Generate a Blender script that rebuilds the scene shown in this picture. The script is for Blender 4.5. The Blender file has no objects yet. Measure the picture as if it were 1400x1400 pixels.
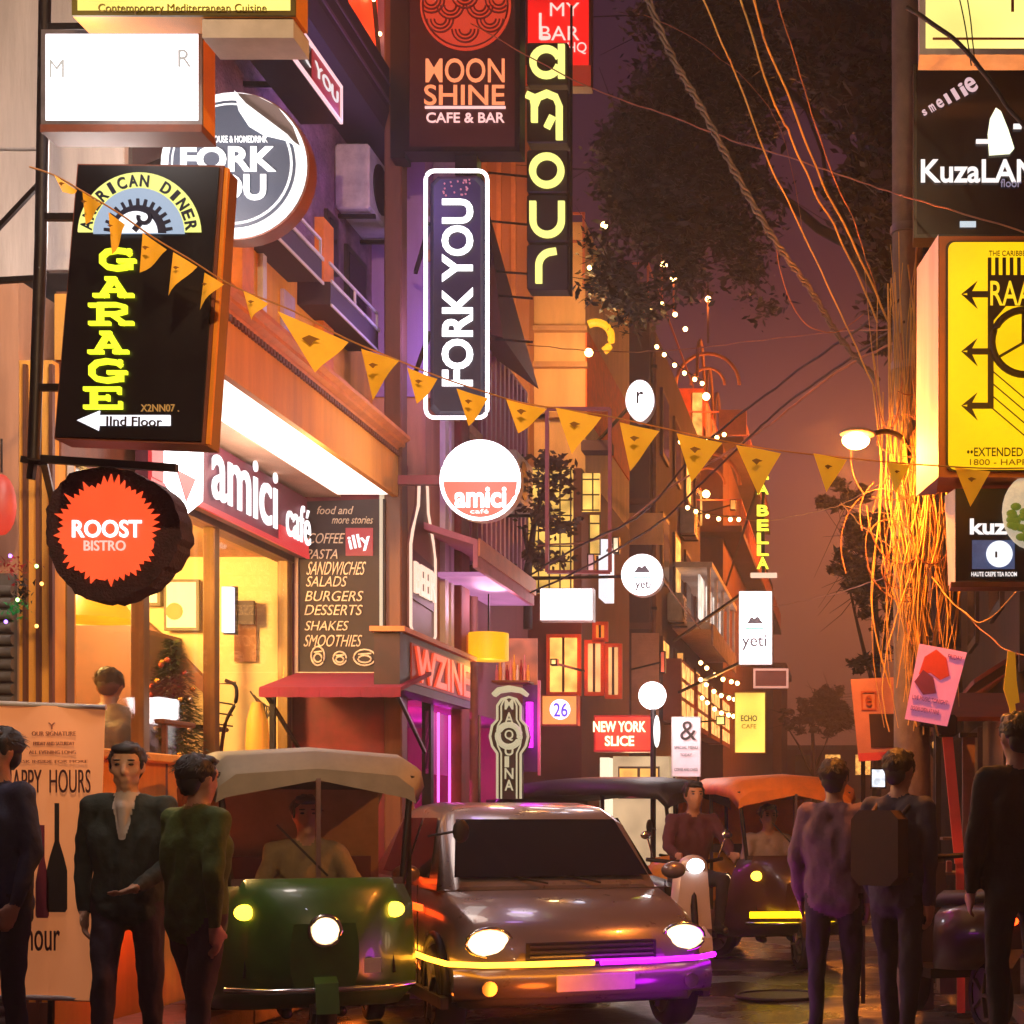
import bpy, bmesh, math, random
import numpy as np
from mathutils import Vector, Matrix
from mathutils.noise import noise as pnoise
rnd = random.Random(7)
D = bpy.data; scene = bpy.context.scene
COL = scene.collection
R = math.radians

# ---------------------------------------------------------------- camera, world, exposure
FOC, VX, HZ, CZ = 2200.0, 1165.0, 1120.0, 1.35      # photograph's focal length, vanishing point, eye height
cam = D.objects.new('camera', D.cameras.new('camera')); COL.objects.link(cam)
cam.location = (0, 0, CZ); cam.rotation_euler = (R(90), 0, 0)
cam.data.sensor_width = 36; cam.data.lens = 36 * FOC / 1400
cam.data.shift_x = (700 - VX) / 1400; cam.data.shift_y = (HZ - 700) / 1400
cam.data.clip_start = 0.1; cam.data.clip_end = 2000
scene.camera = cam
scene.view_settings.view_transform = 'Standard'; scene.view_settings.look = 'None'
scene.view_settings.exposure = 0.42; scene.view_settings.gamma = 1
scene.view_settings.use_curve_mapping = False
scene.cycles.use_denoising = True
scene.cycles.max_bounces = 6; scene.cycles.diffuse_bounces = 3; scene.cycles.glossy_bounces = 3
scene.cycles.transparent_max_bounces = 12; scene.cycles.volume_bounces = 0
scene.cycles.sample_clamp_indirect = 4.0
scene.cycles.caustics_reflective = False; scene.cycles.caustics_refractive = False

w = D.worlds.new('World'); scene.world = w; w.use_nodes = True
nt = w.node_tree; N = nt.nodes; L = nt.links; N.clear()
sky = N.new('ShaderNodeTexSky'); sky.sky_type = 'NISHITA'; sky.sun_disc = False
sky.sun_elevation = R(-4); sky.sun_rotation = R(200)
bg1 = N.new('ShaderNodeBackground'); bg1.inputs[1].default_value = 0.05; L.new(sky.outputs[0], bg1.inputs[0])
tc = N.new('ShaderNodeTexCoord'); sep = N.new('ShaderNodeSeparateXYZ'); L.new(tc.outputs['Generated'], sep.inputs[0])
rmp = N.new('ShaderNodeValToRGB'); L.new(sep.outputs[2], rmp.inputs[0])      # night city glow: amber at the roofs, plum above
cr = rmp.color_ramp
cr.elements[0].position = 0.0; cr.elements[0].color = (0.13, 0.036, 0.018, 1)
cr.elements[1].position = 1.0; cr.elements[1].color = (0.008, 0.004, 0.016, 1)
for p_, c_ in ((0.13, (0.20, 0.056, 0.030, 1)), (0.21, (0.13, 0.036, 0.042, 1)), (0.31, (0.032, 0.008, 0.022, 1)), (0.5, (0.014, 0.005, 0.018, 1))):
    e_ = cr.elements.new(p_); e_.color = c_
bg2 = N.new('ShaderNodeBackground'); bg2.inputs[1].default_value = 1.0; L.new(rmp.outputs[0], bg2.inputs[0])
ad = N.new('ShaderNodeAddShader'); L.new(bg1.outputs[0], ad.inputs[0]); L.new(bg2.outputs[0], ad.inputs[1])
wo = N.new('ShaderNodeOutputWorld'); L.new(ad.outputs[0], wo.inputs[0])
sun = D.objects.new('moon', D.lights.new('moon', 'SUN')); COL.objects.link(sun)
sun.data.energy = 0.03; sun.data.angle = R(1); sun.data.color = (0.8, 0.75, 1); sun.rotation_euler = (R(40), R(15), 0)

# ---------------------------------------------------------------- helpers
def PX(px, Y): return (px - VX) / FOC * Y           # world X of a photo column at distance Y
def PZ(py, Y): return CZ + (HZ - py) / FOC * Y      # world Z of a photo row at distance Y
def FY(px, X): return X * FOC / (px - VX)           # distance at which a side wall at X meets a photo column
def lin(c):
    return tuple((v / 255 / 12.92) if v / 255 <= 0.04045 else ((v / 255 + 0.055) / 1.055) ** 2.4 for v in c)
MATS = {}
def M(name, col, rough=0.7, metal=0.0, em=None, es=0.0, var=0.12, sc=6.0, bump=0.0, spec=0.5, coat=0.0, streak=False, wood=False):
    if name in MATS: return MATS[name]
    m = D.materials.new(name); m.use_nodes = True; t = m.node_tree; n = t.nodes; l = t.links
    b = n['Principled BSDF']
    base = lin(col) + (1,)
    b.inputs['Base Color'].default_value = base
    b.inputs['Roughness'].default_value = rough; b.inputs['Metallic'].default_value = metal
    b.inputs['Specular IOR Level'].default_value = spec; b.inputs['Coat Weight'].default_value = coat
    if var or bump:
        tc = n.new('ShaderNodeTexCoord'); mp = n.new('ShaderNodeMapping'); l.new(tc.outputs['Object'], mp.inputs[0])
        if streak: mp.inputs['Scale'].default_value = (1, 1, 0.12)
        if wood: mp.inputs['Scale'].default_value = (1, 0.15, 1)
        nz = n.new('ShaderNodeTexNoise'); nz.inputs['Scale'].default_value = sc; nz.inputs['Detail'].default_value = 8
        nz.inputs['Roughness'].default_value = 0.65; l.new(mp.outputs[0], nz.inputs[0])
        if var:
            mr = n.new('ShaderNodeMapRange'); mr.inputs[1].default_value = 0.3; mr.inputs[2].default_value = 0.7
            mr.inputs[3].default_value = max(0, 1 - var * 1.6); mr.inputs[4].default_value = 1 + var
            l.new(nz.outputs[0], mr.inputs[0])
            mx = n.new('ShaderNodeVectorMath'); mx.operation = 'SCALE'; mx.inputs[0].default_value = base[:3]
            l.new(mr.outputs[0], mx.inputs['Scale']); l.new(mx.outputs[0], b.inputs['Base Color'])
            mr2 = n.new('ShaderNodeMapRange'); rv = min(0.12, var * 0.6); mr2.inputs[3].default_value = max(0.02, rough - rv); mr2.inputs[4].default_value = min(1, rough + rv)
            l.new(nz.outputs[0], mr2.inputs[0]); l.new(mr2.outputs[0], b.inputs['Roughness'])
        if bump:
            bp = n.new('ShaderNodeBump'); bp.inputs['Strength'].default_value = bump; bp.inputs['Distance'].default_value = 0.02
            nf = n.new('ShaderNodeTexNoise'); nf.inputs['Scale'].default_value = sc * 6; nf.inputs['Detail'].default_value = 6
            l.new(mp.outputs[0], nf.inputs[0]); l.new(nf.outputs[0], bp.inputs['Height']); l.new(bp.outputs[0], b.inputs['Normal'])
    if em is not None:
        b.inputs['Emission Color'].default_value = lin(em) + (1,); b.inputs['Emission Strength'].default_value = es
    MATS[name] = m; return m
def E(name, col, es, var=0.0, sc=3.0, base=(40, 40, 40)):     # emission: lit sign faces, tubes, bulbs, also walls, columns and trim made to glow
    if name in MATS: return MATS[name]
    m = M(name, base, 0.5, em=col, es=es, var=0)
    if var:
        t = m.node_tree; n = t.nodes; b = n['Principled BSDF']
        tc = n.new('ShaderNodeTexCoord'); nz = n.new('ShaderNodeTexNoise'); nz.inputs['Scale'].default_value = sc; nz.inputs['Detail'].default_value = 1
        t.links.new(tc.outputs['Object'], nz.inputs[0])
        mr = n.new('ShaderNodeMapRange'); mr.inputs[1].default_value = 0.3; mr.inputs[2].default_value = 0.7
        mr.inputs[3].default_value = es * (1 - var); mr.inputs[4].default_value = es * (1 + var)
        t.links.new(nz.outputs[0], mr.inputs[0]); t.links.new(mr.outputs[0], b.inputs['Emission Strength'])
    return m
def glass(name, tint=(0.95, 0.95, 0.95), refl=0.10):
    if name in MATS: return MATS[name]
    m = D.materials.new(name); m.use_nodes = True; t = m.node_tree; n = t.nodes; n.clear()
    tr = n.new('ShaderNodeBsdfTransparent'); tr.inputs[0].default_value = tint + (1,)
    gl = n.new('ShaderNodeBsdfGlossy'); gl.inputs['Roughness'].default_value = 0.03
    lw = n.new('ShaderNodeLayerWeight'); lw.inputs[0].default_value = 0.5
    pw = n.new('ShaderNodeMath'); pw.operation = 'POWER'; pw.inputs[1].default_value = 5.0; t.links.new(lw.outputs['Facing'], pw.inputs[0])
    ma = n.new('ShaderNodeMath'); ma.operation = 'MULTIPLY_ADD'; ma.inputs[1].default_value = 0.6; ma.inputs[2].default_value = 0.03; t.links.new(pw.outputs[0], ma.inputs[0])
    mx = n.new('ShaderNodeMixShader'); t.links.new(ma.outputs[0], mx.inputs[0]); t.links.new(tr.outputs[0], mx.inputs[1]); t.links.new(gl.outputs[0], mx.inputs[2])
    o = n.new('ShaderNodeOutputMaterial'); t.links.new(mx.outputs[0], o.inputs[0])
    MATS[name] = m; return m

def root_loc(o):
    while o.parent: o = o.parent
    return o.location.copy()
def tag(o, label=None, cat=None, group=None, kind=None):
    if label: o['label'] = label
    if cat: o['category'] = cat
    if group: o['group'] = group
    if kind: o['kind'] = kind
    return o
def thing(name, label, cat, loc=(0, 0, 0), group=None):
    o = D.objects.new(name, None); COL.objects.link(o); o.location = loc; o.empty_display_size = 0.1
    return tag(o, label, cat, group)

class MB:
    def __init__(s): s.v = []; s.f = []; s.mi = []; s.sm = []
    def add(s, vs, fs, m=0, smooth=False):
        k = len(s.v); s.v += [tuple(p) for p in vs]
        for f in fs: s.f.append(tuple(i + k for i in f)); s.mi.append(m); s.sm.append(smooth)
        return s
    def box(s, x0, y0, z0, x1, y1, z1, m=0):
        if x0 > x1: x0, x1 = x1, x0
        if y0 > y1: y0, y1 = y1, y0
        if z0 > z1: z0, z1 = z1, z0
        return s.add([(x0,y0,z0),(x1,y0,z0),(x1,y1,z0),(x0,y1,z0),(x0,y0,z1),(x1,y0,z1),(x1,y1,z1),(x0,y1,z1)],
                     [(0,3,2,1),(4,5,6,7),(0,1,5,4),(1,2,6,5),(2,3,7,6),(3,0,4,7)], m)
    def rbox(s, x0, y0, z0, x1, y1, z1, r=0.02, m=0):     # chamfered along the depth direction and at the front
        pts = [(x0+r,z0),(x1-r,z0),(x1,z0+r),(x1,z1-r),(x1-r,z1),(x0+r,z1),(x0,z1-r),(x0,z0+r)]
        cx, cz = (x0+x1)/2, (z0+z1)/2
        def ring(y, k): return [(cx+(p[0]-cx)*(1-k/abs(x1-x0)*2), y, cz+(p[1]-cz)*(1-k/abs(z1-z0)*2)) for p in pts]
        rs = [ring(y0, r*0.6), ring(y0+r*0.6, 0), ring(y1, 0)]
        vs = sum(rs, []); fs = []
        for a in range(2):
            for i in range(8): fs.append((a*8+i, a*8+(i+1)%8, a*8+8+(i+1)%8, a*8+8+i))
        fs.append(tuple(reversed(range(8)))); fs.append(tuple(range(16, 24)))
        return s.add(vs, fs, m)
    def bar(s, p, q, wd, h=None, m=0):
        p = Vector(p); q = Vector(q); h = h or wd; d = (q - p).normalized()
        up = Vector((0, 0, 1)) if abs(d.z) < 0.95 else Vector((0, 1, 0))
        a = d.cross(up).normalized() * wd / 2; b = a.cross(d).normalized() * h / 2
        vs = [c + i * a + j * b for c in (p, q) for i, j in ((-1,-1),(1,-1),(1,1),(-1,1))]
        return s.add(vs, [(0,3,2,1),(4,5,6,7),(0,1,5,4),(1,2,6,5),(2,3,7,6),(3,0,4,7)], m)
    def prism(s, pts, plane, d0, d1, m=0, smooth=False):
        f = {'XZ': lambda p, d: (p[0], d, p[1]), 'YZ': lambda p, d: (d, p[0], p[1]), 'XY': lambda p, d: (p[0], p[1], d)}[plane]
        n = len(pts)
        s.add([f(p, d0) for p in pts] + [f(p, d1) for p in pts], [tuple(range(n)), tuple(reversed(range(n, 2*n)))], m)
        return s.add([f(p, d0) for p in pts] + [f(p, d1) for p in pts], [(i, (i+1) % n, n+(i+1) % n, n+i) for i in range(n)], m, smooth)
    def tube(s, pts, r, n=6, m=0, cap=True):
        pts = [Vector(p) for p in pts]; rs = r if isinstance(r, (list, tuple)) else [r]*len(pts)
        vs = []; up = Vector((0.13, 0.2, 1)).normalized()
        for i, p in enumerate(pts):
            d = (pts[min(i+1, len(pts)-1)] - pts[max(i-1, 0)]).normalized()
            u = up if abs(d.dot(up)) < 0.95 else Vector((1, 0, 0.1)).normalized()
            a = d.cross(u).normalized(); b = d.cross(a).normalized()
            for k in range(n):
                t = 2*math.pi*k/n; vs.append(p + (a*math.cos(t) + b*math.sin(t))*rs[i])
        fs = [(i*n+k, i*n+(k+1) % n, (i+1)*n+(k+1) % n, (i+1)*n+k) for i in range(len(pts)-1) for k in range(n)]
        s.add(vs, fs, m, True)
        if cap: s.add(vs[:n], [tuple(range(n))], m); s.add(vs[-n:], [tuple(range(n))], m)
        return s
    def cyl(s, p, q, r, r2=None, n=12, m=0): return s.tube([p, q], [r, r if r2 is None else r2], n, m)
    def ell(s, c, r, m=0, nu=12, nv=8, rot=None):
        if not isinstance(r, (tuple, list)): r = (r, r, r)
        vs = []; fs = []
        for j in range(nv+1):
            ph = math.pi*j/nv
            for i in range(nu):
                th = 2*math.pi*i/nu
                v = Vector((r[0]*math.sin(ph)*math.cos(th), r[1]*math.sin(ph)*math.sin(th), r[2]*math.cos(ph)))
                if rot: v = rot @ v
                vs.append(v + Vector(c))
        for j in range(nv):
            for i in range(nu): fs.append((j*nu+i, (j+1)*nu+i, (j+1)*nu+(i+1) % nu, j*nu+(i+1) % nu))
        return s.add(vs, fs, m, True)
    def ring(s, c, R0, r, m=0, n=32, k=6, axis='Y', arc=(0, 360)):      # torus tube around an axis
        pts = []
        full = arc[1]-arc[0] >= 360
        for i in range(n + 1):
            t = R(arc[0] + (arc[1]-arc[0])*i/n)
            a, b = R0[0]*math.cos(t) if isinstance(R0, tuple) else R0*math.cos(t), R0[1]*math.sin(t) if isinstance(R0, tuple) else R0*math.sin(t)
            pts.append((c[0]+a, c[1], c[2]+b) if axis == 'Y' else (c[0], c[1]+a, c[2]+b) if axis == 'X' else (c[0]+a, c[1]+b, c[2]))
        return s.tube(pts, r, k, m, cap=not full)
    def build(s, name, mats, parent=None, label=None, weld=False, bev=0.0):
        me = D.meshes.new(name); off = root_loc(parent) if parent is not None else Vector((0, 0, 0))
        me.from_pydata([(v[0]-off.x, v[1]-off.y, v[2]-off.z) for v in s.v], [], s.f)
        if not isinstance(mats, (list, tuple)): mats = [mats]
        for m in mats: me.materials.append(m)
        me.polygons.foreach_set('material_index', s.mi); me.polygons.foreach_set('use_smooth', s.sm)
        bm = bmesh.new(); bm.from_mesh(me)
        if weld: bmesh.ops.remove_doubles(bm, verts=bm.verts, dist=1e-5)
        bmesh.ops.recalc_face_normals(bm, faces=bm.faces)
        if bev:
            bmesh.ops.remove_doubles(bm, verts=bm.verts, dist=1e-5)
            bmesh.ops.bevel(bm, geom=[e for e in bm.edges if len(e.link_faces) == 2 and e.calc_face_angle(0) > 0.7], offset=bev, segments=2, affect='EDGES', clamp_overlap=True)
        bm.to_mesh(me); bm.free()
        o = D.objects.new(name, me); COL.objects.link(o)
        if parent is not None: o.parent = parent
        if label: o['label'] = label
        return o

def text_pts(s, bold=0.0, ext=0.02, spacing=1.0):
    cu = D.curves.new('t', 'FONT'); cu.body = s; cu.extrude = ext; cu.offset = bold * 0.5; cu.resolution_u = 4; cu.space_character = spacing
    cu.align_x = 'CENTER'
    o = D.objects.new('t', cu); me = o.to_mesh()
    vs = np.empty(len(me.vertices)*3); me.vertices.foreach_get('co', vs); vs = vs.reshape(-1, 3)
    fs = [tuple(p.vertices) for p in me.polygons]
    o.to_mesh_clear(); D.objects.remove(o); D.curves.remove(cu)
    return vs, fs
def txt(parent, s, mat, rect, Y, name='lettering', bold=0.03, depth=0.006, rot=0, px=True, spacing=1.0, shear=0.0, keep=False, build=True, mb=None, m=0):
    """lettering that faces the street end (towards -Y) filling the photo rectangle (x0,y0,x1,y1) at distance Y; rot turns it in its plane"""
    vs, fs = text_pts(s, bold, spacing=spacing)
    lo, hi = vs.min(0), vs.max(0); c = (lo+hi)/2; sz = np.maximum(hi-lo, 1e-6)
    if px: x0, x1, z1, z0 = PX(rect[0], Y), PX(rect[2], Y), PZ(rect[1], Y), PZ(rect[3], Y)
    else: x0, z0, x1, z1 = rect
    W_, H_ = x1-x0, z1-z0
    if rot in (90, -90): W_, H_ = H_, W_
    q = (vs-c)/sz; u = q[:, 0]*W_; v = q[:, 1]*H_; u = u + shear*v; d = q[:, 2]*depth
    a = R(rot); uu = u*math.cos(a)-v*math.sin(a); vv = u*math.sin(a)+v*math.cos(a)
    P = [((x0+x1)/2+float(i), Y-float(k)-depth/2, (z0+z1)/2+float(j)) for i, j, k in zip(uu, vv, d)]
    if mb is not None: mb.add(P, fs, m); return mb
    return MB().add(P, fs).build(name, mat, parent)
def txt_side(parent, s, mat, X, y0, z0, y1, z1, name='lettering', bold=0.03, depth=0.02, shear=0):
    vs, fs = text_pts(s, bold)
    lo, hi = vs.min(0), vs.max(0); c = (lo+hi)/2; sz = np.maximum(hi-lo, 1e-6); q = (vs-c)/sz
    P = [(X+depth/2+float(k)*depth, (y0+y1)/2+float(i)*(y1-y0)+shear*float(j), (z0+z1)/2+float(j)*(z1-z0)) for i, j, k in q]
    return MB().add(P, fs).build(name, mat, parent)
def ribbon(mb, pts, wd, Y, t=0.02, m=0, closed=False):     # flat stroke of a letter in the XZ plane
    pts = [Vector(p) for p in pts]; n = len(pts); Lp = []; Rp = []
    for i in range(n):
        a = pts[i-1] if (i or closed) else pts[0]; b = pts[(i+1) % n] if (i < n-1 or closed) else pts[-1]
        d1 = (pts[i]-a); d2 = (b-pts[i])
        d1 = d1.normalized() if d1.length > 1e-9 else d2.normalized(); d2 = d2.normalized() if d2.length > 1e-9 else d1
        tn = (d1+d2).normalized() if (d1+d2).length > 1e-6 else d1; nm = Vector((-tn.y, tn.x)); k = 1/max(0.5, nm.dot(Vector((-d1.y, d1.x))))
        Lp.append(pts[i]+nm*wd/2*k); Rp.append(pts[i]-nm*wd/2*k)
    vs = [(p.x, Y, p.y) for p in Lp+Rp]+[(p.x, Y+t, p.y) for p in Lp+Rp]; fs = []; rg = n if closed else n-1
    for i in range(rg):
        j = (i+1) % n
        fs += [(i, j, n+j, n+i), (2*n+i, 3*n+i, 3*n+j, 2*n+j), (i, 2*n+i, 2*n+j, j), (n+i, n+j, 3*n+j, 3*n+i)]
    if not closed: fs += [(0, n, 3*n, 2*n), (n-1, 3*n-1, 4*n-1, 2*n-1)]
    mb.add(vs, fs, m); return mb
def arc(cx, cz, r, a0, a1, n=16, rz=None):
    rz = rz or r
    return [(cx+r*math.cos(R(a0+(a1-a0)*i/n)), cz+rz*math.sin(R(a0+(a1-a0)*i/n))) for i in range(n+1)]
def signbox(name, label, cat, rect, Y, depth, case, face, rim=0.02, group=None, framemat=None):
    x0, x1, z1, z0 = PX(rect[0], Y), PX(rect[2], Y), PZ(rect[1], Y), PZ(rect[3], Y)
    t = thing(name, label, cat, ((x0+x1)/2, Y+depth/2, z0), group)
    MB().box(x0, Y, z0, x1, Y+depth, z1).build('case', case, t)
    MB().box(x0+rim, Y-0.004, z0+rim, x1-rim, Y+0.01, z1-rim).build('sign_face', face, t)
    fr = MB(); w_ = rim
    fr.box(x0, Y-0.012, z0, x1, Y+0.0, z0+w_).box(x0, Y-0.012, z1-w_, x1, Y+0.0, z1)
    fr.box(x0, Y-0.012, z0+w_, x0+w_, Y+0.0, z1-w_).box(x1-w_, Y-0.012, z0+w_, x1, Y+0.0, z1-w_)
    fr.build('frame', framemat or case, t)
    return t, x0, x1, z0, z1
def px3(px, py, Y): return (PX(px, Y), Y, PZ(py, Y))
def lamp(name, loc, energy, col, size=0.1, parent=None, kind='POINT', spot=None, rot=None):
    l = D.lights.new(name, kind); l.energy = energy; l.color = lin(col)
    if kind == 'POINT': l.shadow_soft_size = size
    elif kind == 'AREA': l.size = size
    elif kind == 'SPOT': l.shadow_soft_size = size; l.spot_size = R(spot or 90); l.spot_blend = 0.6
    o = D.objects.new(name, l); COL.objects.link(o); o.location = loc
    if rot: o.rotation_euler = rot
    if parent is not None: o.parent = parent; o.location = Vector(loc)-root_loc(parent)
    return o
# ---------------------------------------------------------------- materials
stone = M('pale_stone', (188, 176, 170), 0.85, var=0.25, sc=3, bump=0.3, streak=True)
orange_st = M('ochre_stucco', (226, 158, 62), 0.8, var=0.18, sc=3, bump=0.15, streak=True)
purple_pl = M('rough_plaster', (112, 84, 98), 0.95, var=0.35, sc=7, bump=0.9)
brown_pt = M('brown_paint', (112, 66, 44), 0.6, var=0.25, sc=6, bump=0.1, streak=True)
tan_st = M('tan_stucco', (180, 130, 100), 0.85, var=0.22, sc=4, bump=0.2, streak=True)
beige_st = M('beige_stucco', (212, 172, 120), 0.85, var=0.2, sc=2, bump=0.2, streak=True)
mauve_st = M('mauve_concrete', (92, 66, 74), 0.9, var=0.25, sc=1.3, bump=0.25, streak=True)
red_wall = M('dark_red_paint', (120, 40, 34), 0.75, var=0.3, sc=4, bump=0.15)
dark_metal = M('dark_metal', (34, 26, 26), 0.5, 0.6, var=0.2)
black_pl = M('black_panel', (8, 6, 10), 0.35, var=0.2, sc=5)
white_metal = M('white_metal', (205, 198, 196), 0.45, var=0.1)
grey_metal = M('grey_metal', (120, 112, 112), 0.4, 0.5, var=0.2)
wood = M('wood', (120, 72, 36), 0.6, var=0.3, sc=8, bump=0.15, wood=True)
dark_wood = M('dark_wood', (52, 32, 22), 0.6, var=0.3, sc=8, bump=0.1)
cream = M('cream_paint', (226, 200, 140), 0.8, var=0.08, sc=2)
mullion_m = M('bronze_frame', (120, 92, 50), 0.4, 0.3, var=0.15)
clear = glass('window_glass')
dark_win = M('dark_window', (18, 14, 20), 0.12, var=0.2, sc=2)
white_lit = E('lit_white', (255, 250, 246), 1.7)
white_hot = E('lit_white_bright', (255, 246, 250), 3.6)
amber_win = E('lit_amber_window', (255, 176, 84), 1.1, 0.5, 5)
yellow_win = E('lit_yellow_window', (255, 206, 96), 1.0, 0.45, 6)
bulb_m = E('warm_bulb', (255, 200, 120), 14)
concrete = M('concrete', (110, 100, 94), 0.9, var=0.25, sc=4, bump=0.3)

# ---------------------------------------------------------------- ground
def ground():
    g = MB(); nx, ny = 40, 90; xs = [-9 + 18*i/nx for i in range(nx+1)]; ys = [2 + 78*(j/ny)**1.4 for j in range(ny+1)]
    vs = [(x, y, 0.012*pnoise(Vector((x*0.7, y*0.5, 0))) + 0.004*pnoise(Vector((x*4, y*4, 3))) - 0.004) for y in ys for x in xs]
    fs = [(j*(nx+1)+i, j*(nx+1)+i+1, (j+1)*(nx+1)+i+1, (j+1)*(nx+1)+i) for j in range(ny) for i in range(nx)]
    m = M('wet_asphalt', (58, 50, 46), 0.36, var=0.45, sc=2.5, bump=0.7, spec=0.6)
    nn = m.node_tree.nodes; b_ = nn['Principled BSDF']; nz = nn.new('ShaderNodeTexNoise'); nz.inputs['Scale'].default_value = 0.9; nz.inputs['Detail'].default_value = 5
    tc_ = nn.new('ShaderNodeTexCoord'); m.node_tree.links.new(tc_.outputs['Object'], nz.inputs[0])
    rr_ = nn.new('ShaderNodeMapRange'); rr_.inputs[1].default_value = .42; rr_.inputs[2].default_value = .58; rr_.inputs[3].default_value = .12; rr_.inputs[4].default_value = .55
    m.node_tree.links.new(nz.outputs[0], rr_.inputs[0]); m.node_tree.links.new(rr_.outputs[0], b_.inputs['Roughness'])   # damp patches
    o = g.add(vs, fs, 0, True).build('road', m); tag(o, kind='structure')
    o = MB().box(-150, -60, -0.3, 150, 300, -0.03).build('ground', M('earth', (70, 58, 48), 0.95, var=0.2)); tag(o, kind='structure')
    pv = M('paving_slab', (128, 112, 100), 0.7, var=0.3, sc=5, bump=0.25)
    jt = M('joint_grout', (60, 50, 45), 0.95)
    p = MB().box(-9, 2, 0, -4.06, 13.0, 0.1).box(-9, 13.002, 0, -3.36, 30, 0.1).build('pavement', jt); tag(p, kind='structure')
    k = 0
    me = None
    y = 9.5
    while y < 18:
        x = -4.55 if y < 13 else -3.83
        while x < (-4.5 if y < 13 else -3.75):
            s = MB().box(0.006, 0.006, 0, 0.434, 0.594, 0.02) if me is None else None
            if me is None: o = s.build('paving_slab', pv); me = o.data
            else: o = D.objects.new('paving_slab', me); COL.objects.link(o)
            o.parent = p; o.location = (x, y, 0.1 + rnd.uniform(-0.003, 0.003)); x += 0.44
        y += 0.6
    kerb = MB()
    c = M('kerb_stone', (140, 128, 118), 0.8, var=0.3, sc=5, bump=0.3)
    kp = None; me = None; y = 6.0
    kb = MB().box(-4.05, 2, 0, -3.95, 12.95, 0.05).build('kerb', jt); tag(kb, kind='structure')
    while y < 30:
        if me is None: o = MB().rbox(-.08, 0, 0.0, .08, 0.88, 0.14, 0.015).build('kerb_stone', c); me = o.data
        else: o = D.objects.new('kerb_stone', me); COL.objects.link(o)
        o.parent = kb; o.location = (-3.98 if y < 12.5 else -3.28, y, 0); y += 0.9
    o = MB().box(1.1, 7, 0, 9, 60, 0.11).build('pavement', pv); tag(o, kind='structure')
ground()

# ---------------------------------------------------------------- stone house at the far left
def stone_house():
    t = thing('stone_house', 'tall pale stone house whose big wall slabs show behind the white sign', 'house', (-6.4, 9.6, 0))
    MB().box(-9, 9.3, 4.5, -4.16, 9.9, 13).build('wall', M('slab_joint', (70, 62, 60), 0.9), t)
    # separate wall slabs, joints recessed
    k = 0; x = PX(60, 9.25)
    cols = [(-9, -7.4), (-7.38, -6.1), (-6.08, PX(-60, 9.25)), (PX(-58, 9.25), PX(58, 9.25)), (PX(60, 9.25), -4.17)]
    for i, (a, b) in enumerate(cols):
        z = 4.5 - 0.35*(i % 2)
        while z < 12.6:
            h = 1.05 if i % 2 else 0.82
            z0, z1 = max(z, 4.46), min(z+h, 13)
            if z1-z0 > 0.1: MB().rbox(a, 9.25-rnd.uniform(0, 0.008), z0+0.006, b-0.012, 9.32, z1-0.006, 0.01).build('stone_slab', stone, t)
            z += h
    MB().box(-9, 9.22, 0, PX(30, 9.25)-0.004, 9.9, 4.44).build('lower_wall', tan_st, t)
    # roller shutter
    sh = MB().box(-6.4, 9.16, 0, PX(24, 9.2), 9.2, 2.75).build('shutter', M('shutter_grey', (120, 116, 112), 0.45, 0.4, var=0.15), t)
    me = None
    for k in range(38):
        if me is None: s = MB().cyl((-6.4, 9.15, 0), (PX(24, 9.2), 9.15, 0), 0.03, n=8).build('shutter_slat', M('shutter_grey', (0, 0, 0)), sh); me = s.data; off = s
        else: s = D.objects.new('shutter_slat', me); COL.objects.link(s); s.parent = sh
        s.location = (0, 0, 0.06+k*0.07)
stone_house()

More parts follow.
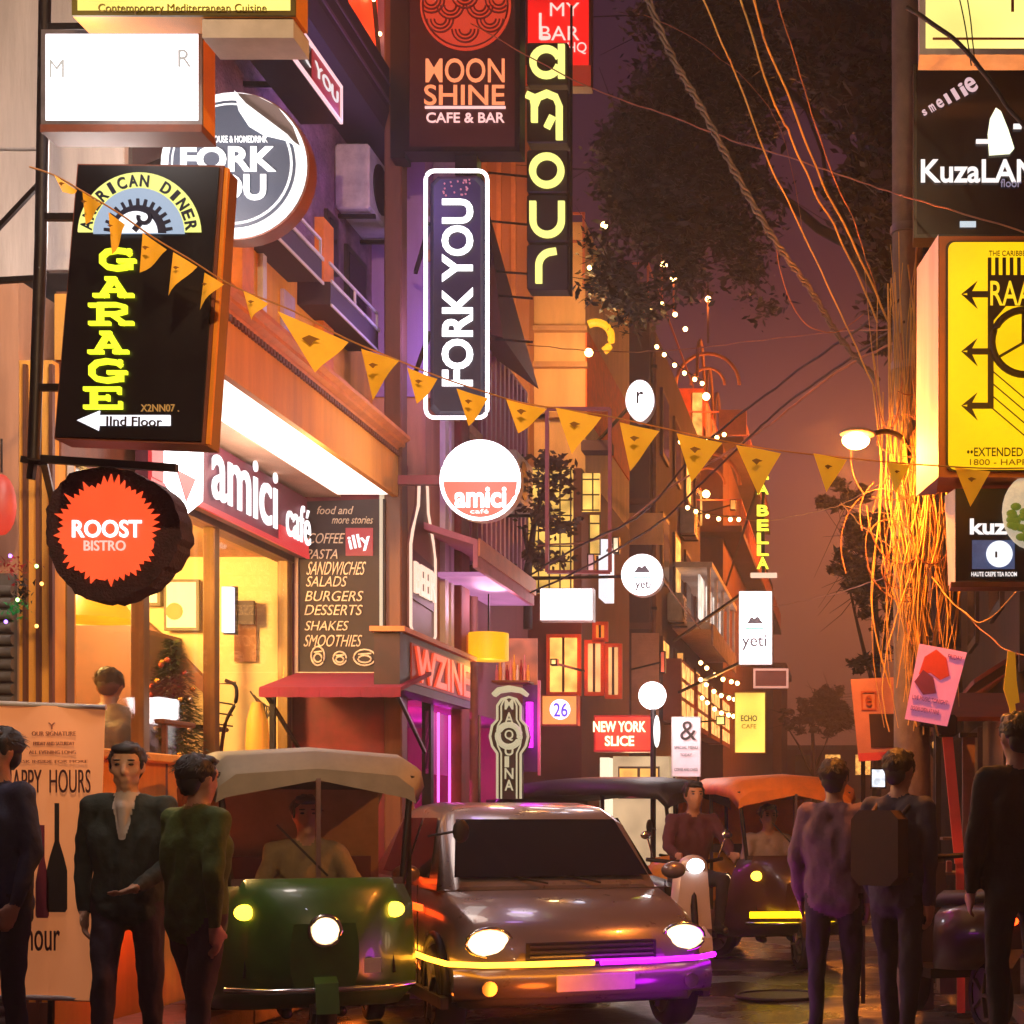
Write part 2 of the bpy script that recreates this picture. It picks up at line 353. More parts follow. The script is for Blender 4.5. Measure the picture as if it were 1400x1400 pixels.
# ---------------------------------------------------------------- cafe building
WA = -4.6; CE = -3.77
def cafe():
    t = thing('cafe_building', 'ochre cafe building with wide glass front under a lit canopy', 'building', (-5.5, 11, 0))
    MB().box(-8, 9.3, 0, WA, 13.2, 1.16).build('base_wall', orange_st, t)
    MB().box(-4.72, 9.4, 1.16, WA+0.02, 13.2, 1.72).build('sill_wall', orange_st, t)
    MB().rbox(-4.75, 9.38, 1.72, WA+0.09, 13.2, 1.78, 0.01).build('window_sill', orange_st, t)
    p = MB().box(PX(30, 9.25), 9.22, 0, PX(75, 9.25), 9.5, 3.98); p.build('corner_pillar', orange_st, t)
    for a in (34, 52, 70): MB().box(PX(a, 9.2)-0.008, 9.19, 0.2, PX(a, 9.2)+0.012, 9.22, 3.95).build('pillar_strip', brown_pt, t)
    MB().box(-4.77, 9.2, 0, -4.57, 9.22, 0.3).build('plinth', brown_pt, t)
    # glazing on the street side
    ys = [9.42, FY(195, WA), FY(292, WA), FY(392, WA)]
    for i, y in enumerate(ys):
        MB().rbox(-4.66, y-0.045, 1.78, WA+0.025, y+0.045, 3.45, 0.01).build('mullion', mullion_m, t)
    for i in range(3):
        MB().box(-4.612, ys[i]+0.05, 1.78, -4.604, ys[i+1]-0.05, 3.45).build('window_pane', clear, t)
    MB().box(-4.70, 9.3, 3.45, WA+0.03, 13.2, 3.99).build('lintel', brown_pt, t)
    # room inside
    r = MB(); r.box(-8, 13.2, 1.16, WA+0.0, 13.3, 3.98); r.box(-8.1, 9.3, 1.16, -8, 13.3, 3.98); r.box(-8, 9.28, 1.16, -4.78, 9.32, 3.98)
    r.build('inner_wall', cream, t)
    MB().box(-8, 9.33, 1.16, WA-0.12, 13.19, 1.19).build('inner_floor', wood, t)
    MB().box(-8, 9.33, 3.5, WA-0.12, 13.19, 3.56).build('inner_ceiling', M('ceiling_tan', (190, 140, 90), 0.8), t)
    # brown panelled corner and stair strip on the end wall
    Y = 13.19
    MB().box(-8, Y-0.9, 1.2, PX(182, 12.3), Y, PZ(855, 12.3)).build('brown_partition', M('partition_brown', (84, 46, 28), 0.6, var=0.3, sc=5), t)
    MB().prism([(PX(205, Y), PZ(850, Y)), (PX(225, Y), PZ(868, Y)), (PX(292, Y), PZ(935, Y)), (PX(292, Y), PZ(955, Y)), (PX(205, Y), PZ(880, Y))], 'XZ', Y-0.1, Y-0.01).build('stair_rail', wood, t)
    MB().box(PX(322, Y), Y-0.03, PZ(905, Y), PX(352, Y), Y-0.01, PZ(825, Y)).build('notice_board', M('notice_brown', (150, 100, 60), 0.8), t)
    # canopy
    MB().box(CE, 9.3, 3.99, CE+0.05, 13.2, 4.38).build('fascia', orange_st, t)
    MB().box(WA, 9.28, 4.0, CE, 9.32, 4.38).build('fascia_end', orange_st, t)
    MB().box(WA, 9.3, 4.36, CE, 13.2, 4.40).build('canopy_deck', brown_pt, t)
    c = MB(); prof = [(CE-0.02, 4.36), (CE+0.05, 4.36), (CE+0.06, 4.39), (CE+0.10, 4.41), (CE+0.10, 4.44), (CE+0.14, 4.46), (CE+0.14, 4.49), (CE-0.02, 4.49)]
    c.prism(prof, 'XZ', 9.24, 13.22); c.build('cornice', M('cornice_paint', (208, 130, 66), 0.7, var=0.15), t)
    d = MB(); y = 9.3
    while y < 13.15: d.box(CE+0.05, y, 4.32, CE+0.075, y+0.03, 4.355); y += 0.055
    o = d.build('dentil_row', brown_pt, t); o['kind'] = 'stuff'
    MB().box(WA+0.03, 9.32, 3.99, CE-0.42, 13.19, 4.03).build('soffit', M('soffit_tan', (200, 158, 126), 0.8, var=0.08), t)
    MB().box(CE-0.42, 9.32, 3.995, CE-0.01, 13.1, 4.03).build('soffit_light_panel', E('soffit_lit', (255, 240, 232), 1.9, 0.12, 1.5), t)
    # upper wall, set in
    XU = -4.15
    MB().box(-8, 9.9, 4.5, XU, 14.35, 5.45).build('middle_wall', orange_st, t)
    MB().box(-8, 9.9, 5.45, XU, 14.35, 13).build('upper_wall', purple_pl, t)
    for a, b in ((317, 333), (430, 444)):
        MB().box(XU-0.01, FY(a, XU), 4.5, XU+0.07, FY(b, XU), 6.0).build('pilaster', M('pilaster_ochre', (226, 132, 44), 0.7, var=0.15), t)
    MB().box(XU-0.01, FY(352, XU), 4.55, XU+0.04, FY(357, XU), 5.3).build('downpipe', white_metal, t)
    MB().box(XU-0.005, FY(383, XU), 4.6, XU+0.03, FY(398, XU), 5.2).build('lit_shutter_panel', M('pale_violet', (176, 150, 176), 0.7), t)
    for a, b, zt in ((330, 440, 5.52), (452, 517, 5.42)):       # two flower-box ledges with white edges
        y0, y1 = FY(a, XU+0.25), FY(b, XU+0.25)
        l_ = MB().box(XU, y0, zt-0.22, XU+0.25, y1, zt-0.05).build('window_ledge', M('ledge_dark', (62, 40, 46), 0.7, var=0.2), t)
        MB().box(XU+0.25, y0, zt-0.06, XU+0.262, y1+0.02, zt-0.035).box(XU+0.25, y0, zt-0.235, XU+0.262, y1+0.02, zt-0.215).box(XU+0.0, y1, zt-0.06, XU+0.25, y1+0.015, zt-0.035).build('ledge_trim', white_metal, l_)
        MB().box(XU+0.235, y0, zt+0.08, XU+0.25, y1, zt+0.10).box(XU+0.235, y1-0.02, zt-0.05, XU+0.25, y1, zt+0.09).box(XU+0.235, (y0+y1)/2, zt-0.05, XU+0.25, (y0+y1)/2+0.02, zt+0.09).build('ledge_rail', white_metal, l_)
    for a, b, z0, z1 in ((443, 458, 5.7, 6.15), (470, 497, 5.6, 6.05), (345, 372, 5.6, 6.3)):
        y0, y1 = FY(a, XU), FY(b, XU)
        w_ = MB().box(XU-0.0, y0, z0, XU+0.03, y1, z1).build('window', M('window_dark_frame', (40, 26, 24), 0.6), t)
        MB().box(XU+0.03, y0+0.05, z0+0.05, XU+0.034, y1-0.05, z1-0.05).build('pane', dark_win, w_)
    # dark projecting beam and the red-lit floor above it
    b_ = MB().prism([(XU, 6.9), (XU+0.32, 7.0), (XU+0.36, 7.15), (XU+0.36, 7.5), (XU, 7.5)], 'XZ', 9.95, 14.2).build('projecting_beam', M('beam_dark', (46, 30, 40), 0.7, var=0.2), t)
    MB().box(XU+0.362, 9.95, 7.2, XU+0.37, 14.2, 7.23).box(XU+0.362, 9.95, 7.35, XU+0.37, 14.2, 7.37).build('beam_line', M('line_violet', (90, 64, 90), 0.6), b_)
    sc_ = MB().box(XU, 11, 7.52, XU+0.05, 14.25, 9.6).build('lit_screen', E('lit_red', (255, 60, 22), 1.1, 0.35, 4), t)
    for y0 in (12.1, 13.0, 13.9): MB().bar((XU+0.07, y0-0.6, 9.5), (XU+0.07, y0+0.1, 7.6), 0.03).build('screen_brace', dark_wood, sc_)
    f = MB()
    for k in range(40):
        y = 11.5+2.7*rnd.random(); z = 7.6+1.8*rnd.random(); f.ell((XU+0.09, y, z), 0.018, 0, 5, 4)
    o = f.build('fairy_light_bulbs', bulb_m, sc_); o['kind'] = 'stuff'
    # chalkboard return wall and tall brown column
    MB().box(WA, 13.22, 0, -3.84, 13.9, 4.4).build('return_wall', M('maroon_paint', (120, 34, 46), 0.7, var=0.2), t)
    MB().rbox(-3.835, 13.18, 0.1, -3.69, 13.34, 13, 0.02).build('tall_column', brown_pt, t)
    MB().box(-3.86, 13.14, 2.5, -3.835, 13.2, 4.02).build('board_edge_trim', E('edge_trim', (255, 226, 190), 0.55), t)
cafe()
# canopy and room lamps
cl = D.objects['soffit_light_panel']
lamp('canopy_lamp', (-3.95, 11.2, 3.9), 50, (255, 232, 214), 0.5, cl.parent)
lamp('room_lamp', (-5.7, 11.2, 3.2), 400, (255, 205, 120), 0.25, cl.parent)
lamp('room_lamp', (-6.7, 10.4, 3.2), 130, (255, 190, 90), 0.25, cl.parent)

# ---------------------------------------------------------------- bar building beyond the column
XB = -3.69
def bar_building():
    t = thing('bar_building', 'purple-lit bar building with tan side wall and lower awning', 'building', (-4.6, 16, 0))
    MB().box(-8, 13.92, 0, XB-0.02, 18.3, 0.3).build('base_wall', red_wall, t)
    MB().box(-8, 13.92, 2.38, XB, 14.7, 5.0).build('tan_wall', tan_st, t)
    MB().box(-8, 13.9, 5.0, XB, 15.7, 11).build('upper_wall', M('violet_wall', (150, 120, 168), 0.85, var=0.2, sc=2, bump=0.2, streak=True), t)
    MB().box(-8, 14.72, 2.38, XB, 18.3, 5.0).build('side_wall', M('plum_wall', (116, 66, 86), 0.85, var=0.2, sc=2, streak=True), t)
    MB().box(-8, 15.7, 5.0, XB, 18.3, 6.2).build('plum_upper_wall', M('plum_wall', (0, 0, 0)), t)
    MB().box(-8, 18.3, 0, -4.0, 18.5, 6.2).build('back_wall', red_wall, t)
    for y0, y1 in ((14.4, 14.52), (14.62, 14.72)): MB().box(XB, y0, 2.85, XB+0.05, y1, 5.0).build('white_pilaster', white_metal, t)
    MB().rbox(XB, 14.78, 0, XB+0.1, 15.1, 5.2, 0.02).build('red_column', red_wall, t)
    for k in range(14):
        y = 15.25+k*0.21; MB().box(XB, y, 3.8, XB+0.03, y+0.07, 6.15).build('cladding_rib', M('rib_violet', (150, 96, 130), 0.6, var=0.1), t)
    for z in (5.0, 6.2): MB().box(XB, 13.95, z, XB+0.09, 15.68, z+0.09).build('string_course', tan_st, t)
    # upper windows
    for y0, y1, z0, z1 in ((14.0, 14.5, 5.5, 6.6), (14.7, 15.4, 5.5, 6.6), (14.0, 14.5, 7.2, 8.4), (14.7, 15.4, 7.2, 8.4)):
        w_ = MB().box(XB, y0, z0, XB+0.04, y1, z1).build('window', M('window_lilac', (150, 130, 160), 0.6), t)
        MB().box(XB+0.04, y0+0.05, z0+0.05, XB+0.045, y1-0.05, z1-0.05).build('pane', dark_win, w_)
    # hipped dark roof over the lower wing
    r = MB(); a = XB+0.28
    r.add([(XB-0.3, 15.7, 6.2), (a, 15.7, 6.05), (a+0.02, 17.4, 6.0), (XB-0.3, 17.4, 6.9), (XB-0.3, 15.7, 7.4), (a-0.16, 15.75, 7.35)],
          [(0, 1, 2, 3), (1, 5, 2), (0, 4, 5, 1), (5, 4, 3, 2), (0, 3, 4)]); r.build('side_roof', M('roof_brown', (88, 44, 44), 0.7, var=0.2), t)
    # awning with its own light
    y0, y1 = 13.75, 16.2
    A = MB().prism([(XB, 3.9), (XB+0.49, 3.74), (XB+0.49, 3.5), (XB+0.45, 3.5), (XB+0.45, 3.7), (XB, 3.84)], 'XZ', y0, y1); A.build('awning', M('awning_mauve', (190, 120, 130), 0.7), t)
    MB().box(XB+0.02, y0+0.5, 3.5, XB+0.45, y1, 3.54).build('awning_soffit', E('lit_mauve', (214, 130, 190), 0.55, 0.3, 2), t)
    MB().box(XB+0.495, y0, 3.6, XB+0.51, y1, 3.75).build('awning_edge', M('edge_orange', (216, 140, 96), 0.6), t)
    # magenta bar room open to the street
    MB().box(-6, 18.2, 0.3, -4.0, 18.28, 2.38).build('inner_wall', M('inner_maroon', (130, 40, 70), 0.8), t)
    MB().box(-5.9, 13.95, 0.3, -5.8, 18.2, 2.38).build('inner_side', M('inner_maroon', (0, 0, 0)), t)
    MB().box(-5.8, 13.95, 0.3, XB-0.05, 18.2, 0.33).build('inner_floor', dark_wood, t)
    for y in (14.1, 15.9, 17.3): MB().box(XB-0.08, y, 0.3, XB, y+0.09, 2.38).build('post', dark_metal, t)
    MB().box(XB-0.1, 13.97, 0.3, XB-0.06, 15.9, 0.95).build('low_front', M('tan_panel', (200, 150, 90), 0.7), t)
    g = MB().box(XB-0.05, 14.1, 1.75, XB-0.02, 15.9, 2.3).build('glass_screen', E('lit_magenta', (190, 24, 120), 0.5, 0.4, 3), t)
    for y in (14.35, 14.75, 15.2): MB().cyl((XB-0.0, y, 1.0), (XB-0.0, y, 2.3), 0.012, n=6).build('magenta_tube', E('tube_magenta', (255, 90, 220), 2.0), t)
    lamp('bar_room_lamp', (-4.6, 15.2, 2.1), 60, (255, 40, 170), 0.2, t)
    lamp('bar_room_lamp', (-4.3, 16.9, 2.0), 45, (230, 40, 220), 0.2, t)
    lamp('awning_lamp', (XB+0.3, 15.2, 3.4), 14, (255, 190, 220), 0.2, t)
bar_building()

# ---------------------------------------------------------------- beige building behind
YC = 21.0
def beige_building():
    t = thing('beige_building', 'beige building with orange siding and lit yellow lattice windows', 'building', (-5, 22, 0))
    xr = PX(795, YC)
    MB().box(-9, YC, 0, xr, YC+4.5, PZ(640, YC)).build('lower_wall', M('mauve_wall', (96, 52, 52), 0.85, var=0.2, sc=2), t)
    MB().box(-9, YC+0.3, PZ(640, YC), xr, YC+4.5, PZ(292, YC)).build('upper_wall', beige_st, t)
    MB().box(-9, YC-0.02, PZ(640, YC), PX(724, YC), YC+0.3, PZ(60, YC)).build('siding_wall', M('siding_orange', (150, 96, 62), 0.7, var=0.2, sc=3, streak=True), t)
    x = PX(640, YC); 
    while x < PX(724, YC)-0.1:
        MB().box(x, YC-0.05, PZ(560, YC), x+0.06, YC-0.02, PZ(70, YC)).build('siding_rib', M('siding_rib', (176, 116, 76), 0.7, var=0.15), t); x += 0.19
    for py in (440, 490, 560): MB().box(PX(700, YC), YC+0.2, PZ(py, YC)-0.05, xr+0.04, YC+0.3, PZ(py, YC)+0.02).build('string_course', M('course', (170, 130, 90), 0.8), t)
    # lattice windows, each a lit pane behind crossed bars
    for (a, b, c, d) in ((722, 640, 784, 812), (796, 648, 821, 700), (806, 705, 821, 760)):
        x0, x1, z0, z1 = PX(a, YC), PX(b if False else c, YC), PZ(d, YC), PZ(b, YC)
        w_ = MB().box(x0, YC-0.05, z0, x1, YC-0.01, z1).build('lattice_window', E('lit_lattice', (255, 196, 92), 0.8, 0.5, 4), t)
        for i in range(int((x1-x0)/0.14)+1): MB().box(x0+i*0.14, YC-0.075, z0, x0+i*0.14+0.016, YC-0.052, z1).build('lattice_bar', dark_wood, w_)
        n = int((z1-z0)/0.2)
        for i in range(n+1): MB().box(x0, YC-0.095, z0+i*0.2, x1, YC-0.078, z0+i*0.2+0.016).build('lattice_bar', dark_wood, w_)
    # orange side terrace beyond
    MB().box(xr-0.3, YC+0.31, PZ(560, YC), xr+0.02, YC+4.4, PZ(440, YC)).build('orange_side_wall', M('rust_stucco', (214, 92, 36), 0.8, var=0.2), t)
    b = MB()
    for py in (292, 330): b.bar(px3(720, py, YC), px3(800, py, YC), 0.03)
    for p in (735, 765, 798): b.bar(px3(p, 292, YC), px3(p, 395, YC), 0.03)
    b.build('roof_rail', M('rail_rust', (170, 90, 60), 0.6), t)
    MB().box(PX(796, YC), YC-0.1, PZ(618, YC), PX(836, YC), YC+0.2, PZ(604, YC)).build('ledge', mauve_st, t)
    for (px, py, r) in ((805, 482, 0.055), (826, 308, 0.045), (806, 366, 0.03)): MB().ell(px3(px, py, YC-0.15), r, 0, 8, 6).build('bulb', bulb_m, t)
    ar = MB(); ar.ring(px3(815, 462, YC-0.1), 0.2, 0.05, n=12, arc=(-60, 120)); ar.build('yellow_arch', E('lit_yellow_arch', (255, 170, 20), 1.2), t)
    # ground floor: lit doors, warm windows
    for (a, b_, c, d, m) in ((752, 872, 789, 946, amber_win), (804, 880, 821, 946, E('lit_tan', (255, 180, 110), 0.8, 0.4, 3)), (832, 885, 845, 950, E('lit_tan', (0, 0, 0), 1)), (815, 855, 826, 872, E('lit_orange', (255, 120, 30), 1.0))):
        Y = YC-0.06; w_ = MB().box(PX(a, Y)-0.05, Y, PZ(d, Y)-0.05, PX(c, Y)+0.05, YC-0.0, PZ(b_, Y)+0.05).build('window', M('frame_orange', (190, 80, 40), 0.6), t)
        MB().box(PX(a, Y), Y-0.01, PZ(d, Y), PX(c, Y), Y, PZ(b_, Y)).build('pane', m, w_)
        MB().box((PX(a, Y)+PX(c, Y))/2-0.015, Y-0.03, PZ(d, Y), (PX(a, Y)+PX(c, Y))/2+0.015, Y-0.012, PZ(b_, Y)).build('glazing_bar', dark_wood, w_)
    lamp('wall_lamp', px3(770, 470, YC-1.2), 90, (255, 196, 120), 0.2, t)
    lamp('wall_lamp', (PX(690, YC), YC-1.0, PZ(300, YC)), 30, (255, 150, 80), 0.2, t)
    lamp('wall_lamp', px3(812, 500, YC-0.5), 14, (255, 130, 40), 0.1, t)
    lamp('door_lamp', px3(790, 900, YC-0.6), 14, (255, 90, 50), 0.15, t)
beige_building()

# ---------------------------------------------------------------- tall dark building and terrace building further down the lane
def far_buildings():
    YD = 27.0; XD = -3.4
    t = thing('dark_tower_block', 'plain dark mauve block with red-lit roof terrace', 'building', (-6, 30, 0))
    MB().box(-10, YD, 0, XD, 36, PZ(432, YD)).build('wall', mauve_st, t)
    for i, y in enumerate((28.5, 30.5, 32.5, 34.5)):
        for z in (3.4, 5.6, 7.8):
            w_ = MB().box(XD, y, z, XD+0.05, y+1.0, z+1.2).build('window', M('window_frame_plum', (90, 56, 56), 0.6), t)
            MB().box(XD+0.05, y+0.08, z+0.08, XD+0.056, y+0.92, z+1.12).build('pane', dark_win if (i+int(z)) % 3 else amber_win, w_)
    MB().box(PX(856, YD), YD-0.05, PZ(745, YD), PX(907, YD), YD, PZ(702, YD)).build('lit_panel', M('panel_tan', (206, 158, 120), 0.7), t)
    w_ = MB().box(PX(864, YD), YD-0.06, PZ(985, YD), PX(901, YD), YD, PZ(866, YD)).build('tall_shutter', M('shutter_mauve', (176, 132, 124), 0.7), t)
    for k in range(20): MB().box(PX(865, YD), YD-0.08, PZ(985, YD)+0.06+k*0.07, PX(900, YD), YD-0.062, PZ(985, YD)+0.09+k*0.07).build('shutter_slat', M('shutter_mauve', (0, 0, 0)), w_)
    for py in (600, 690, 780, 860): MB().box(-10, YD-0.06, PZ(py, YD), XD+0.04, YD, PZ(py, YD)+0.1).build('floor_band', M('band_plum', (104, 70, 72), 0.8), t)
    # roof terrace
    zt = PZ(432, YD)
    MB().box(-6.0, 29.5, zt, XD-0.4, 33, zt+0.9).build('terrace_room', M('terrace_red', (176, 60, 30), 0.7), t)
    MB().box(-5.9, 29.44, zt+0.25, XD-0.5, 29.5, zt+0.6).build('terrace_window', E('lit_red_orange', (255, 74, 24), 0.8, 0.3, 4), t)
    rr = MB()
    for x in (-5.6, -5.0, -4.4, -3.9, -3.45): rr.bar((x, YD+0.2, zt), (x, YD+0.2, zt+0.95), 0.035)
    rr.bar((-5.6, YD+0.2, zt+0.95), (-3.45, YD+0.2, zt+0.95), 0.03).bar((-5.6, YD+0.2, zt+0.5), (-3.45, YD+0.2, zt+0.5), 0.02).bar((-3.45, YD+0.2, zt+0.95), (-3.45, 35, zt+0.95), 0.03)
    rr.build('roof_rail', M('rail_rust', (0, 0, 0)), t)
    for (px, py) in ((908, 362), (921, 382), (968, 409), (905, 416), (890, 420), (923, 430), (937, 450)):
        MB().ell(px3(px, py, YD+0.1 if px < 960 else 33), 0.06 if py in (409, 382, 362) else 0.04, 0, 8, 6).build('bulb', bulb_m, t)
    MB().bar(px3(968, 380, 33), px3(968, 470, 33), 0.04).build('lamp_post', dark_metal, t)
    MB().bar(px3(921, 362, YD+0.15), px3(921, 432, YD+0.15), 0.03).bar(px3(905, 350, YD+0.15), px3(905, 432, YD+0.15), 0.03).build('string_light_post', M('rail_rust', (0, 0, 0)), t)
    lamp('terrace_lamp', px3(960, 412, 32.8), 60, (255, 120, 50), 0.1, t)
    pl = MB()
    for k in range(500):
        x = rnd.uniform(-4.9, -3.3); y = rnd.uniform(YD, YD+0.5); z = zt+rnd.uniform(-0.25, 0.2); a = rnd.uniform(0.03, 0.06)
        pl.add([(x, y, z), (x+a, y+rnd.uniform(-a, a), z+rnd.uniform(-a, a)), (x+rnd.uniform(-a, a), y, z+a)], [(0, 1, 2)])
    pl.build('hanging_plants', M('leaf_mid', (70, 82, 34), 0.6), t)['kind'] = 'stuff'

    YE = 38.0; XE = -3.05
    t = thing('terrace_building', 'terraced building with arched frames and orange lit balconies', 'building', (-6, 45, 0))
    MB().box(-10, YE, 0, XE, 62, PZ(600, YE)).build('wall', M('brick_mauve', (104, 64, 60), 0.9, var=0.25, sc=2, streak=True), t)
    rust = M('rust_stucco', (0, 0, 0))
    for (z0, h, y0, y1, litc) in ((PZ(600, YE), 1.3, YE, 50, 1), (PZ(727, YE), 1.0, YE-0.6, 58, 1)):
        x1 = XE+0.5
        MB().box(-6.5, y0-0.2, z0-0.14, x1, y1, z0).build('terrace_slab', mauve_st, t)
        MB().box(-5.4, y0+0.4, z0, XE-0.5, y1, z0+h).build('terrace_wall', rust, t)
        lw = MB().box(PX(945, y0), y0+0.3, z0+0.1, PX(958, y0), y0+0.36, z0+h*0.9).build('lit_door', amber_win, t)
        for k in range(5):
            yy = y0+1.0+k*1.6; MB().box(XE-0.5, yy, z0+0.15, XE-0.46, yy+0.9, z0+h*0.85).build('lit_window', E('lit_terrace', (255, 130, 50), 0.7, 0.4, 4), t)
        for k in range(4): MB().ring((XE-0.55, y0+0.3+k*2.4, z0+h), (0.9, 1.1), 0.04, n=14, k=5, axis='X', arc=(0, 180)).build('arch_frame', M('arch_tan', (150, 96, 60), 0.7), t)
        MB().ring((PX(967, y0), y0+0.1, z0+h), 0.75, 0.045, n=14, k=5, arc=(0, 180)).ring((PX(967, y0), y0+0.1, z0+h), 0.4, 0.035, n=14, k=5, arc=(0, 180)).build('arch_frame', M('arch_tan', (0, 0, 0)), t)
        r_ = MB()
        yy = y0
        while yy < y1: r_.bar((x1-0.03, yy, z0), (x1-0.03, yy, z0+0.6), 0.03); yy += 0.7
        r_.bar((x1-0.03, y0, z0+0.6), (x1-0.03, y1, z0+0.6), 0.035).bar((-5, y0-0.15, z0+0.6), (x1, y0-0.15, z0+0.6), 0.035)
        r_.build('balcony_rail', M('rail_pink', (190, 110, 100), 0.6), t)
        MB().ell((PX(966, y0), y0-0.1, z0+h*0.75), 0.09, 0, 8, 6).build('bulb', bulb_m, t)
        lamp('balcony_lamp', (PX(966, y0), y0-0.4, z0+h*0.75), 40, (255, 130, 50), 0.1, t)
    MB().box(PX(985, YE), YE-0.4, PZ(600, YE), PX(1022, YE), YE-0.3, PZ(566, YE)).build('pink_panel', M('panel_pink', (200, 130, 110), 0.7), t)
    # white-framed balcony box that juts over the lane
    y0 = 30.5
    bx = MB().box(XE-0.4, y0, PZ(860, y0), XE+0.35, y0+6.5, PZ(850, y0)).box(XE-0.4, y0, PZ(775, y0), XE+0.4, y0+6.5, PZ(768, y0)).build('balcony_deck', M('soft_white', (214, 196, 190), 0.6), t)
    for k in range(5): MB().box(XE+0.3, y0+k*1.6, PZ(850, y0), XE+0.36, y0+k*1.6+0.1, PZ(775, y0)).build('balcony_post', M('soft_white', (0, 0, 0)), bx)
    for k in range(4): MB().box(XE+0.1, y0+0.3+k*1.6, PZ(842, y0), XE+0.14, y0+k*1.6+1.2, PZ(782, y0)).build('balcony_light', E('lit_cool', (255, 236, 220), 0.9, 0.4, 3), bx)
    MB().box(XE+0.36, y0+0.2, PZ(880, y0), XE+0.4, y0+6.3, PZ(851, y0)).build('balcony_banner', M('banner_grey', (170, 150, 170), 0.7, var=0.4, sc=5), bx)
    # lit shops under it
    for k in range(4):
        yy = 28.5+k*3.0; z0 = PZ(985, 28.5)
        s_ = MB().box(XE-0.3, yy, z0, XE+0.02, yy+2.4, z0+1.1).build('shop_front', M('shop_wood', (150, 70, 36), 0.6), t)
        for i in range(3):
            for j in range(3): MB().box(XE+0.02, yy+0.15+i*0.75, z0+0.1+j*0.34, XE+0.03, yy+0.7+i*0.75, z0+0.36+j*0.34).build('lit_pane', E('lit_pane', (255, 176, 96), 1.3, 0.5, 6), s_)
    lamp('shop_lamp', (XE+0.5, 31, 2.8), 40, (255, 140, 60), 0.2, t)
    # small houses closing the lane
    for i, (x0, x1, y, h, c) in enumerate(((-8, -2.9, 66, 7.5, (120, 66, 50)), (2.4, 9, 60, 6.5, (92, 50, 36)), (-4.0, 3.8, 96, 5.5, (104, 54, 42)))):
        t = thing('far_house', ('tall brown house past the terrace building at the lane bend', 'brown house far down the lane behind the poster boards', 'low wide house closing the end of the lane')[i], 'house', ((x0+x1)/2, y, 0))
        MB().box(x0, y, 0, x1, y+6, h).build('wall', M('far_wall_%s' % 'abc'[i], c, 0.9, var=0.25, sc=1), t)
        MB().box(x0-0.2, y-0.2, h, x1+0.2, y+6, h+0.25).build('roof', concrete, t)
        for a in range(int((x1-x0)/1.8)):
            for z in (1.4, 4.0):
                if z+1.2 < h: MB().box(x0+0.6+a*1.8, y-0.03, z, x0+1.5+a*1.8, y, z+1.2).build('window', amber_win if rnd.random() < 0.45 else dark_win, t)
far_buildings()

def right_building():
    t = thing('dark_shop_building', 'dark shuttered shop building behind the wire-draped pole', 'building', (3, 18, 0))
    MB().box(1.62, 12.6, 0.11, 8, 32, 7.5).build('wall', M('dark_brown_wall', (58, 38, 30), 0.9, var=0.4, sc=2, bump=0.4, streak=True), t)  # dark brown with random streaky tone
    MB().box(1.3, 12.5, 2.5, 8, 12.6, 7.5).build('end_wall', M('dark_brown_wall', (0, 0, 0)), t)
    for k in range(5):
        y = 13.2+k*3.4
        s_ = MB().box(1.56, y, 0.2, 1.62, y+2.6, 2.5).build('shutter', M('shutter_brown', (72, 50, 42), 0.5, 0.3, var=0.3), t)
        a = MB().prism([(1.0, 2.5), (1.62, 2.9), (1.62, 2.86), (1.0, 2.46)], 'XZ', y, y+2.7).build('awning', M('awning_rust', (120, 44, 30), 0.8, var=0.3), t)
        w_ = MB().box(1.57, y+0.5, 3.6, 1.62, y+1.9, 5.0).build('window', dark_wood, t)
        MB().box(1.56, y+0.6, 3.7, 1.57, y+1.8, 4.9).build('pane', dark_win if k != 3 else amber_win, w_)
    lamp('shop_lamp', (1.2, 17, 2.3), 8, (255, 120, 60), 0.1, t)
right_building()
# ---------------------------------------------------------------- signs on the left
L_ = lambda n, c, s: E('print_'+n, c, s)
white_txt = E('letter_white', (255, 250, 250), 1.5); yel_txt = E('letter_yellow', (232, 246, 40), 1.3)
dark_txt = M('letter_dark', (40, 20, 10), 0.6, var=0); pale_txt = E('letter_pale_yellow', (250, 246, 130), 1.05)
edge_brown = M('sign_edge_brown', (120, 62, 40), 0.5, var=0.2); edge_orange = M('sign_edge_orange', (230, 140, 30), 0.55, var=0.1)
edge_white = M('sign_edge_white', (200, 190, 186), 0.5, var=0.15)

def left_pole():
    Y = 7.35
    t = thing('sign_pole', 'thin dark pole carrying the white sign and the diner sign', 'pole', (PX(60, Y), Y, 0))
    MB().tube([(PX(46, Y), Y, PZ(628, Y)), (PX(56, Y), Y, PZ(330, Y)), (PX(64, Y), Y, 5.6)], 0.028, 8).build('pole', dark_metal, t)
    for (a, b, c, d) in ((64, 38, 280, 36), (64, 100, 120, 100), (60, 297, 130, 297), (46, 530, 90, 530)):
        MB().bar(px3(a, b, Y), px3(c, d, Y), 0.03).build('bracket', dark_metal, t)
    MB().bar(px3(-20, 330, Y), px3(60, 245, Y), 0.02).build('stay_wire', dark_metal, t)
    MB().bar(px3(-20, 385, Y), px3(60, 380, Y), 0.025).build('stay_bar', dark_metal, t)
left_pole()
t, x0, x1, z0, z1 = signbox('light_box_sign', 'yellow light box sign with cuisine line at top left edge of the view', 'sign', (100, -130, 405, 23), 6.6, 0.14, edge_orange, E('lit_lemon', (255, 232, 110), 1.15, 0.3, 2.2), 0.02, framemat=M('olive_frame', (90, 76, 20), 0.5))
txt(t, 'Contemporary Mediterranean Cuisine', M('letter_ochre', (130, 100, 30), 0.6), (135, 6, 365, 20), 6.585, bold=0.0)
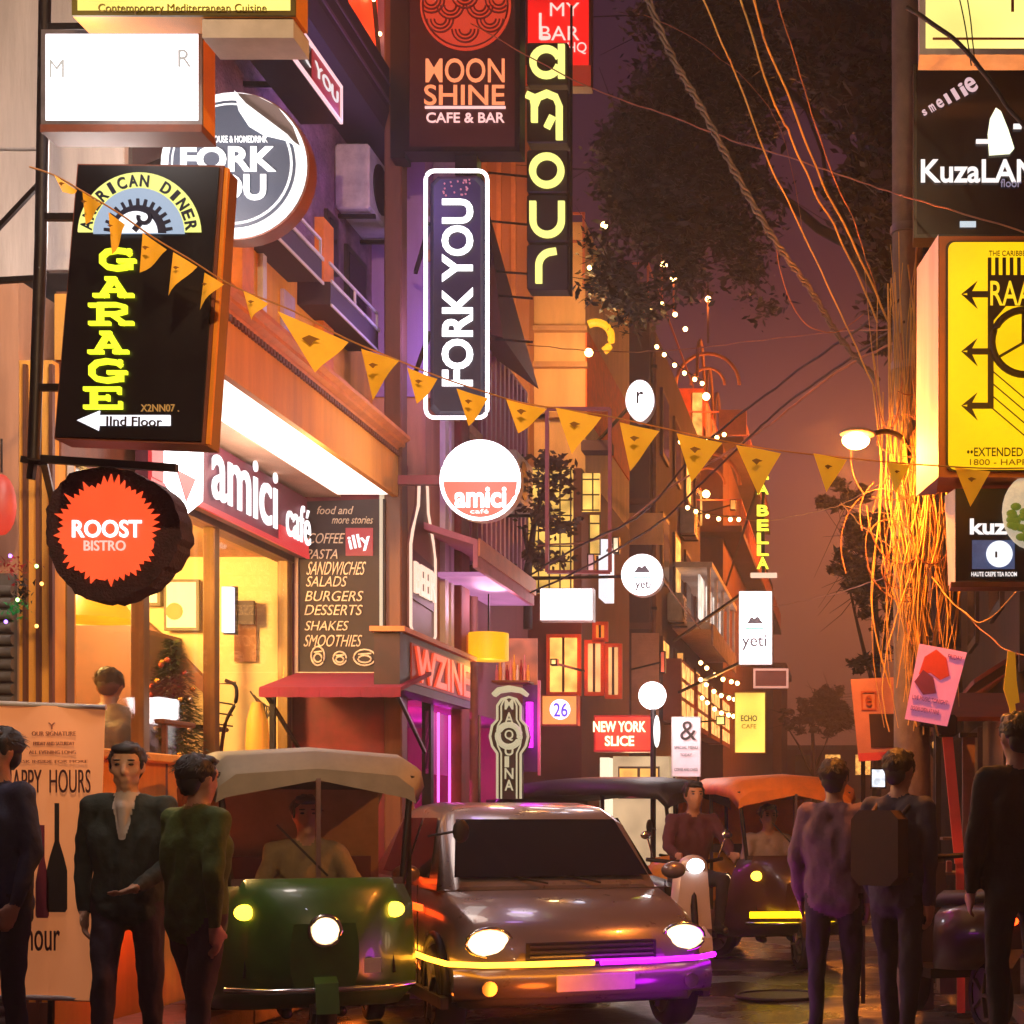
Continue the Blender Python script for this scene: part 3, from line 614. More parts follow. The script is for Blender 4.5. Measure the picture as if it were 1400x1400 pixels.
MB().box(PX(275, 6.6), 6.61, PZ(50, 6.6), PX(400, 6.6), 6.8, PZ(24, 6.6)).build('mount', edge_white, t)
t, x0, x1, z0, z1 = signbox('light_box_sign', 'blank white glowing box sign with faint letters and orange side', 'sign', (58, 42, 278, 172), 7.0, 0.13, edge_orange, white_hot, 0.018, framemat=grey_metal)
faint = M('letter_faint', (90, 90, 90), 0.7, em=(235, 232, 225), es=0.42, var=0)
txt(t, 'M', faint, (68, 82, 88, 106), 6.985, bold=-0.01); txt(t, 'R', faint, (244, 68, 262, 92), 6.985, bold=0.0)
MB().box(x0, 6.98, z0-0.035, x1, 7.14, z0-0.002).build('bottom_edge', edge_brown, t)
MB().box(x0+0.02, 7.131, z0+0.02, x1-0.02, 7.136, z1-0.02).build('added_rear_face', white_hot, t)  # unseen glowing back, added to light the stone wall
lamp('sign_glow', (PX(168, 7), 6.6, PZ(107, 7)), 10, (255, 245, 240), 0.3, t)
lamp('wall_fill', (PX(10, 7), 7.9, PZ(160, 7)), 120, (255, 235, 225), 0.3, t)  # lamp added left of the sign to brighten the stone wall

def fork_round():
    Y = 8.6; cx, cz = PX(322, Y), PZ(227, Y); r = 101*Y/FOC
    t = thing('round_sign', 'big round grey and white steak house sign with peeling corner', 'sign', (cx, Y, cz))
    MB().cyl((cx, Y, cz), (cx, Y+0.12, cz), r, n=48).build('case', edge_brown, t)
    MB().cyl((cx-0.006, Y-0.012, cz), (cx-0.006, Y+0.01, cz), r*0.985, n=48).build('white_disc', E('disc_white', (255, 250, 250), 1.25), t)
    MB().cyl((cx-0.012, Y-0.018, cz+0.004), (cx-0.012, Y-0.005, cz+0.004), r*0.86, n=48).build('dark_ring', M('slate_print', (44, 50, 64), 0.5, em=(66, 74, 90), es=0.45, var=0), t)
    MB().cyl((cx-0.012, Y-0.022, cz+0.004), (cx-0.012, Y-0.005, cz+0.004), r*0.82, n=48).build('white_ring', E('disc_white', (0, 0, 0), 1), t)
    MB().cyl((cx-0.012, Y-0.026, cz+0.004), (cx-0.012, Y-0.005, cz+0.004), r*0.79, n=48).build('slate_disc', M('slate_print', (0, 0, 0)), t)
    # peeled corner: brown backing with a bright curled flap
    P = [px3(328, 131, Y), px3(352, 134, Y), px3(382, 149, Y), px3(403, 176, Y), px3(413, 203, Y), px3(395, 190, Y), px3(360, 165, Y), px3(340, 150, Y)]
    MB().prism([(p[0], p[2]) for p in P], 'XZ', Y-0.034, Y-0.028).build('peeled_backing', M('peel_brown', (92, 80, 80), 0.7), t)
    P = [px3(326, 130, Y), px3(342, 148, Y), px3(362, 163, Y), px3(398, 190, Y), px3(412, 206, Y), px3(395, 197, Y), px3(365, 190, Y), px3(345, 178, Y), px3(332, 158, Y)]
    MB().prism([(p[0], p[2]) for p in P], 'XZ', Y-0.06, Y-0.04).build('curled_flap', E('disc_white', (0, 0, 0), 1), t)
    txt(t, 'FORK', white_txt, (247, 200, 378, 235), Y-0.03, bold=0.07); txt(t, 'YOU', white_txt, (262, 238, 364, 274), Y-0.03, bold=0.07)
    txt(t, 'STEAK HOUSE & HOMEDRINK', white_txt, (263, 186, 366, 195), Y-0.03, bold=0.01)
    MB().bar((cx, Y+0.1, cz+r*0.6), (WA, Y+1.0, cz+r*0.6), 0.03).build('bracket', dark_metal, t)
fork_round()

def slab_glyph(mb, ch, x0, z0, x1, z1, Y, w, t=0.02):
    """slab-serif capital filling the rectangle; w = stroke"""
    W_ = x1-x0; H = z1-z0; k = [0]
    def st(*p, ww=None):
        k[0] += 1; ribbon(mb, [(x0+a*W_, z0+b*H) for a, b in p], (ww or w), Y-0.0006*k[0], t)
    s = w*0.75/H
    if ch == 'A': st((.2, .05), (.5, .92)); st((.5, .92), (.8, .05)); st((.3, .34), (.7, .34), ww=w*.6); st((0, s/2), (.38, s/2), ww=w*.7); st((.62, s/2), (1, s/2), ww=w*.7); st((.3, 1-s/2), (.58, 1-s/2), ww=w*.7)
    if ch == 'R': st((.25, .02), (.25, .98), ww=w*1.15); st((.2, .94), (.62, .94), (.8, .84), (.8, .62), (.62, .52), (.25, .52), ww=w*.8); st((.5, .5), (.8, .08), ww=w); st((0, s/2), (.48, s/2), ww=w*.7); st((.68, s/2), (1, s/2), ww=w*.7); st((0, 1-s/2), (.4, 1-s/2), ww=w*.7)
    if ch == 'G': st((.86, .72), (.74, .88), (.5, .94), (.26, .86), (.14, .66), (.14, .34), (.26, .14), (.5, .06), (.74, .12), (.86, .28)); st((.84, .02), (.84, .42)); st((.52, .42), (1, .42), ww=w*.7); st((.84, .7), (.84, 1), ww=w*.6)
    if ch == 'E': st((.25, .02), (.25, .98), ww=w*1.2); st((0, s/2), (.95, s/2), ww=w*.75); st((0, 1-s/2), (.92, 1-s/2), ww=w*.75); st((.25, .5), (.65, .5), ww=w*.7); st((.93, 0), (.93, .34), ww=w*.6); st((.9, .66), (.9, 1), ww=w*.6); st((.62, .36), (.62, .64), ww=w*.5)

def garage():
    Y = 7.0; lean = math.atan2(-30, 378)
    t = thing('diner_sign', 'tall black diner sign with yellow stacked letters and half-wheel emblem', 'sign', (PX(190, Y), Y, PZ(604, Y)))
    def q(px, py): return (PX(px, Y), PZ(py, Y))
    body = [q(74, 600), q(280, 608), q(306, 226), q(106, 224)]
    MB().prism(body, 'XZ', Y, Y+0.16).build('case', edge_brown, t)
    MB().prism([q(77, 597), q(276, 604), q(301, 230), q(109, 227)], 'XZ', Y-0.012, Y+0.01).build('sign_face', black_pl, t)
    MB().bar((*q(282, 606)[:1], Y+0.02, q(282, 606)[1]), (q(308, 228)[0], Y+0.02, q(308, 228)[1]), 0.02).build('edge_strip', edge_orange, t)
    # half wheel emblem
    cx, cz = q(193, 322); k = Y/FOC
    mb = MB(); mb.prism(arc(cx, cz, 84*k, 2, 178, 30), 'XZ', Y-0.02, Y-0.01); mb.build('emblem_arch', E('emblem_lemon', (240, 240, 130), 0.95), t)
    MB().prism(arc(cx, cz, 62*k, 0, 180, 26), 'XZ', Y-0.026, Y-0.018).build('emblem_band', E('emblem_blue', (170, 190, 215), 0.75), t)
    g = []
    for i in range(13):
        a0 = i*180/13
        for f, r in ((0.0, 38), (0.3, 38), (0.38, 47), (0.72, 47), (0.8, 38)): g.append((cx+r*k*math.cos(R(a0+f*13.8)), cz+r*k*math.sin(R(a0+f*13.8))))
    MB().prism(g, 'XZ', Y-0.032, Y-0.024).build('emblem_gear', M('navy_print', (20, 26, 60), 0.5, var=0), t)
    MB().prism(arc(cx-2*k, cz, 29*k, 0, 180, 20), 'XZ', Y-0.038, Y-0.03).build('emblem_hub', E('emblem_white', (250, 250, 255), 1.1), t)
    w_ = MB(); ribbon(w_, [(cx-4*k, cz+2*k), (cx+6*k, cz+14*k)], 7*k, Y-0.046, 0.01); ribbon(w_, arc(cx+10*k, cz+20*k, 8*k, -200, 60, 12), 5*k, Y-0.0465, 0.01); w_.build('emblem_wrench', M('navy_print', (0, 0, 0)), t)
    l_ = MB()
    for i, ch in enumerate('AMERICAN DINER'):
        if ch == ' ': continue
        a = 171-i*12.5; r = 72*k; x = cx+r*math.cos(R(a)); z = cz+r*math.sin(R(a))
        txt(t, ch, None, (x-6*k*(0.5 if ch == 'I' else 1), z-8*k, x+6*k*(0.5 if ch == 'I' else 1), z+8*k), Y-0.022, rot=a-90, px=False, bold=0.045, mb=l_)
        if ch in 'NR' and i in (7, 13): l_.build('lettering', M('navy_print', (0, 0, 0)), t); l_ = MB()
    for ch, (a, b, c, d) in zip('GARAGE', ((136, 343, 189, 371), (131, 381, 186, 409), (125, 417, 186, 447), (124, 455, 179, 486), (121, 494, 177, 524), (118, 531, 172, 561))):
        mb = MB(); slab_glyph(mb, ch, PX(a, Y), PZ(d, Y), PX(c, Y), PZ(b, Y), Y-0.03, 7.2*k); mb.build('letter', yel_txt, t)
    MB().prism([q(108, 576), q(139, 563), q(138, 569), q(235, 569), q(235, 583), q(138, 583), q(137, 590)], 'XZ', Y-0.02, Y-0.01).build('arrow', E('arrow_white', (250, 246, 255), 1.2), t)
    txt(t, 'IInd Floor', dark_txt, (146, 570, 222, 583), Y-0.024, bold=0.02, rot=-1)
    txt(t, 'X2NN07 .', M('letter_tan', (170, 130, 70), 0.6, em=(170, 130, 70), es=0.4, var=0), (193, 553, 245, 563), Y-0.016, bold=0.0)
garage()

def roost():
    Y = 7.6; cx, cz = PX(151, Y), PZ(728, Y); k = Y/FOC
    t = thing('log_slice_sign', 'round bark-edged sign glowing red with bistro name', 'sign', (cx, Y, cz))
    pts = []
    for i in range(72):
        a = 2*math.pi*i/72; r = (92+4*math.sin(3*a+1)+3*pnoise(Vector((math.cos(a)*6, math.sin(a)*6, 1)))+rnd.uniform(-2, 2))*k
        pts.append((cx+r*math.cos(a), cz+r*math.sin(a)))
    MB().prism(pts, 'XZ', Y, Y+0.15).build('bark_rim', M('bark', (56, 30, 38), 0.85, var=0.4, sc=14, bump=0.8), t)
    pts = []
    for i in range(96):
        a = 2*math.pi*i/96; sp = rnd.uniform(4, 17) if i % 2 else rnd.uniform(-3, 3)
        if a > math.pi*1.02 and a < math.pi*1.98 and i % 2: sp = rnd.uniform(2, 12)
        r = (62+sp)*k; pts.append((cx-3*k+r*math.cos(a), cz+r*math.sin(a)*1.02))
    MB().prism(pts, 'XZ', Y-0.012, Y+0.01).build('splash_face', E('lit_coral', (255, 80, 40), 1.05, 0.08, 5), t)
    txt(t, 'ROOST', white_txt, (99, 711, 194, 735), Y-0.016, bold=0.04); txt(t, 'BISTRO', E('letter_pink', (255, 180, 165), 1.1), (115, 739, 172, 753), Y-0.016, bold=0.02)
    h = MB(); h.bar(px3(48, 627, Y), px3(242, 640, Y), 0.035); h.bar(px3(50, 590, Y), px3(42, 655, Y), 0.03); h.bar(px3(30, 628, Y), px3(55, 632, Y), 0.03)
    h.build('bracket', dark_metal, t)
    g = MB(); g.bar((px3(60, 632, Y)), (px3(60, 632, Y)[0]-0.7, Y+1.55, PZ(632, Y)), 0.03); g.build('wall_arm', dark_metal, t)
roost()

def small_fork():
    wall_txt = E('letter_soft', (236, 226, 226), .8)
    X = -3.62; y0, y1 = FY(396, X), FY(465, X)
    t = thing('wall_sign', 'slanted-looking black and red wall sign with white outline above the round sign', 'sign', (X, y0, 6.2))
    za, zb = 6.28, 6.86
    zf = lambda py, y: CZ+(HZ-py)/FOC*y
    za = zf(170, y1); zb = zf(118, y1)+0.0
    MB().box(X-0.28, y0-1.2, za, X, y1, zb).build('case', black_pl, t)
    MB().box(X+0.0, y0+0.42, za+0.02, X+0.006, y1-0.02, zb-0.02).build('red_half', E('lit_crimson', (190, 30, 40), 0.5), t)
    o = MB(); 
    for a, b, c, d in ((y0-1.2, za, y1, za+0.02), (y0-1.2, zb-0.02, y1, zb), (y1-0.02, za, y1, zb)): o.box(X, a, b, X+0.02, c, d)
    o.build('outline', E('line_pink', (255, 200, 205), 0.9), t)
    txt_side(t, 'FORK', wall_txt, X+0.004, y0-0.75, za+0.10, y0+0.38, zb-0.08, bold=0.02, depth=.008)
    txt_side(t, 'YOU', wall_txt, X+0.008, y0+0.46, za+0.10, y1-0.08, zb-0.08, bold=0.02, depth=.008)
    MB().bar((X-0.25, y1-0.4, za+0.1), (-4.15, y1-0.4, za+0.1), 0.03).build('bracket', dark_metal, t)
small_fork()

def amici_side():
    X = -4.42; lw_ = E('letter_cafe', (255, 244, 246), 1.3)
    t = thing('cafe_name_sign', 'long dark red cafe name board with tall white glowing letters', 'sign', (X, 10.2, 3.45))
    MB().box(X-0.08, 10.1, 3.47, X, 13.05, 3.95).build('board', M('board_plum', (96, 30, 50), 0.6, var=0.2), t)
    MB().box(X, 10.1, 3.46, X+0.02, 13.05, 3.50).box(X, 12.4, 3.5, X+0.018, 13.04, 3.62).build('red_band', E('lit_band_red', (230, 40, 50), 0.7), t)
    MB().prism([(10.28, 3.98), (10.9, 3.98), (10.88, 3.5), (10.58, 3.34), (10.3, 3.5)], 'YZ', X, X+0.03).build('crest', white_hot, t)
    MB().box(X+0.001, 10.1, 3.5, X+0.026, 10.27, 3.96).build('crest_side', E('lit_band_red', (0, 0, 0), 1), t)
    MB().prism([(10.45, 3.62), (10.75, 3.62), (10.6, 3.44)], 'YZ', X+0.031, X+0.036).build('crest_mark', E('lit_band_red', (0, 0, 0), 1), t)
    txt_side(t, 'amici', lw_, X+0.02, 11.05, 3.56, 12.3, 3.99, bold=0.02, depth=0.012)
    txt_side(t, 'café', lw_, X+0.02, 12.5, 3.56, 13.06, 3.86, bold=0.015, depth=0.01)
    lamp('name_glow', (X+0.4, 11.7, 3.3), 5, (255, 225, 235), 0.3, t)
amici_side()

def chalkboard():
    Y = 13.15
    t = thing('menu_chalkboard', 'tall chalkboard listing coffee, pasta and desserts beside the cafe windows', 'chalkboard', (PX(463, Y), Y, PZ(920, Y)))
    MB().prism([(PX(406, Y), PZ(922, Y)), (PX(526, Y), PZ(917, Y)), (PX(526, Y), PZ(682, Y)), (PX(406, Y), PZ(686, Y))], 'XZ', Y, Y+0.05).build('board', M('chalk_brown', (50, 36, 36), 0.75, var=0.25, sc=4), t)
    MB().box(PX(404, Y), Y-0.02, PZ(924, Y), PX(408, Y), Y+0.03, PZ(684, Y)).box(PX(408, Y), Y-0.02, PZ(924, Y), PX(526, Y), Y+0.03, PZ(919, Y)).build('frame', M('frame_pale', (214, 180, 150), 0.6), t)
    ck = M('chalk', (206, 180, 150), 0.8, em=(226, 200, 170), es=0.12, var=.3, sc=40)
    for s, r in (('food and', (434, 692, 482, 703)), ('more stories', (455, 706, 510, 716)), ('COFFEE', (422, 729, 470, 743)), ('PASTA', (420, 751, 463, 764)), ('SANDWICHES', (421, 768, 499, 786)),
                 ('SALADS', (420, 788, 474, 802)), ('BURGERS', (419, 808, 496, 822)), ('DESSERTS', (418, 827, 495, 841)), ('SHAKES', (418, 849, 476, 862)), ('SMOOTHIES', (417, 868, 494, 884))):
        txt(t, s, ck, r, Y-0.004, bold=-0.005, shear=0.25)
    MB().box(PX(473, Y), Y-0.01, PZ(760, Y), PX(510, Y), Y, PZ(722, Y)).build('red_square', E('lit_square_red', (214, 40, 50), 0.6), t)
    txt(t, 'illy', white_txt, (477, 730, 507, 754), Y-0.012, bold=0.03, rot=12)
    for i, (px, py, a, b) in enumerate(((435, 897, 9, 13), (465, 900, 9, 9), (499, 899, 15, 11))):
        d = MB(); c = (PX(px, Y), 0, PZ(py, Y)); k = Y/FOC
        d.ring((c[0], Y-0.006, c[2]), (a*k, b*k), 0.008, n=16, k=5); d.ring((c[0], Y-0.006, c[2]-b*k*0.2), (a*k*0.6, b*k*0.45), 0.008, n=12, k=5)
        d.bar((c[0]-a*k*0.6, Y-0.006, c[2]+b*k*0.4), (c[0]+a*k*0.6, Y-0.006, c[2]+b*k*0.5), 0.012); d.build('chalk_drawing', ck, t)
chalkboard()

def moonshine():
    Y = 13.0; k = Y/FOC
    t, x0, x1, z0, z1 = signbox('cafe_bar_sign', 'big maroon cafe and bar sign with orange wave-patterned disc', 'sign', (553, -140, 711, 208), Y, 0.2, black_pl, M('deep_maroon', (44, 8, 12), 0.5, em=(90, 10, 14), es=0.12, var=0.2, sc=2), 0.04)
    MB().box(x0-0.12, Y+0.02, z0-0.04, x0-0.002, Y+0.2, z1).build('side_frame', black_pl, t)
    cx, cz = PX(637, Y), PZ(8, Y)
    MB().cyl((cx, Y-0.02, cz), (cx, Y-0.005, cz), 62*k, n=48).build('moon_disc', E('lit_dull_red', (214, 56, 30), 0.72), t)
    mb = MB()
    for i, (dx, dz) in enumerate(((-34, -20), (0, -34), (34, -20), (-20, -2), (20, -2), (-46, 6), (46, 6), (0, 12), (-30, 26), (30, 26), (0, 44))):
        for j, r in enumerate((18, 13, 8)):
            a = [(cx+dx*k+q[0], cz+dz*k+q[1]) for q in arc(0, 0, r*k, 180, 360, 10)]
            a = [p for p in a if math.hypot(p[0]-cx, p[1]-cz) < 58*k]
            if len(a) > 2: ribbon(mb, a, 2.2*k, Y-0.03-0.0004*(i*3+j), 0.008)
    mb.ring((cx, Y-0.024, cz), 58*k, 0.008, n=40, k=4)
    mb.build('wave_lines', M('maroon_line', (90, 16, 14), 0.5, em=(90, 16, 14), es=0.2, var=0), t)
    o1 = E('letter_orange', (255, 140, 90), 0.95)
    txt(t, 'MOON', o1, (582, 80, 690, 113), Y-0.02, bold=0.02); txt(t, 'SHINE', o1, (580, 116, 690, 144), Y-0.02, bold=0.025)
    pk = E('letter_rose', (255, 190, 185), 1.0)
    MB().box(PX(582, Y), Y-0.03, PZ(150, Y), PX(692, Y), Y-0.015, PZ(147, Y)).build('rule', pk, t)
    txt(t, 'CAFE & BAR', pk, (583, 154, 690, 168), Y-0.02, bold=0.03)
    MB().box(PX(620, Y), Y+0.05, PZ(236, Y), PX(650, Y), Y+0.2, z0-0.002).build('mount', black_pl, t)
moonshine()

def fork_vertical():
    Y = 12.4; k = Y/FOC
    t = thing('vertical_neon_sign', 'tall navy sign with white neon border and sideways lettering', 'sign', (PX(625, Y), Y, PZ(572, Y)))
    x0, x1, z0, z1 = PX(583, Y), PX(667, Y), PZ(572, Y), PZ(235, Y)
    MB().rbox(x0+0.02, Y, z0+0.02, x1-0.02, Y+0.14, z1-0.02, 0.06).build('case', M('navy_face', (20, 16, 34), 0.5, em=(60, 44, 120), es=0.05, var=0.1), t)
    r = 12*k; pts = []
    for cx, cz, a in ((x1-r, z1-r, 0), (x0+r, z1-r, 90), (x0+r, z0+r, 180), (x1-r, z0+r, 270)): pts += arc(cx, cz, r, a, a+90, 6)
    pts.append(pts[0]); MB().tube([(p[0], Y-0.02, p[1]) for p in pts], 2.6*k, 8).build('neon_border', white_hot, t)
    txt(t, 'FORK YOU', E('letter_white_hot', (255, 252, 255), 2.2), (604, 272, 647, 528), Y-0.012, bold=0.06, rot=90)
    d = MB()
    for i in range(26): d.ell((PX(rnd.uniform(606, 645), Y), Y-0.004, PZ(rnd.uniform(246, 268), Y)), 0.008, 0, 5, 4)
    d.build('dotted_mark', E('dots_rose', (210, 120, 140), 0.7), t)
    for py in (300, 450): MB().bar((x0, Y+0.1, PZ(py, Y)), (XB, Y+1.2, PZ(py, Y)), 0.03).build('bracket', dark_metal, t)
    lamp('violet_glow', (PX(590, Y), Y+0.9, PZ(420, Y)), 30, (185, 150, 255), 0.3, t)  # violet lamps added beside the white neon to tint the walls
    lamp('violet_glow', (PX(560, Y), Y-0.6, PZ(250, Y)), 24, (185, 145, 255), 0.3, t)
fork_vertical()

def amour():
    Y = 14.3; k = Y/FOC
    t = thing('letter_block_sign', 'stack of five dark blocks each with one rounded yellow letter', 'sign', (PX(748, Y), Y, PZ(395, Y)))
    q = lambda px, py: (PX(px, Y), PZ(py, Y))
    for (a, b) in ((58, 116), (122, 195), (205, 263), (266, 330), (334, 396)):
        MB().rbox(PX(720, Y), Y, PZ(b, Y), PX(777, Y), Y+0.18, PZ(a, Y), 0.015).build('block', M('block_black', (30, 14, 16), 0.5), t)
    MB().bar((PX(777, Y)+0.01, Y+0.1, PZ(0, Y)), (PX(777, Y)+0.01, Y+0.1, PZ(400, Y)), 0.02).build('mast', dark_metal, t)
    wd = 9*k
    gl = [[[*arc(*q(747, 86), 18*k, 20, 345, 22)], [q(768, 62), q(768, 108)]],
          [[q(720, 130), q(729, 134), q(731, 146), q(731, 168)], [q(731, 146), q(736, 134), q(748, 129), q(760, 134), q(765, 146), q(765, 192)], [q(748, 176), q(756, 160)]],
          [[*arc(*q(748, 234), 19.5*k, 0, 360, 28)]],
          [[q(729, 276), q(729, 302), *arc(*q(748.5, 302), 19.5*k, 180, 360, 14)[1:], q(768, 276)]],
          [[q(737, 388), q(737, 364), *arc(*q(756, 364), 19*k, 180, 95, 8)[1:], q(761, 344)]]]
    for g in gl:
        mb = MB()
        for i, s in enumerate(g): ribbon(mb, s, wd, Y-0.03-0.0008*i, 0.03)
        mb.build('letter', pale_txt, t)
    for py in (236, 302, 370, 403, 463):
        MB().bar((PX(668, 16.2), 16.2, PZ(py, 16.2)), (PX(724, Y), Y+0.1, PZ(py, Y)), 0.02).build('bracket', dark_metal, t)
amour()

def my_bar():
    Y = 16.0
    t, *_ = signbox('red_bar_sign', 'glowing red hanging sign with thin white bar lettering behind the yellow letters', 'sign', (719, -60, 808, 119), Y, 0.15, M('red_case', (110, 24, 20), 0.5), E('lit_pure_red', (240, 20, 16), 0.95, 0.25, 1.5), 0.02)
    thin = E('letter_thin_pink', (255, 180, 170), 1.3)
    for s, r in (('MY', (752, 4, 792, 22)), ('L', (737, 18, 752, 54)), ('BAR', (739, 36, 792, 55)), ('HQ', (776, 58, 802, 74))): txt(t, s, thin, r, Y-0.02, bold=-0.005)
    MB().box(PX(719, Y), Y-0.013, PZ(118, Y), PX(808, Y), Y-0.006, PZ(90, Y)).build('lower_band', M('brick_band', (190, 60, 36), 0.6, em=(190, 60, 36), es=0.25, var=0), t)
my_bar()

def amici_round():
    Y = 12.6; cx, cz = PX(657, Y), PZ(657, Y); k = Y/FOC; r = 55*k
    t = thing('round_cafe_sign', 'round white glowing cafe sign with red lower band', 'sign', (cx, Y, cz))
    MB().cyl((cx, Y, cz), (cx, Y+0.12, cz), r, n=48).build('case', edge_white, t)
    MB().prism(arc(cx, cz, r*0.99, 0, 180, 30)+[(cx-r, cz-0.02), (cx+r, cz-0.02)][0:0], 'XZ', Y-0.012, Y-0.002).build('white_face', white_hot, t)
    MB().prism(arc(cx, cz-0.002, r*0.93, 182, 358, 30), 'XZ', Y-0.010, Y-0.002).build('red_face', E('lit_salmon', (226, 96, 70), 0.9), t)
    MB().ring((cx, Y-0.01, cz), r*0.965, 0.014, n=40, k=6).build('rim', white_hot, t)
    txt(t, 'amici', white_hot, (622, 666, 692, 694), Y-0.014, bold=0.05, rot=0); txt(t, 'café', white_txt, (643, 696, 668, 702), Y-0.014, bold=0.0)
    MB().bar(px3(546, 657, Y+0.1), px3(604, 657, Y+0.06), 0.07).build('bracket', M('bracket_plum', (96, 30, 44), 0.5), t)
    lamp('sign_glow', (cx, Y-0.5, cz+0.1), 12, (255, 235, 245), 0.3, t)
amici_round()

def bottle_sign():
    X = XB+0.02; y0, y1 = FY(555, XB), FY(589, XB); yc = (y0+y1)/2
    t = thing('bottle_wall_sign', 'pale outline of a beer bottle fixed on the tan side wall', 'sign', (X, yc, 3))
    zc = 3.6; h = 1.30; w_ = 0.40
    prof = [(-.5, .0), (-.36, -.06), (0, -.1), (.36, -.06), (.5, 0), (.5, .52), (.42, .62), (.2, .8), (.17, .96), (.1, 1.0), (-.1, 1.0), (-.17, .96), (-.2, .8), (-.42, .62), (-.5, .52)]
    zb = 2.95; P = [(yc+a*(y1-y0), zb+b*h) for a, b in prof]
    MB().prism(P, 'YZ', X-0.015, X+0.01).build('bottle_shape', M('bottle_brown', (110, 60, 44), 0.5), t)
    MB().tube([(X+0.02, a, b) for a, b in P+[P[0]]], 0.013, 6).build('outline_tube', E('tube_peach', (255, 206, 180), 1.0), t)
    MB().prism([(yc-.45*(y1-y0), zb+.18*h), (yc+.45*(y1-y0), zb+.16*h), (yc+.45*(y1-y0), zb+.46*h), (yc-.45*(y1-y0), zb+.5*h)], 'YZ', X+0.011, X+0.02).build('label', M('label_maroon', (70, 20, 20), 0.5), t)
    txt_side(t, 'BEER', E('tube_peach', (0, 0, 0), 1), X+0.025, yc-.42*(y1-y0), zb+.22*h, yc+.42*(y1-y0), zb+.42*h, bold=0.03)
bottle_sign()

def zine_sign():
    X = -3.5
    t = thing('wooden_bar_sign', 'slanting-edged dark wooden box sign with red letters over the pink awning', 'sign', (X, 13.5, 2.38))
    MB().box(X-0.2, 12.45, 2.36, X, 14.75, 2.80).build('case', M('case_walnut', (60, 30, 24), 0.6, var=0.3, sc=6), t)
    MB().box(X-0.22, 12.4, 2.8, X+0.05, 14.8, 2.84).build('top_board', M('board_orange', (204, 122, 60), 0.6), t)
    MB().box(X, 12.75, 2.43, X+0.012, 14.7, 2.75).build('sign_face', M('face_dull_red', (120, 34, 20), 0.6, em=(160, 40, 20), es=0.25, var=0.1), t)
    txt_side(t, 'WZINE', E('letter_red', (240, 74, 44), 0.85), X+0.012, 12.82, 2.45, 14.62, 2.73, bold=0.05)
zine_sign()
def pink_awning():
    t = thing('pink_awning', 'crimson cloth awning under the chalkboard', 'awning', (-4.1, 12.9, 2.2))
    cl = M('crimson_cloth', (126, 18, 52), 0.8, var=0.15, sc=6)
    MB().prism([(13.2, 2.56), (12.3, 2.36), (12.3, 2.33), (13.2, 2.53)], 'YZ', PX(404, 13.1), -3.45).build('cloth', cl, t)
    v = MB()
    for i in range(7):
        a = PX(404, 13.1)+i*0.155; v.prism([(a, 2.35), (a+0.153, 2.35), (a+0.153, 2.285), (a+0.07, 2.28), (a+0.0, 2.285)], 'XZ', 12.29, 12.3)
    v.build('valance', cl, t)
    for x in (PX(404, 13.1)+0.02, -3.5): MB().bar((x, 12.33, 2.34), (x, 13.18, 1.9), 0.025).build('arm', dark_metal, t)
    f = MB(); f.bar((-4.5, 12.5, 0.1), (-4.5, 12.5, 2.3), 0.04)
    f.build('post', dark_metal, t)
pink_awning()

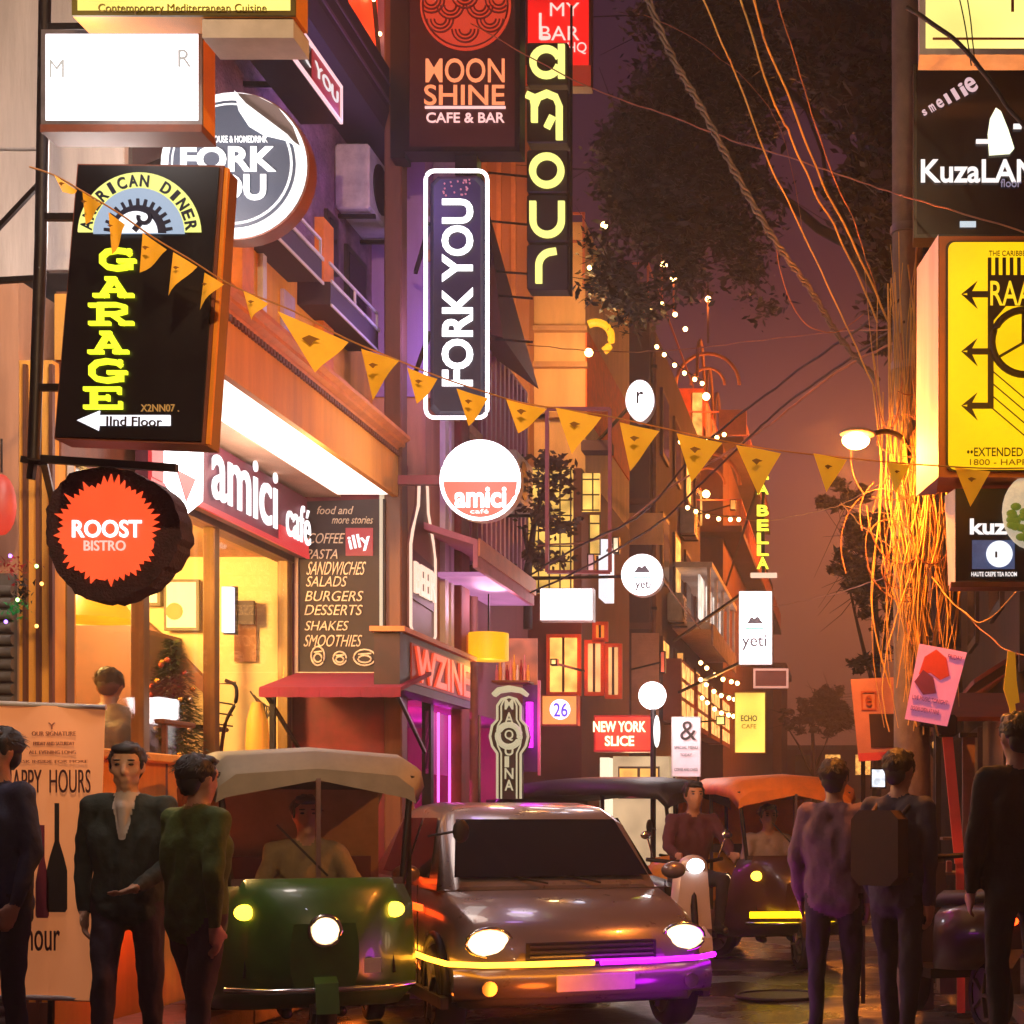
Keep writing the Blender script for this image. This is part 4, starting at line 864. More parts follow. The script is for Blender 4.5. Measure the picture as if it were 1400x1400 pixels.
def misc_signs():
    # drum lamp
    Y = 15.0
    t = thing('drum_lamp', 'yellow drum lampshade hanging below the mauve awning', 'lamp', px3(665, 905, Y))
    MB().cyl(px3(668, 903, Y), px3(668, 866, Y), 27*Y/FOC, n=28).build('lamp_shade', E('lit_drum', (255, 168, 16), 1.0, 0.2, 2), t)
    MB().box(PX(634, Y), Y-0.02, PZ(902, Y), PX(643, Y), Y+0.02, PZ(868, Y)).build('side_panel', M('panel_amber', (220, 120, 40), 0.6), t)
    MB().cyl(px3(668, 866, Y), px3(668, 812, Y), 0.008, n=6).build('cord', dark_metal, t)
    lamp('drum_bulb', px3(668, 912, Y-0.1), 6, (255, 170, 60), 0.1, t)
    # maquina sign
    Y = 15.6; k = Y/FOC
    t = thing('totem_sign', 'tall cream totem sign with stacked letters and round bulge in the middle', 'sign', px3(696, 1090, Y))
    gold = E('lit_ivory', (214, 200, 160), 0.62); dk = M('totem_dark', (40, 34, 24), 0.6, var=0)
    o = []
    for px, py in ((680, 1092), (680, 1030), (673, 1020), (670, 1007), (673, 992), (680, 984), (680, 965), (686, 956), (696, 953), (706, 956), (712, 965), (712, 984), (719, 992), (722, 1007), (719, 1020), (712, 1030), (712, 1092)): o.append((PX(px, Y), PZ(py, Y)))
    MB().prism(o, 'XZ', Y, Y+0.15).build('case', dk, t)
    mb = MB(); ribbon(mb, o, 0.022, Y-0.012, 0.012)
    c = (sum(p[0] for p in o)/len(o), PZ(1015, Y)); i_ = [((p[0]-PX(696, Y))*0.66+PX(696, Y), p[1]) for p in o]; ribbon(mb, i_, 0.014, Y-0.0125, 0.012)
    mb.build('border', gold, t)
    a_ = [px3(px, py, Y) for px, py in ((672, 948), (680, 940), (696, 937), (712, 940), (721, 948), (718, 952), (710, 947), (696, 945), (682, 947), (675, 952))]
    MB().prism([(p[0], p[2]) for p in a_], 'XZ', Y-0.01, Y+0.1).build('crown_scroll', gold, t)
    MB().ring((PX(696, Y), Y-0.015, PZ(1006, Y)), 15*k, 0.03, n=28, k=6).build('ring', gold, t)
    for ch, py in zip('MAQUINA', (963, 982, 1006, 1026, 1042, 1058, 1074)):
        txt(t, ch, gold, (690, py-8, 702 if ch != 'I' else 696, py+7), Y-0.02, bold=0.03)
    # purple neon panel
    Y = 15.9
    t = thing('neon_panel', 'narrow glowing magenta panel just right of the totem sign', 'panel', px3(725, 1040, Y))
    MB().box(PX(714, Y), Y+0.03, PZ(1055, Y), PX(736, Y), Y+0.1, PZ(936, Y)).build('backing', M('backing_purple', (70, 20, 80), 0.6), t)
    MB().tube([px3(724, 960, Y), px3(724, 1022, Y)], 0.035, 8).build('tube', E('tube_violet', (235, 30, 230), 2.6), t)
    MB().box(PX(735, Y), Y, PZ(1060, Y), PX(738, Y), Y+0.05, PZ(930, Y)).build('edge_trim', M('trim_pinkish', (200, 110, 120), 0.6), t)
    lamp('violet_glow', px3(726, 990, Y-0.25), 12, (235, 30, 230), 0.2, t)
    # white box sign, empty frame
    t, *_ = signbox('blank_light_box', 'small blank white glowing sign under the empty metal frame', 'sign', (738, 804, 811, 849), 17, 0.15, edge_white, white_hot, 0.01)
    MB().bar((PX(740, 17), 17.1, PZ(806, 17)), (-3.69, 17.5, PZ(806, 17)), 0.03).build('bracket', dark_metal, t)
    Y = 15.8
    t = thing('empty_sign_frame', 'empty thin metal sign frame above the small blank white sign', 'sign frame', px3(790, 782, Y))
    for a, b, c, d in ((748, 559, 834, 559), (748, 559, 748, 782), (834, 559, 834, 782), (748, 782, 834, 782)):
        MB().bar((PX(a, Y), Y, PZ(b, Y)), (PX(c, Y), Y+(0.01 if a != c else 0), PZ(d, Y)), 0.035).build('frame_bar', M('bar_rose', (150, 84, 84), 0.5, 0.3), t)
    MB().bar((PX(735, Y), Y+0.1, PZ(567, Y)), (PX(748, Y), Y, PZ(567, Y)), 0.03).build('bracket', dark_metal, t)
    # orange box with number
    t, *_ = signbox('number_light_box', 'orange light box with a glowing number twenty six', 'sign', (740, 950, 790, 992), 17.5, 0.15, M('case_rust', (150, 60, 30), 0.5), E('lit_orange_box', (255, 150, 70), 0.95), 0.015)
    Y = 17.5; MB().cyl((PX(766, Y), Y-0.02, PZ(970, Y)), (PX(766, Y), Y-0.005, PZ(970, Y)), 14*Y/FOC, n=24).build('white_disc', E('disc_lilac', (250, 225, 255), 1.5), t)
    txt(t, '26', M('letter_blue', (70, 60, 190), 0.5, em=(90, 70, 220), es=0.6, var=0), (757, 961, 776, 980), Y-0.024, bold=0.02)
    # pizza slice sign
    t, *_ = signbox('pizza_sign', 'red glowing slice shop sign with two rows of cream letters', 'sign', (812, 978, 893, 1028), 18.5, 0.2, M('case_red', (150, 30, 16), 0.5), E('lit_scarlet', (255, 48, 16), 1.0, 0.2, 3), 0.02)
    hot = E('letter_cream_hot', (255, 226, 170), 2.4)
    txt(t, 'NEW YORK', hot, (811, 986, 883, 1001), 18.46, bold=0.05); txt(t, 'SLICE', hot, (827, 1006, 867, 1020), 18.46, bold=0.05)
    lamp('sign_glow', px3(850, 1000, 18.0), 16, (255, 50, 20), 0.3, t)
    # cream shopfront and menu window
    Y = 19.6
    t = thing('menu_kiosk', 'cream lit kiosk front with menu window under the red slice sign', 'kiosk', px3(860, 1090, Y))
    MB().box(PX(838, Y), Y, 0.1, PX(915, Y), Y+0.8, PZ(1034, Y)).build('front', E('lit_cream_wall', (240, 200, 150), 0.55, 0.25, 3), t)  # wall and pillar glow by emission in place of lamplight
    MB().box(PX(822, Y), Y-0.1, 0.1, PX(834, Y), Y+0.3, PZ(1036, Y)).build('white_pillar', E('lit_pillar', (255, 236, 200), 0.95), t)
    f = MB().box(PX(846, Y), Y-0.05, PZ(1092, Y), PX(902, Y), Y-0.002, PZ(1048, Y)).build('window', dark_wood, t)
    for a, b in ((848, 872), (876, 900)): MB().box(PX(a, Y), Y-0.06, PZ(1066, Y), PX(b, Y), Y-0.05, PZ(1051, Y)).build('lit_pane', E('lit_pane_amber', (255, 180, 80), 1.0, 0.3, 5), f)
    txt(f, 'WE DELIVER', white_txt, (849, 1070, 898, 1078), Y-0.06, bold=0.0)
    MB().box(PX(848, Y), Y-0.06, PZ(1090, Y), PX(900, Y), Y-0.05, PZ(1080, Y)).build('lower_pane', E('lit_pane_pink', (200, 70, 80), 0.6), f)
    lamp('kiosk_lamp', px3(870, 1030, Y-0.6), 12, (255, 220, 160), 0.2, t)
    # egg shaped logo sign
    Y = 19.0; k = Y/FOC
    t = thing('egg_sign', 'white glowing egg-shaped sign with a small dark mark high on the dark block', 'sign', px3(875, 577, Y))
    P = [(PX(875, Y)+math.cos(a)*20*k*(1.0-0.22*min(0, math.sin(a))**2), PZ(548, Y)+math.sin(a)*29*k) for a in [2*math.pi*i/32 for i in range(32)]]
    MB().prism(P, 'XZ', Y, Y+0.15).build('case', edge_white, t)
    cx, cz = PX(875, Y), PZ(548, Y)
    MB().prism([(cx+(p[0]-cx)*0.94, cz+(p[1]-cz)*0.95) for p in P], 'XZ', Y-0.015, Y-0.002).build('sign_face', white_hot, t)
    txt(t, 'r', dark_txt, (870, 535, 880, 552), Y-0.018, bold=0.03)
    MB().bar((cx-0.1, Y+0.1, cz), (-3.5, YC+0.5, cz), 0.03).build('bracket', dark_metal, t)
    lamp('sign_glow', (cx, Y-0.5, cz), 10, (220, 225, 255), 0.3, t)
    # yeti signs
    Y = 18.0; k = Y/FOC; cx, cz = PX(878, Y), PZ(786, Y)
    t = thing('round_mountain_sign', 'round white glowing sign with mountain logo and short name', 'sign', (cx, Y, cz))
    MB().cyl((cx, Y, cz), (cx, Y+0.14, cz), 29*k, n=40).build('case', edge_white, t)
    MB().cyl((cx, Y-0.012, cz), (cx, Y-0.001, cz), 28*k, n=40).build('sign_face', white_hot, t)
    gm = M('logo_grey', (80, 76, 84), 0.6, var=0); gt = M('logo_mint', (120, 190, 160), 0.6, em=(150, 220, 190), es=0.6, var=0)
    def mount(cx_, cz_, s, y): return [(cx_-12*s, cz_), (cx_-8*s, cz_+4*s), (cx_-6*s, cz_+8*s), (cx_-3*s, cz_+9*s), (cx_-0.5*s, cz_+6.5*s), (cx_+2*s, cz_+9*s), (cx_+5*s, cz_+9.5*s), (cx_+8*s, cz_+5*s), (cx_+12*s, cz_)]
    MB().prism(mount(cx, PZ(783, Y), k, Y), 'XZ', Y-0.02, Y-0.013).build('mountain_logo', gm, t)
    MB().box(PX(866, Y), Y-0.02, PZ(791, Y), PX(891, Y), Y-0.013, PZ(789, Y)).build('mint_rule', gt, t); txt(t, 'yeti', gm, (868, 793, 890, 808), Y-0.016, bold=0.05)
    MB().bar((cx-0.1, Y+0.1, cz), (-3.69, Y+0.3, cz), 0.03).build('bracket', dark_metal, t)
    lamp('sign_glow', (cx, Y-0.5, cz), 8, (255, 240, 250), 0.3, t)
    Y = 23.0; k = Y/FOC
    t, *_ = signbox('mountain_light_box', 'upright white glowing box sign with mountain logo over longer name', 'sign', (1010, 808, 1056, 909), Y, 0.25, edge_white, white_hot, 0.012)
    MB().prism(mount(PX(1032, Y), PZ(853, Y), k, Y), 'XZ', Y-0.03, Y-0.02).build('mountain_logo', gm, t)
    MB().box(PX(1019, Y), Y-0.03, PZ(861, Y), PX(1044, Y), Y-0.02, PZ(858, Y)).build('mint_rule', gt, t); txt(t, 'yeti', gm, (1014, 868, 1048, 889), Y-0.022, bold=0.03)
    MB().bar((PX(1012, Y), Y+0.1, PZ(812, Y)), (-3.2, Y+6, PZ(812, Y)), 0.04).bar((PX(1012, Y), Y+0.1, PZ(905, Y)), (-3.2, Y+6, PZ(905, Y)), 0.04).build('bracket', dark_metal, t)
    lamp('sign_glow', px3(1033, 860, Y-0.6), 20, (255, 235, 235), 0.3, t)
    # small framed sign beneath, yellow box, stacked yellow letters
    t, *_ = signbox('framed_board', 'small pinkish framed board right under the tall white mountain sign', 'sign', (1030, 914, 1078, 941), 22.5, 0.1, M('board_pink', (196, 130, 110), 0.6), M('board_salmon', (160, 96, 76), 0.6), 0.03, framemat=M('frame_pink', (236, 180, 160), 0.6, em=(236, 180, 160), es=0.35, var=0))
    t, *_ = signbox('yellow_light_box', 'glowing yellow box sign with small dark word above the rickshaw roof', 'sign', (1004, 946, 1047, 1030), 20.5, 0.2, M('case_gold', (190, 130, 40), 0.5), E('lit_gold', (255, 206, 80), 1.25, 0.5, 1.6), 0.012)
    txt(t, 'ECHO', dark_txt, (1013, 978, 1035, 986), 20.48, bold=0.03); txt(t, 'CAFE', M('letter_amber', (200, 140, 30), 0.6), (1014, 990, 1034, 996), 20.48, bold=0.01)
    Y = 26.0
    t = thing('stacked_letter_sign', 'column of small glowing yellow letters above the white mountain box sign', 'sign', px3(1043, 780, Y))
    MB().bar((PX(1043, Y), Y+0.12, PZ(785, Y)), (PX(1043, Y), Y+0.12, PZ(615, Y)), 0.05).build('mast', dark_metal, t)
    yt = E('letter_lime', (238, 236, 60), 1.6)
    for ch, (a, b) in zip('LABELLA', ((636, 656), (662, 676), (691, 706), (711, 726), (729, 744), (746, 760), (762, 778))):
        txt(t, ch, yt, (1035, a, 1051, b), Y, bold=0.05, depth=0.05, name='letter')
    MB().box(PX(1026, Y), Y, PZ(789, Y), PX(1062, Y), Y+0.1, PZ(783, Y)).build('bottom_lamp', E('lit_peach', (255, 210, 180), 0.9), t)
    MB().bar((PX(1043, Y), Y+0.1, PZ(640, Y)), (-3.05, Y+13, PZ(640, Y)), 0.04).build('bracket', dark_metal, t)
    # globe street light with oblong lower light
    Y = 17.0; k = Y/FOC
    t = thing('globe_lamp', 'white glowing globe lamp on a slim post above the menu board', 'lamp', (PX(893, Y), Y, 0.1))
    MB().cyl((PX(893, Y), Y, 0.1), px3(893, 968, Y), 0.03, n=10).build('post', dark_metal, t)
    MB().ell(px3(892, 951, Y), 19*k, 0, 20, 14).build('globe', white_hot, t)
    MB().ell(px3(898, 1000, Y-0.1), (4.5*k, 4.5*k, 22*k), 0, 12, 10).build('oblong_light', white_lit, t)
    lamp('globe_light', px3(892, 951, Y-0.4), 40, (255, 240, 240), 0.3, t)
    Y = 17.3
    t, *_ = signbox('menu_board', 'pale printed menu board standing right of the globe lamp', 'menu board', (918, 980, 958, 1062), Y, 0.06, edge_white, M('menu_paper', (220, 200, 204), 0.6, em=(220, 190, 200), es=0.35, var=0.1), 0.01)
    for i, (a, b, c, d, s) in enumerate(((930, 986, 952, 1012, '&'), (922, 1020, 954, 1024, 'SPECIAL MENU'), (930, 1030, 946, 1034, 'TODAY'), (922, 1050, 954, 1054, 'COFFEE AND CAKES'))): txt(t, s, dark_txt, (a, b, c, d), Y-0.02, bold=0.0)
    MB().box(PX(920, Y), Y+0.01, 0.1, PX(923, Y), Y+0.05, PZ(1062, Y)).box(PX(953, Y), Y+0.01, 0.1, PX(956, Y), Y+0.05, PZ(1062, Y)).build('leg', dark_metal, t)
    # white side sign seen edge on
    X = -3.3
    t = thing('side_light_sign', 'narrow white glowing sign seen almost edge on beside the lattice window', 'sign', (X, 21, 4.4))
    y0, y1 = 20.6, 22.6
    MB().box(X, 20.95, PZ(818, 21), X+0.12, 21.5, PZ(738, 21)).build('case', E('lit_side', (245, 240, 250), 0.9), t)
    # happy hour banner
    Y = 8.6
    t = thing('happy_hour_banner', 'peach fabric drinks banner with dark wine bottles on its stand', 'banner', (PX(65, Y), Y, 0.1))
    nx = 14; g = MB(); rows = 20
    def pt(u, v):
        px = -12+u*155-(12*(v)**1.5)*(1 if u > .5 else .2); py = 962+v*400+6*u
        return (PX(px, Y), Y+0.02*math.sin(u*9+v*3)*0.8, PZ(py, Y))
    vs = [pt(i/nx, j/rows) for j in range(rows+1) for i in range(nx+1)]
    g.add(vs, [(j*(nx+1)+i, j*(nx+1)+i+1, (j+1)*(nx+1)+i+1, (j+1)*(nx+1)+i) for j in range(rows) for i in range(nx)], 0, True)
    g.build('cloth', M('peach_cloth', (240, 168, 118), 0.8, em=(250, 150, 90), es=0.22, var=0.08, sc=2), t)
    f = MB(); f.cyl(px3(-14, 961, Y), px3(145, 967, Y), 0.014, n=8); f.cyl(px3(0, 1362, Y), px3(128, 1366, Y), 0.014, n=8)
    f.build('rail', white_metal, t); MB().bar((PX(60, Y), Y+0.07, 0.1), (PX(66, Y), Y+0.07, PZ(965, Y)), 0.025).bar((PX(10, Y), Y+0.07, 0.115), (PX(120, Y), Y+0.07, 0.115), 0.03).build('stand', dark_metal, t)
    Yt = Y-0.03; pr = M('print_brown', (70, 26, 20), 0.7, var=0)
    txt(t, 'HAPPY  HOURS', pr, (6, 1052, 124, 1084), Yt, bold=-0.01); txt(t, 'amour', pr, (18, 1272, 82, 1300), Yt, bold=0.0)
    for s, r in (('OUR SIGNATURE', (44, 1000, 104, 1006)), ('FRIDAY AND SATURDAY', (46, 1014, 102, 1019)), ('ALL EVENING LONG', (40, 1026, 104, 1031)), ('ASK INSIDE FOR MORE', (25, 1039, 120, 1043))): txt(t, s, M('print_faded', (176, 110, 80), 0.8), r, Yt, bold=-0.01)
    txt(t, 'Y', M('print_faded', (0, 0, 0)), (66, 988, 76, 997), Yt, bold=0)
    for cx, y_t, y_b, w_, m in ((78, 1098, 1247, 14, M('bottle_print', (34, 28, 22), 0.6, var=0)), (58, 1128, 1255, 9, M('bottle_print_red', (130, 40, 60), 0.6, var=0)), (36, 1100, 1260, 10, M('bottle_print', (0, 0, 0)))):
        h = y_b-y_t; pf = [(-3, 0), (3, 0), (3, .35), (w_*.7, .5), (w_, .62), (w_, .97), (w_*.8, 1), (-w_*.8, 1), (-w_, .97), (-w_, .62), (-w_*.7, .5), (-3, .35)]
        MB().prism([(PX(cx+a, Yt), PZ(y_t+b*h, Yt)) for a, b in pf], 'XZ', Yt-0.004, Yt).build('bottle_print', m, t)
    # small signs at the far left
    Y = 8.9
    t = thing('red_lantern', 'small red hanging lantern cut by the left edge', 'lantern', px3(4, 735, Y))
    MB().ell(px3(2, 690, Y), (0.075, 0.075, 0.17), 0, 14, 10).build('shade', E('lit_lantern', (225, 60, 40), 0.75, 0.2, 6), t); MB().cyl(px3(2, 646, Y), px3(2, 600, Y), 0.006, n=5).build('cord', dark_metal, t)
    t = thing('fairy_light_garland', 'tangled garland of green and red fairy lights beside the orange pillar', 'garland', px3(20, 800, Y))
    for i, (m, r_) in enumerate(((M('tinsel_green', (20, 100, 50), 0.5, em=(20, 140, 60), es=0.25), (22, 832, 16, 14)), (M('tinsel_red', (140, 24, 34), 0.5, em=(150, 20, 30), es=0.25), (16, 775, 28, 16)), (M('tinsel_dark', (30, 24, 30), 0.6), (30, 806, 12, 24)))):
        g = MB()
        for q in range(90):
            a, b = rnd.gauss(0, .5), rnd.gauss(0, .5); p = Vector(px3(r_[0]+a*r_[2], r_[1]+b*r_[3], Y-0.05*rnd.random())); s = 0.012+0.014*rnd.random()
            d = Vector([rnd.uniform(-1, 1) for _ in range(3)])*s; e = Vector([rnd.uniform(-1, 1) for _ in range(3)])*s; g.add([p, p+d, p+e], [(0, 1, 2)])
        g.build('tinsel', m, t)['kind'] = 'stuff'
    for (px, py, c) in ((50, 774, 'g'), (24, 820, 'g'), (57, 798, 'o'), (8, 850, 'v'), (50, 856, 'o'), (14, 760, 'v')):
        MB().ell(px3(px, py, Y-0.06), 0.011, 0, 6, 5).build('bulb', E('bulb_'+c, {'g': (180, 255, 140), 'o': (255, 170, 80), 'v': (160, 110, 255)}[c], 4), t)
misc_signs()

# ---------------------------------------------------------------- signs on the right
def right_signs():
    Y = 9.2
    t, *_ = signbox('light_box_sign', 'pale yellow light box sign at the top right corner', 'sign', (1257, -150, 1560, 76), Y, 0.18, edge_white, E('lit_butter', (255, 236, 130), 1.15, 0.35, 1.5), 0.035)
    MB().box(PX(1382, Y), Y-0.02, PZ(18, Y), PX(1386, Y), Y-0.014, PZ(-30, Y)).build('letter_stroke', M('print_rust', (170, 80, 20), 0.6), t)
    MB().box(PX(1275, Y), Y-0.016, PZ(56, Y), PX(1560, Y), Y-0.012, PZ(53, Y)).build('rule', M('print_rust', (0, 0, 0)), t)
    Y = 9.6
    t, *_ = signbox('black_restaurant_sign', 'large black restaurant sign with white lamp cone over pale letters', 'sign', (1249, 88, 1560, 326), Y, 0.15, black_pl, M('ink_face', (14, 10, 22), 0.22, var=0.4, sc=3), 0.02)
    wt = E('letter_ivory', (250, 240, 236), 0.95)
    txt(t, 'KuzaLANe', wt, (1259, 218, 1440, 250), Y-0.016, bold=0.04)
    k = Y/FOC
    MB().prism([(PX(a, Y), PZ(b, Y)) for a, b in ((1352, 214), (1350, 185), (1353, 165), (1361, 150), (1368, 155), (1378, 180), (1386, 205), (1380, 212))], 'XZ', Y-0.03, Y-0.014).build('cone_logo', E('lit_ivory_cone', (245, 246, 210), 1.3), t)
    MB().box(PX(1334, Y), Y-0.03, PZ(198, Y), PX(1351, Y), Y-0.014, PZ(193, Y)).box(PX(1385, Y), Y-0.03, PZ(178, Y), PX(1396, Y), Y-0.014, PZ(172, Y)).build('logo_ray', wt, t)
    l_ = MB(); s = 'smellie'; 
    for i, ch in enumerate(s):
        px = 1264+i*10.5; py = 154-i*6.3; h = 4+i*1.1; txt(t, ch, None, (px-h*0.7*(0.5 if ch in 'li' else 1), py-h, px+h*0.7*(0.5 if ch in 'li' else 1), py+h), Y-0.016, bold=0.03, rot=31, mb=l_)
    l_.build('small_lettering', E('letter_blush', (230, 190, 195), 0.75), t)
    txt(t, 'floor', E('letter_dim', (170, 160, 190), 0.5), (1368, 245, 1396, 256), Y-0.016, bold=0.0)
    MB().box(PX(1312, Y), Y-0.02, PZ(312, Y), PX(1334, Y), Y-0.014, PZ(304, Y)).build('bottom_lamp', E('lit_cold', (200, 215, 225), 0.8), t)
    # yellow sign with arrows
    Y = 8.8; k = Y/FOC
    t = thing('yellow_arrow_sign', 'yellow lit lounge sign with three dark left arrows and wheel emblem', 'sign', px3(1400, 655, Y))
    q = lambda px, py: (PX(px, Y), PZ(py, Y))
    MB().box(PX(1284, Y), Y+0.01, PZ(652, Y), PX(1560, Y), Y+0.42, PZ(322, Y)).build('case', M('case_peach', (206, 110, 50), 0.5), t)
    MB().add([(PX(1283, Y), Y+0.005, PZ(652, Y)), (PX(1283, Y), Y+0.005, PZ(320, Y)), (PX(1258, Y), Y+0.45, PZ(328, Y)), (PX(1257, Y), Y+0.45, PZ(656, Y)), (PX(1286, Y), Y+0.46, PZ(652, Y)), (PX(1286, Y), Y+0.46, PZ(322, Y))],
             [(0, 1, 2, 3), (3, 2, 5, 4), (1, 5, 2), (0, 3, 4)]).build('white_side', M('side_white', (226, 196, 190), 0.6, var=0.15, streak=True), t)
    r = 10*k; x0, x1, z0, z1 = PX(1293, Y), PX(1555, Y), PZ(645, Y), PZ(330, Y); pts = []
    for cx, cz, a in ((x1-r, z1-r, 0), (x0+r, z1-r, 90), (x0+r, z0+r, 180), (x1-r, z0+r, 270)): pts += arc(cx, cz, r, a, a+90, 6)
    MB().prism(pts, 'XZ', Y-0.008, Y+0.006).build('dark_rim', M('rim_brown', (60, 24, 8), 0.5), t)
    c_ = ((x0+x1)/2, (z0+z1)/2)
    MB().prism([(c_[0]+(p[0]-c_[0])*0.975, c_[1]+(p[1]-c_[1])*0.985) for p in pts], 'XZ', Y-0.016, Y-0.008).build('sign_face', E('lit_yellow', (255, 194, 6), 1.0, 0.12, 2), t)
    bk = M('print_umber', (44, 16, 12), 0.6, var=0)
    for i, py in enumerate((404, 482, 556)):
        a = MB(); ribbon(a, [q(1322, py), q(1352, py)], 8*k, Y-0.026, 0.01); 
        a.prism([q(1314, py), q(1336, py-18), q(1328, py-3)], 'XZ', Y-0.0268, Y-0.018); a.prism([q(1314, py), q(1328, py+3), q(1336, py+20)], 'XZ', Y-0.0272, Y-0.018)
        a.build('arrow', bk, t)
    MB().prism([q(1350, 378), q(1470, 378), q(1470, 420), q(1375, 420), q(1358, 440), q(1358, 560), q(1350, 560)], 'XZ', Y-0.025, Y-0.017).build('panel_print', bk, t)
    cm = MB()
    for i in range(11): cm.box(PX(1350+i*10, Y), Y-0.024, PZ(379, Y), PX(1355+i*10, Y), Y-0.0175, PZ(354, Y))
    cm.build('comb_print', bk, t)
    wf = E('letter_sun', (255, 200, 30), 1.0); txt(t, 'RAASTA', wf, (1354, 384, 1466, 418), Y-0.028, bold=0.01)
    wh = MB(); cx, cz = q(1400, 470); wh.ring((cx, Y-0.028, cz), 44*k, 5*k, n=36, k=6)
    for a in (90, 210, 330): wh.bar((cx, Y-0.028, cz), (cx+42*k*math.cos(R(a)), Y-0.028, cz+42*k*math.sin(R(a))), 8*k, 0.01)
    wh.build('wheel_emblem', bk, t)
    sl = MB()
    for i in range(4): sl.bar((*q(1352, 505+i*17)[:1], Y-0.021-0.0004*i, q(1352, 505+i*17)[1]), (q(1412, 556+i*17)[0], Y-0.021-0.0004*i, q(1412, 556+i*17)[1]), 4*k, 0.004)
    sl.build('slant_lines', bk, t)
    txt(t, 'THE CARIBBEAN LOUNGE', bk, (1352, 343, 1450, 350), Y-0.02, bold=0.0)
    txt(t, '••EXTENDED HAPPY HOURS••', bk, (1322, 612, 1500, 624), Y-0.02, bold=0.01); txt(t, '1800 - HAPPY 4 U', M('print_olive', (140, 90, 10), 0.6), (1326, 628, 1440, 636), Y-0.02, bold=0.0)
    lamp('sign_glow', px3(1350, 480, Y-0.7), 12, (255, 190, 40), 0.3, t)
    # lower black sign
    Y = 8.9; k = Y/FOC
    t = thing('lower_black_sign', 'smaller black restaurant sign with white plate picture below the yellow sign', 'sign', px3(1400, 796, Y))
    q = lambda px, py: (PX(px, Y), PZ(py, Y))
    MB().box(PX(1307, Y), Y, PZ(794, Y), PX(1560, Y), Y+0.14, PZ(668, Y)).build('case', black_pl, t)
    MB().add([(PX(1306, Y), Y+0.002, PZ(795, Y)), (PX(1306, Y), Y+0.002, PZ(668, Y)), (PX(1294, Y), Y+0.16, PZ(670, Y)), (PX(1299, Y), Y+0.16, PZ(795, Y)), (PX(1307, Y), Y+0.17, PZ(795, Y)), (PX(1307, Y), Y+0.17, PZ(668, Y))], [(0, 1, 2, 3), (3, 2, 5, 4), (1, 5, 2), (0, 3, 4)]).build('white_side', M('side_white', (0, 0, 0)), t)
    MB().box(PX(1300, Y), Y-0.01, PZ(803, Y), PX(1560, Y), Y+0.15, PZ(796, Y)).build('bottom_ledge', edge_brown, t)
    txt(t, 'kuzaLaNe', wt, (1326, 709, 1470, 731), Y-0.01, bold=0.06)
    MB().box(PX(1329, Y), Y-0.012, PZ(778, Y), PX(1387, Y), Y-0.001, PZ(739, Y)).build('picture', M('picture_blue', (70, 90, 130), 0.5, em=(80, 100, 150), es=0.35, var=0.4, sc=8), t)
    MB().cyl((PX(1366, Y), Y-0.02, PZ(758, Y)), (PX(1366, Y), Y-0.01, PZ(758, Y)), 18*k, n=28).build('plate_print', E('lit_plate', (245, 248, 255), 1.0), t)
    MB().box(PX(1360, Y), Y-0.024, PZ(763, Y), PX(1363, Y), Y-0.02, PZ(755, Y)).build('mark', M('logo_grey', (0, 0, 0)), t)
    txt(t, 'HAUTE CREPE TEA ROOM', wt, (1328, 782, 1390, 788), Y-0.008, bold=0.01)
    MB().ell(px3(1412, 700, Y-0.05), (42*k, 0.04, 52*k), 0, 24, 14).build('food_picture', M('picture_cream', (216, 206, 180), 0.6, em=(216, 206, 180), es=0.4, var=0.3, sc=9), t)
    sal = MB()
    for i in range(14): sal.ell(px3(1396+rnd.uniform(-16, 10), 715+rnd.uniform(-24, 24), Y-0.09), (0.03, 0.01, 0.022), 0, 6, 5)
    sal.build('food_greens', M('picture_green', (120, 140, 50), 0.6, em=(120, 140, 50), es=0.3, var=0.2), t)
right_signs()
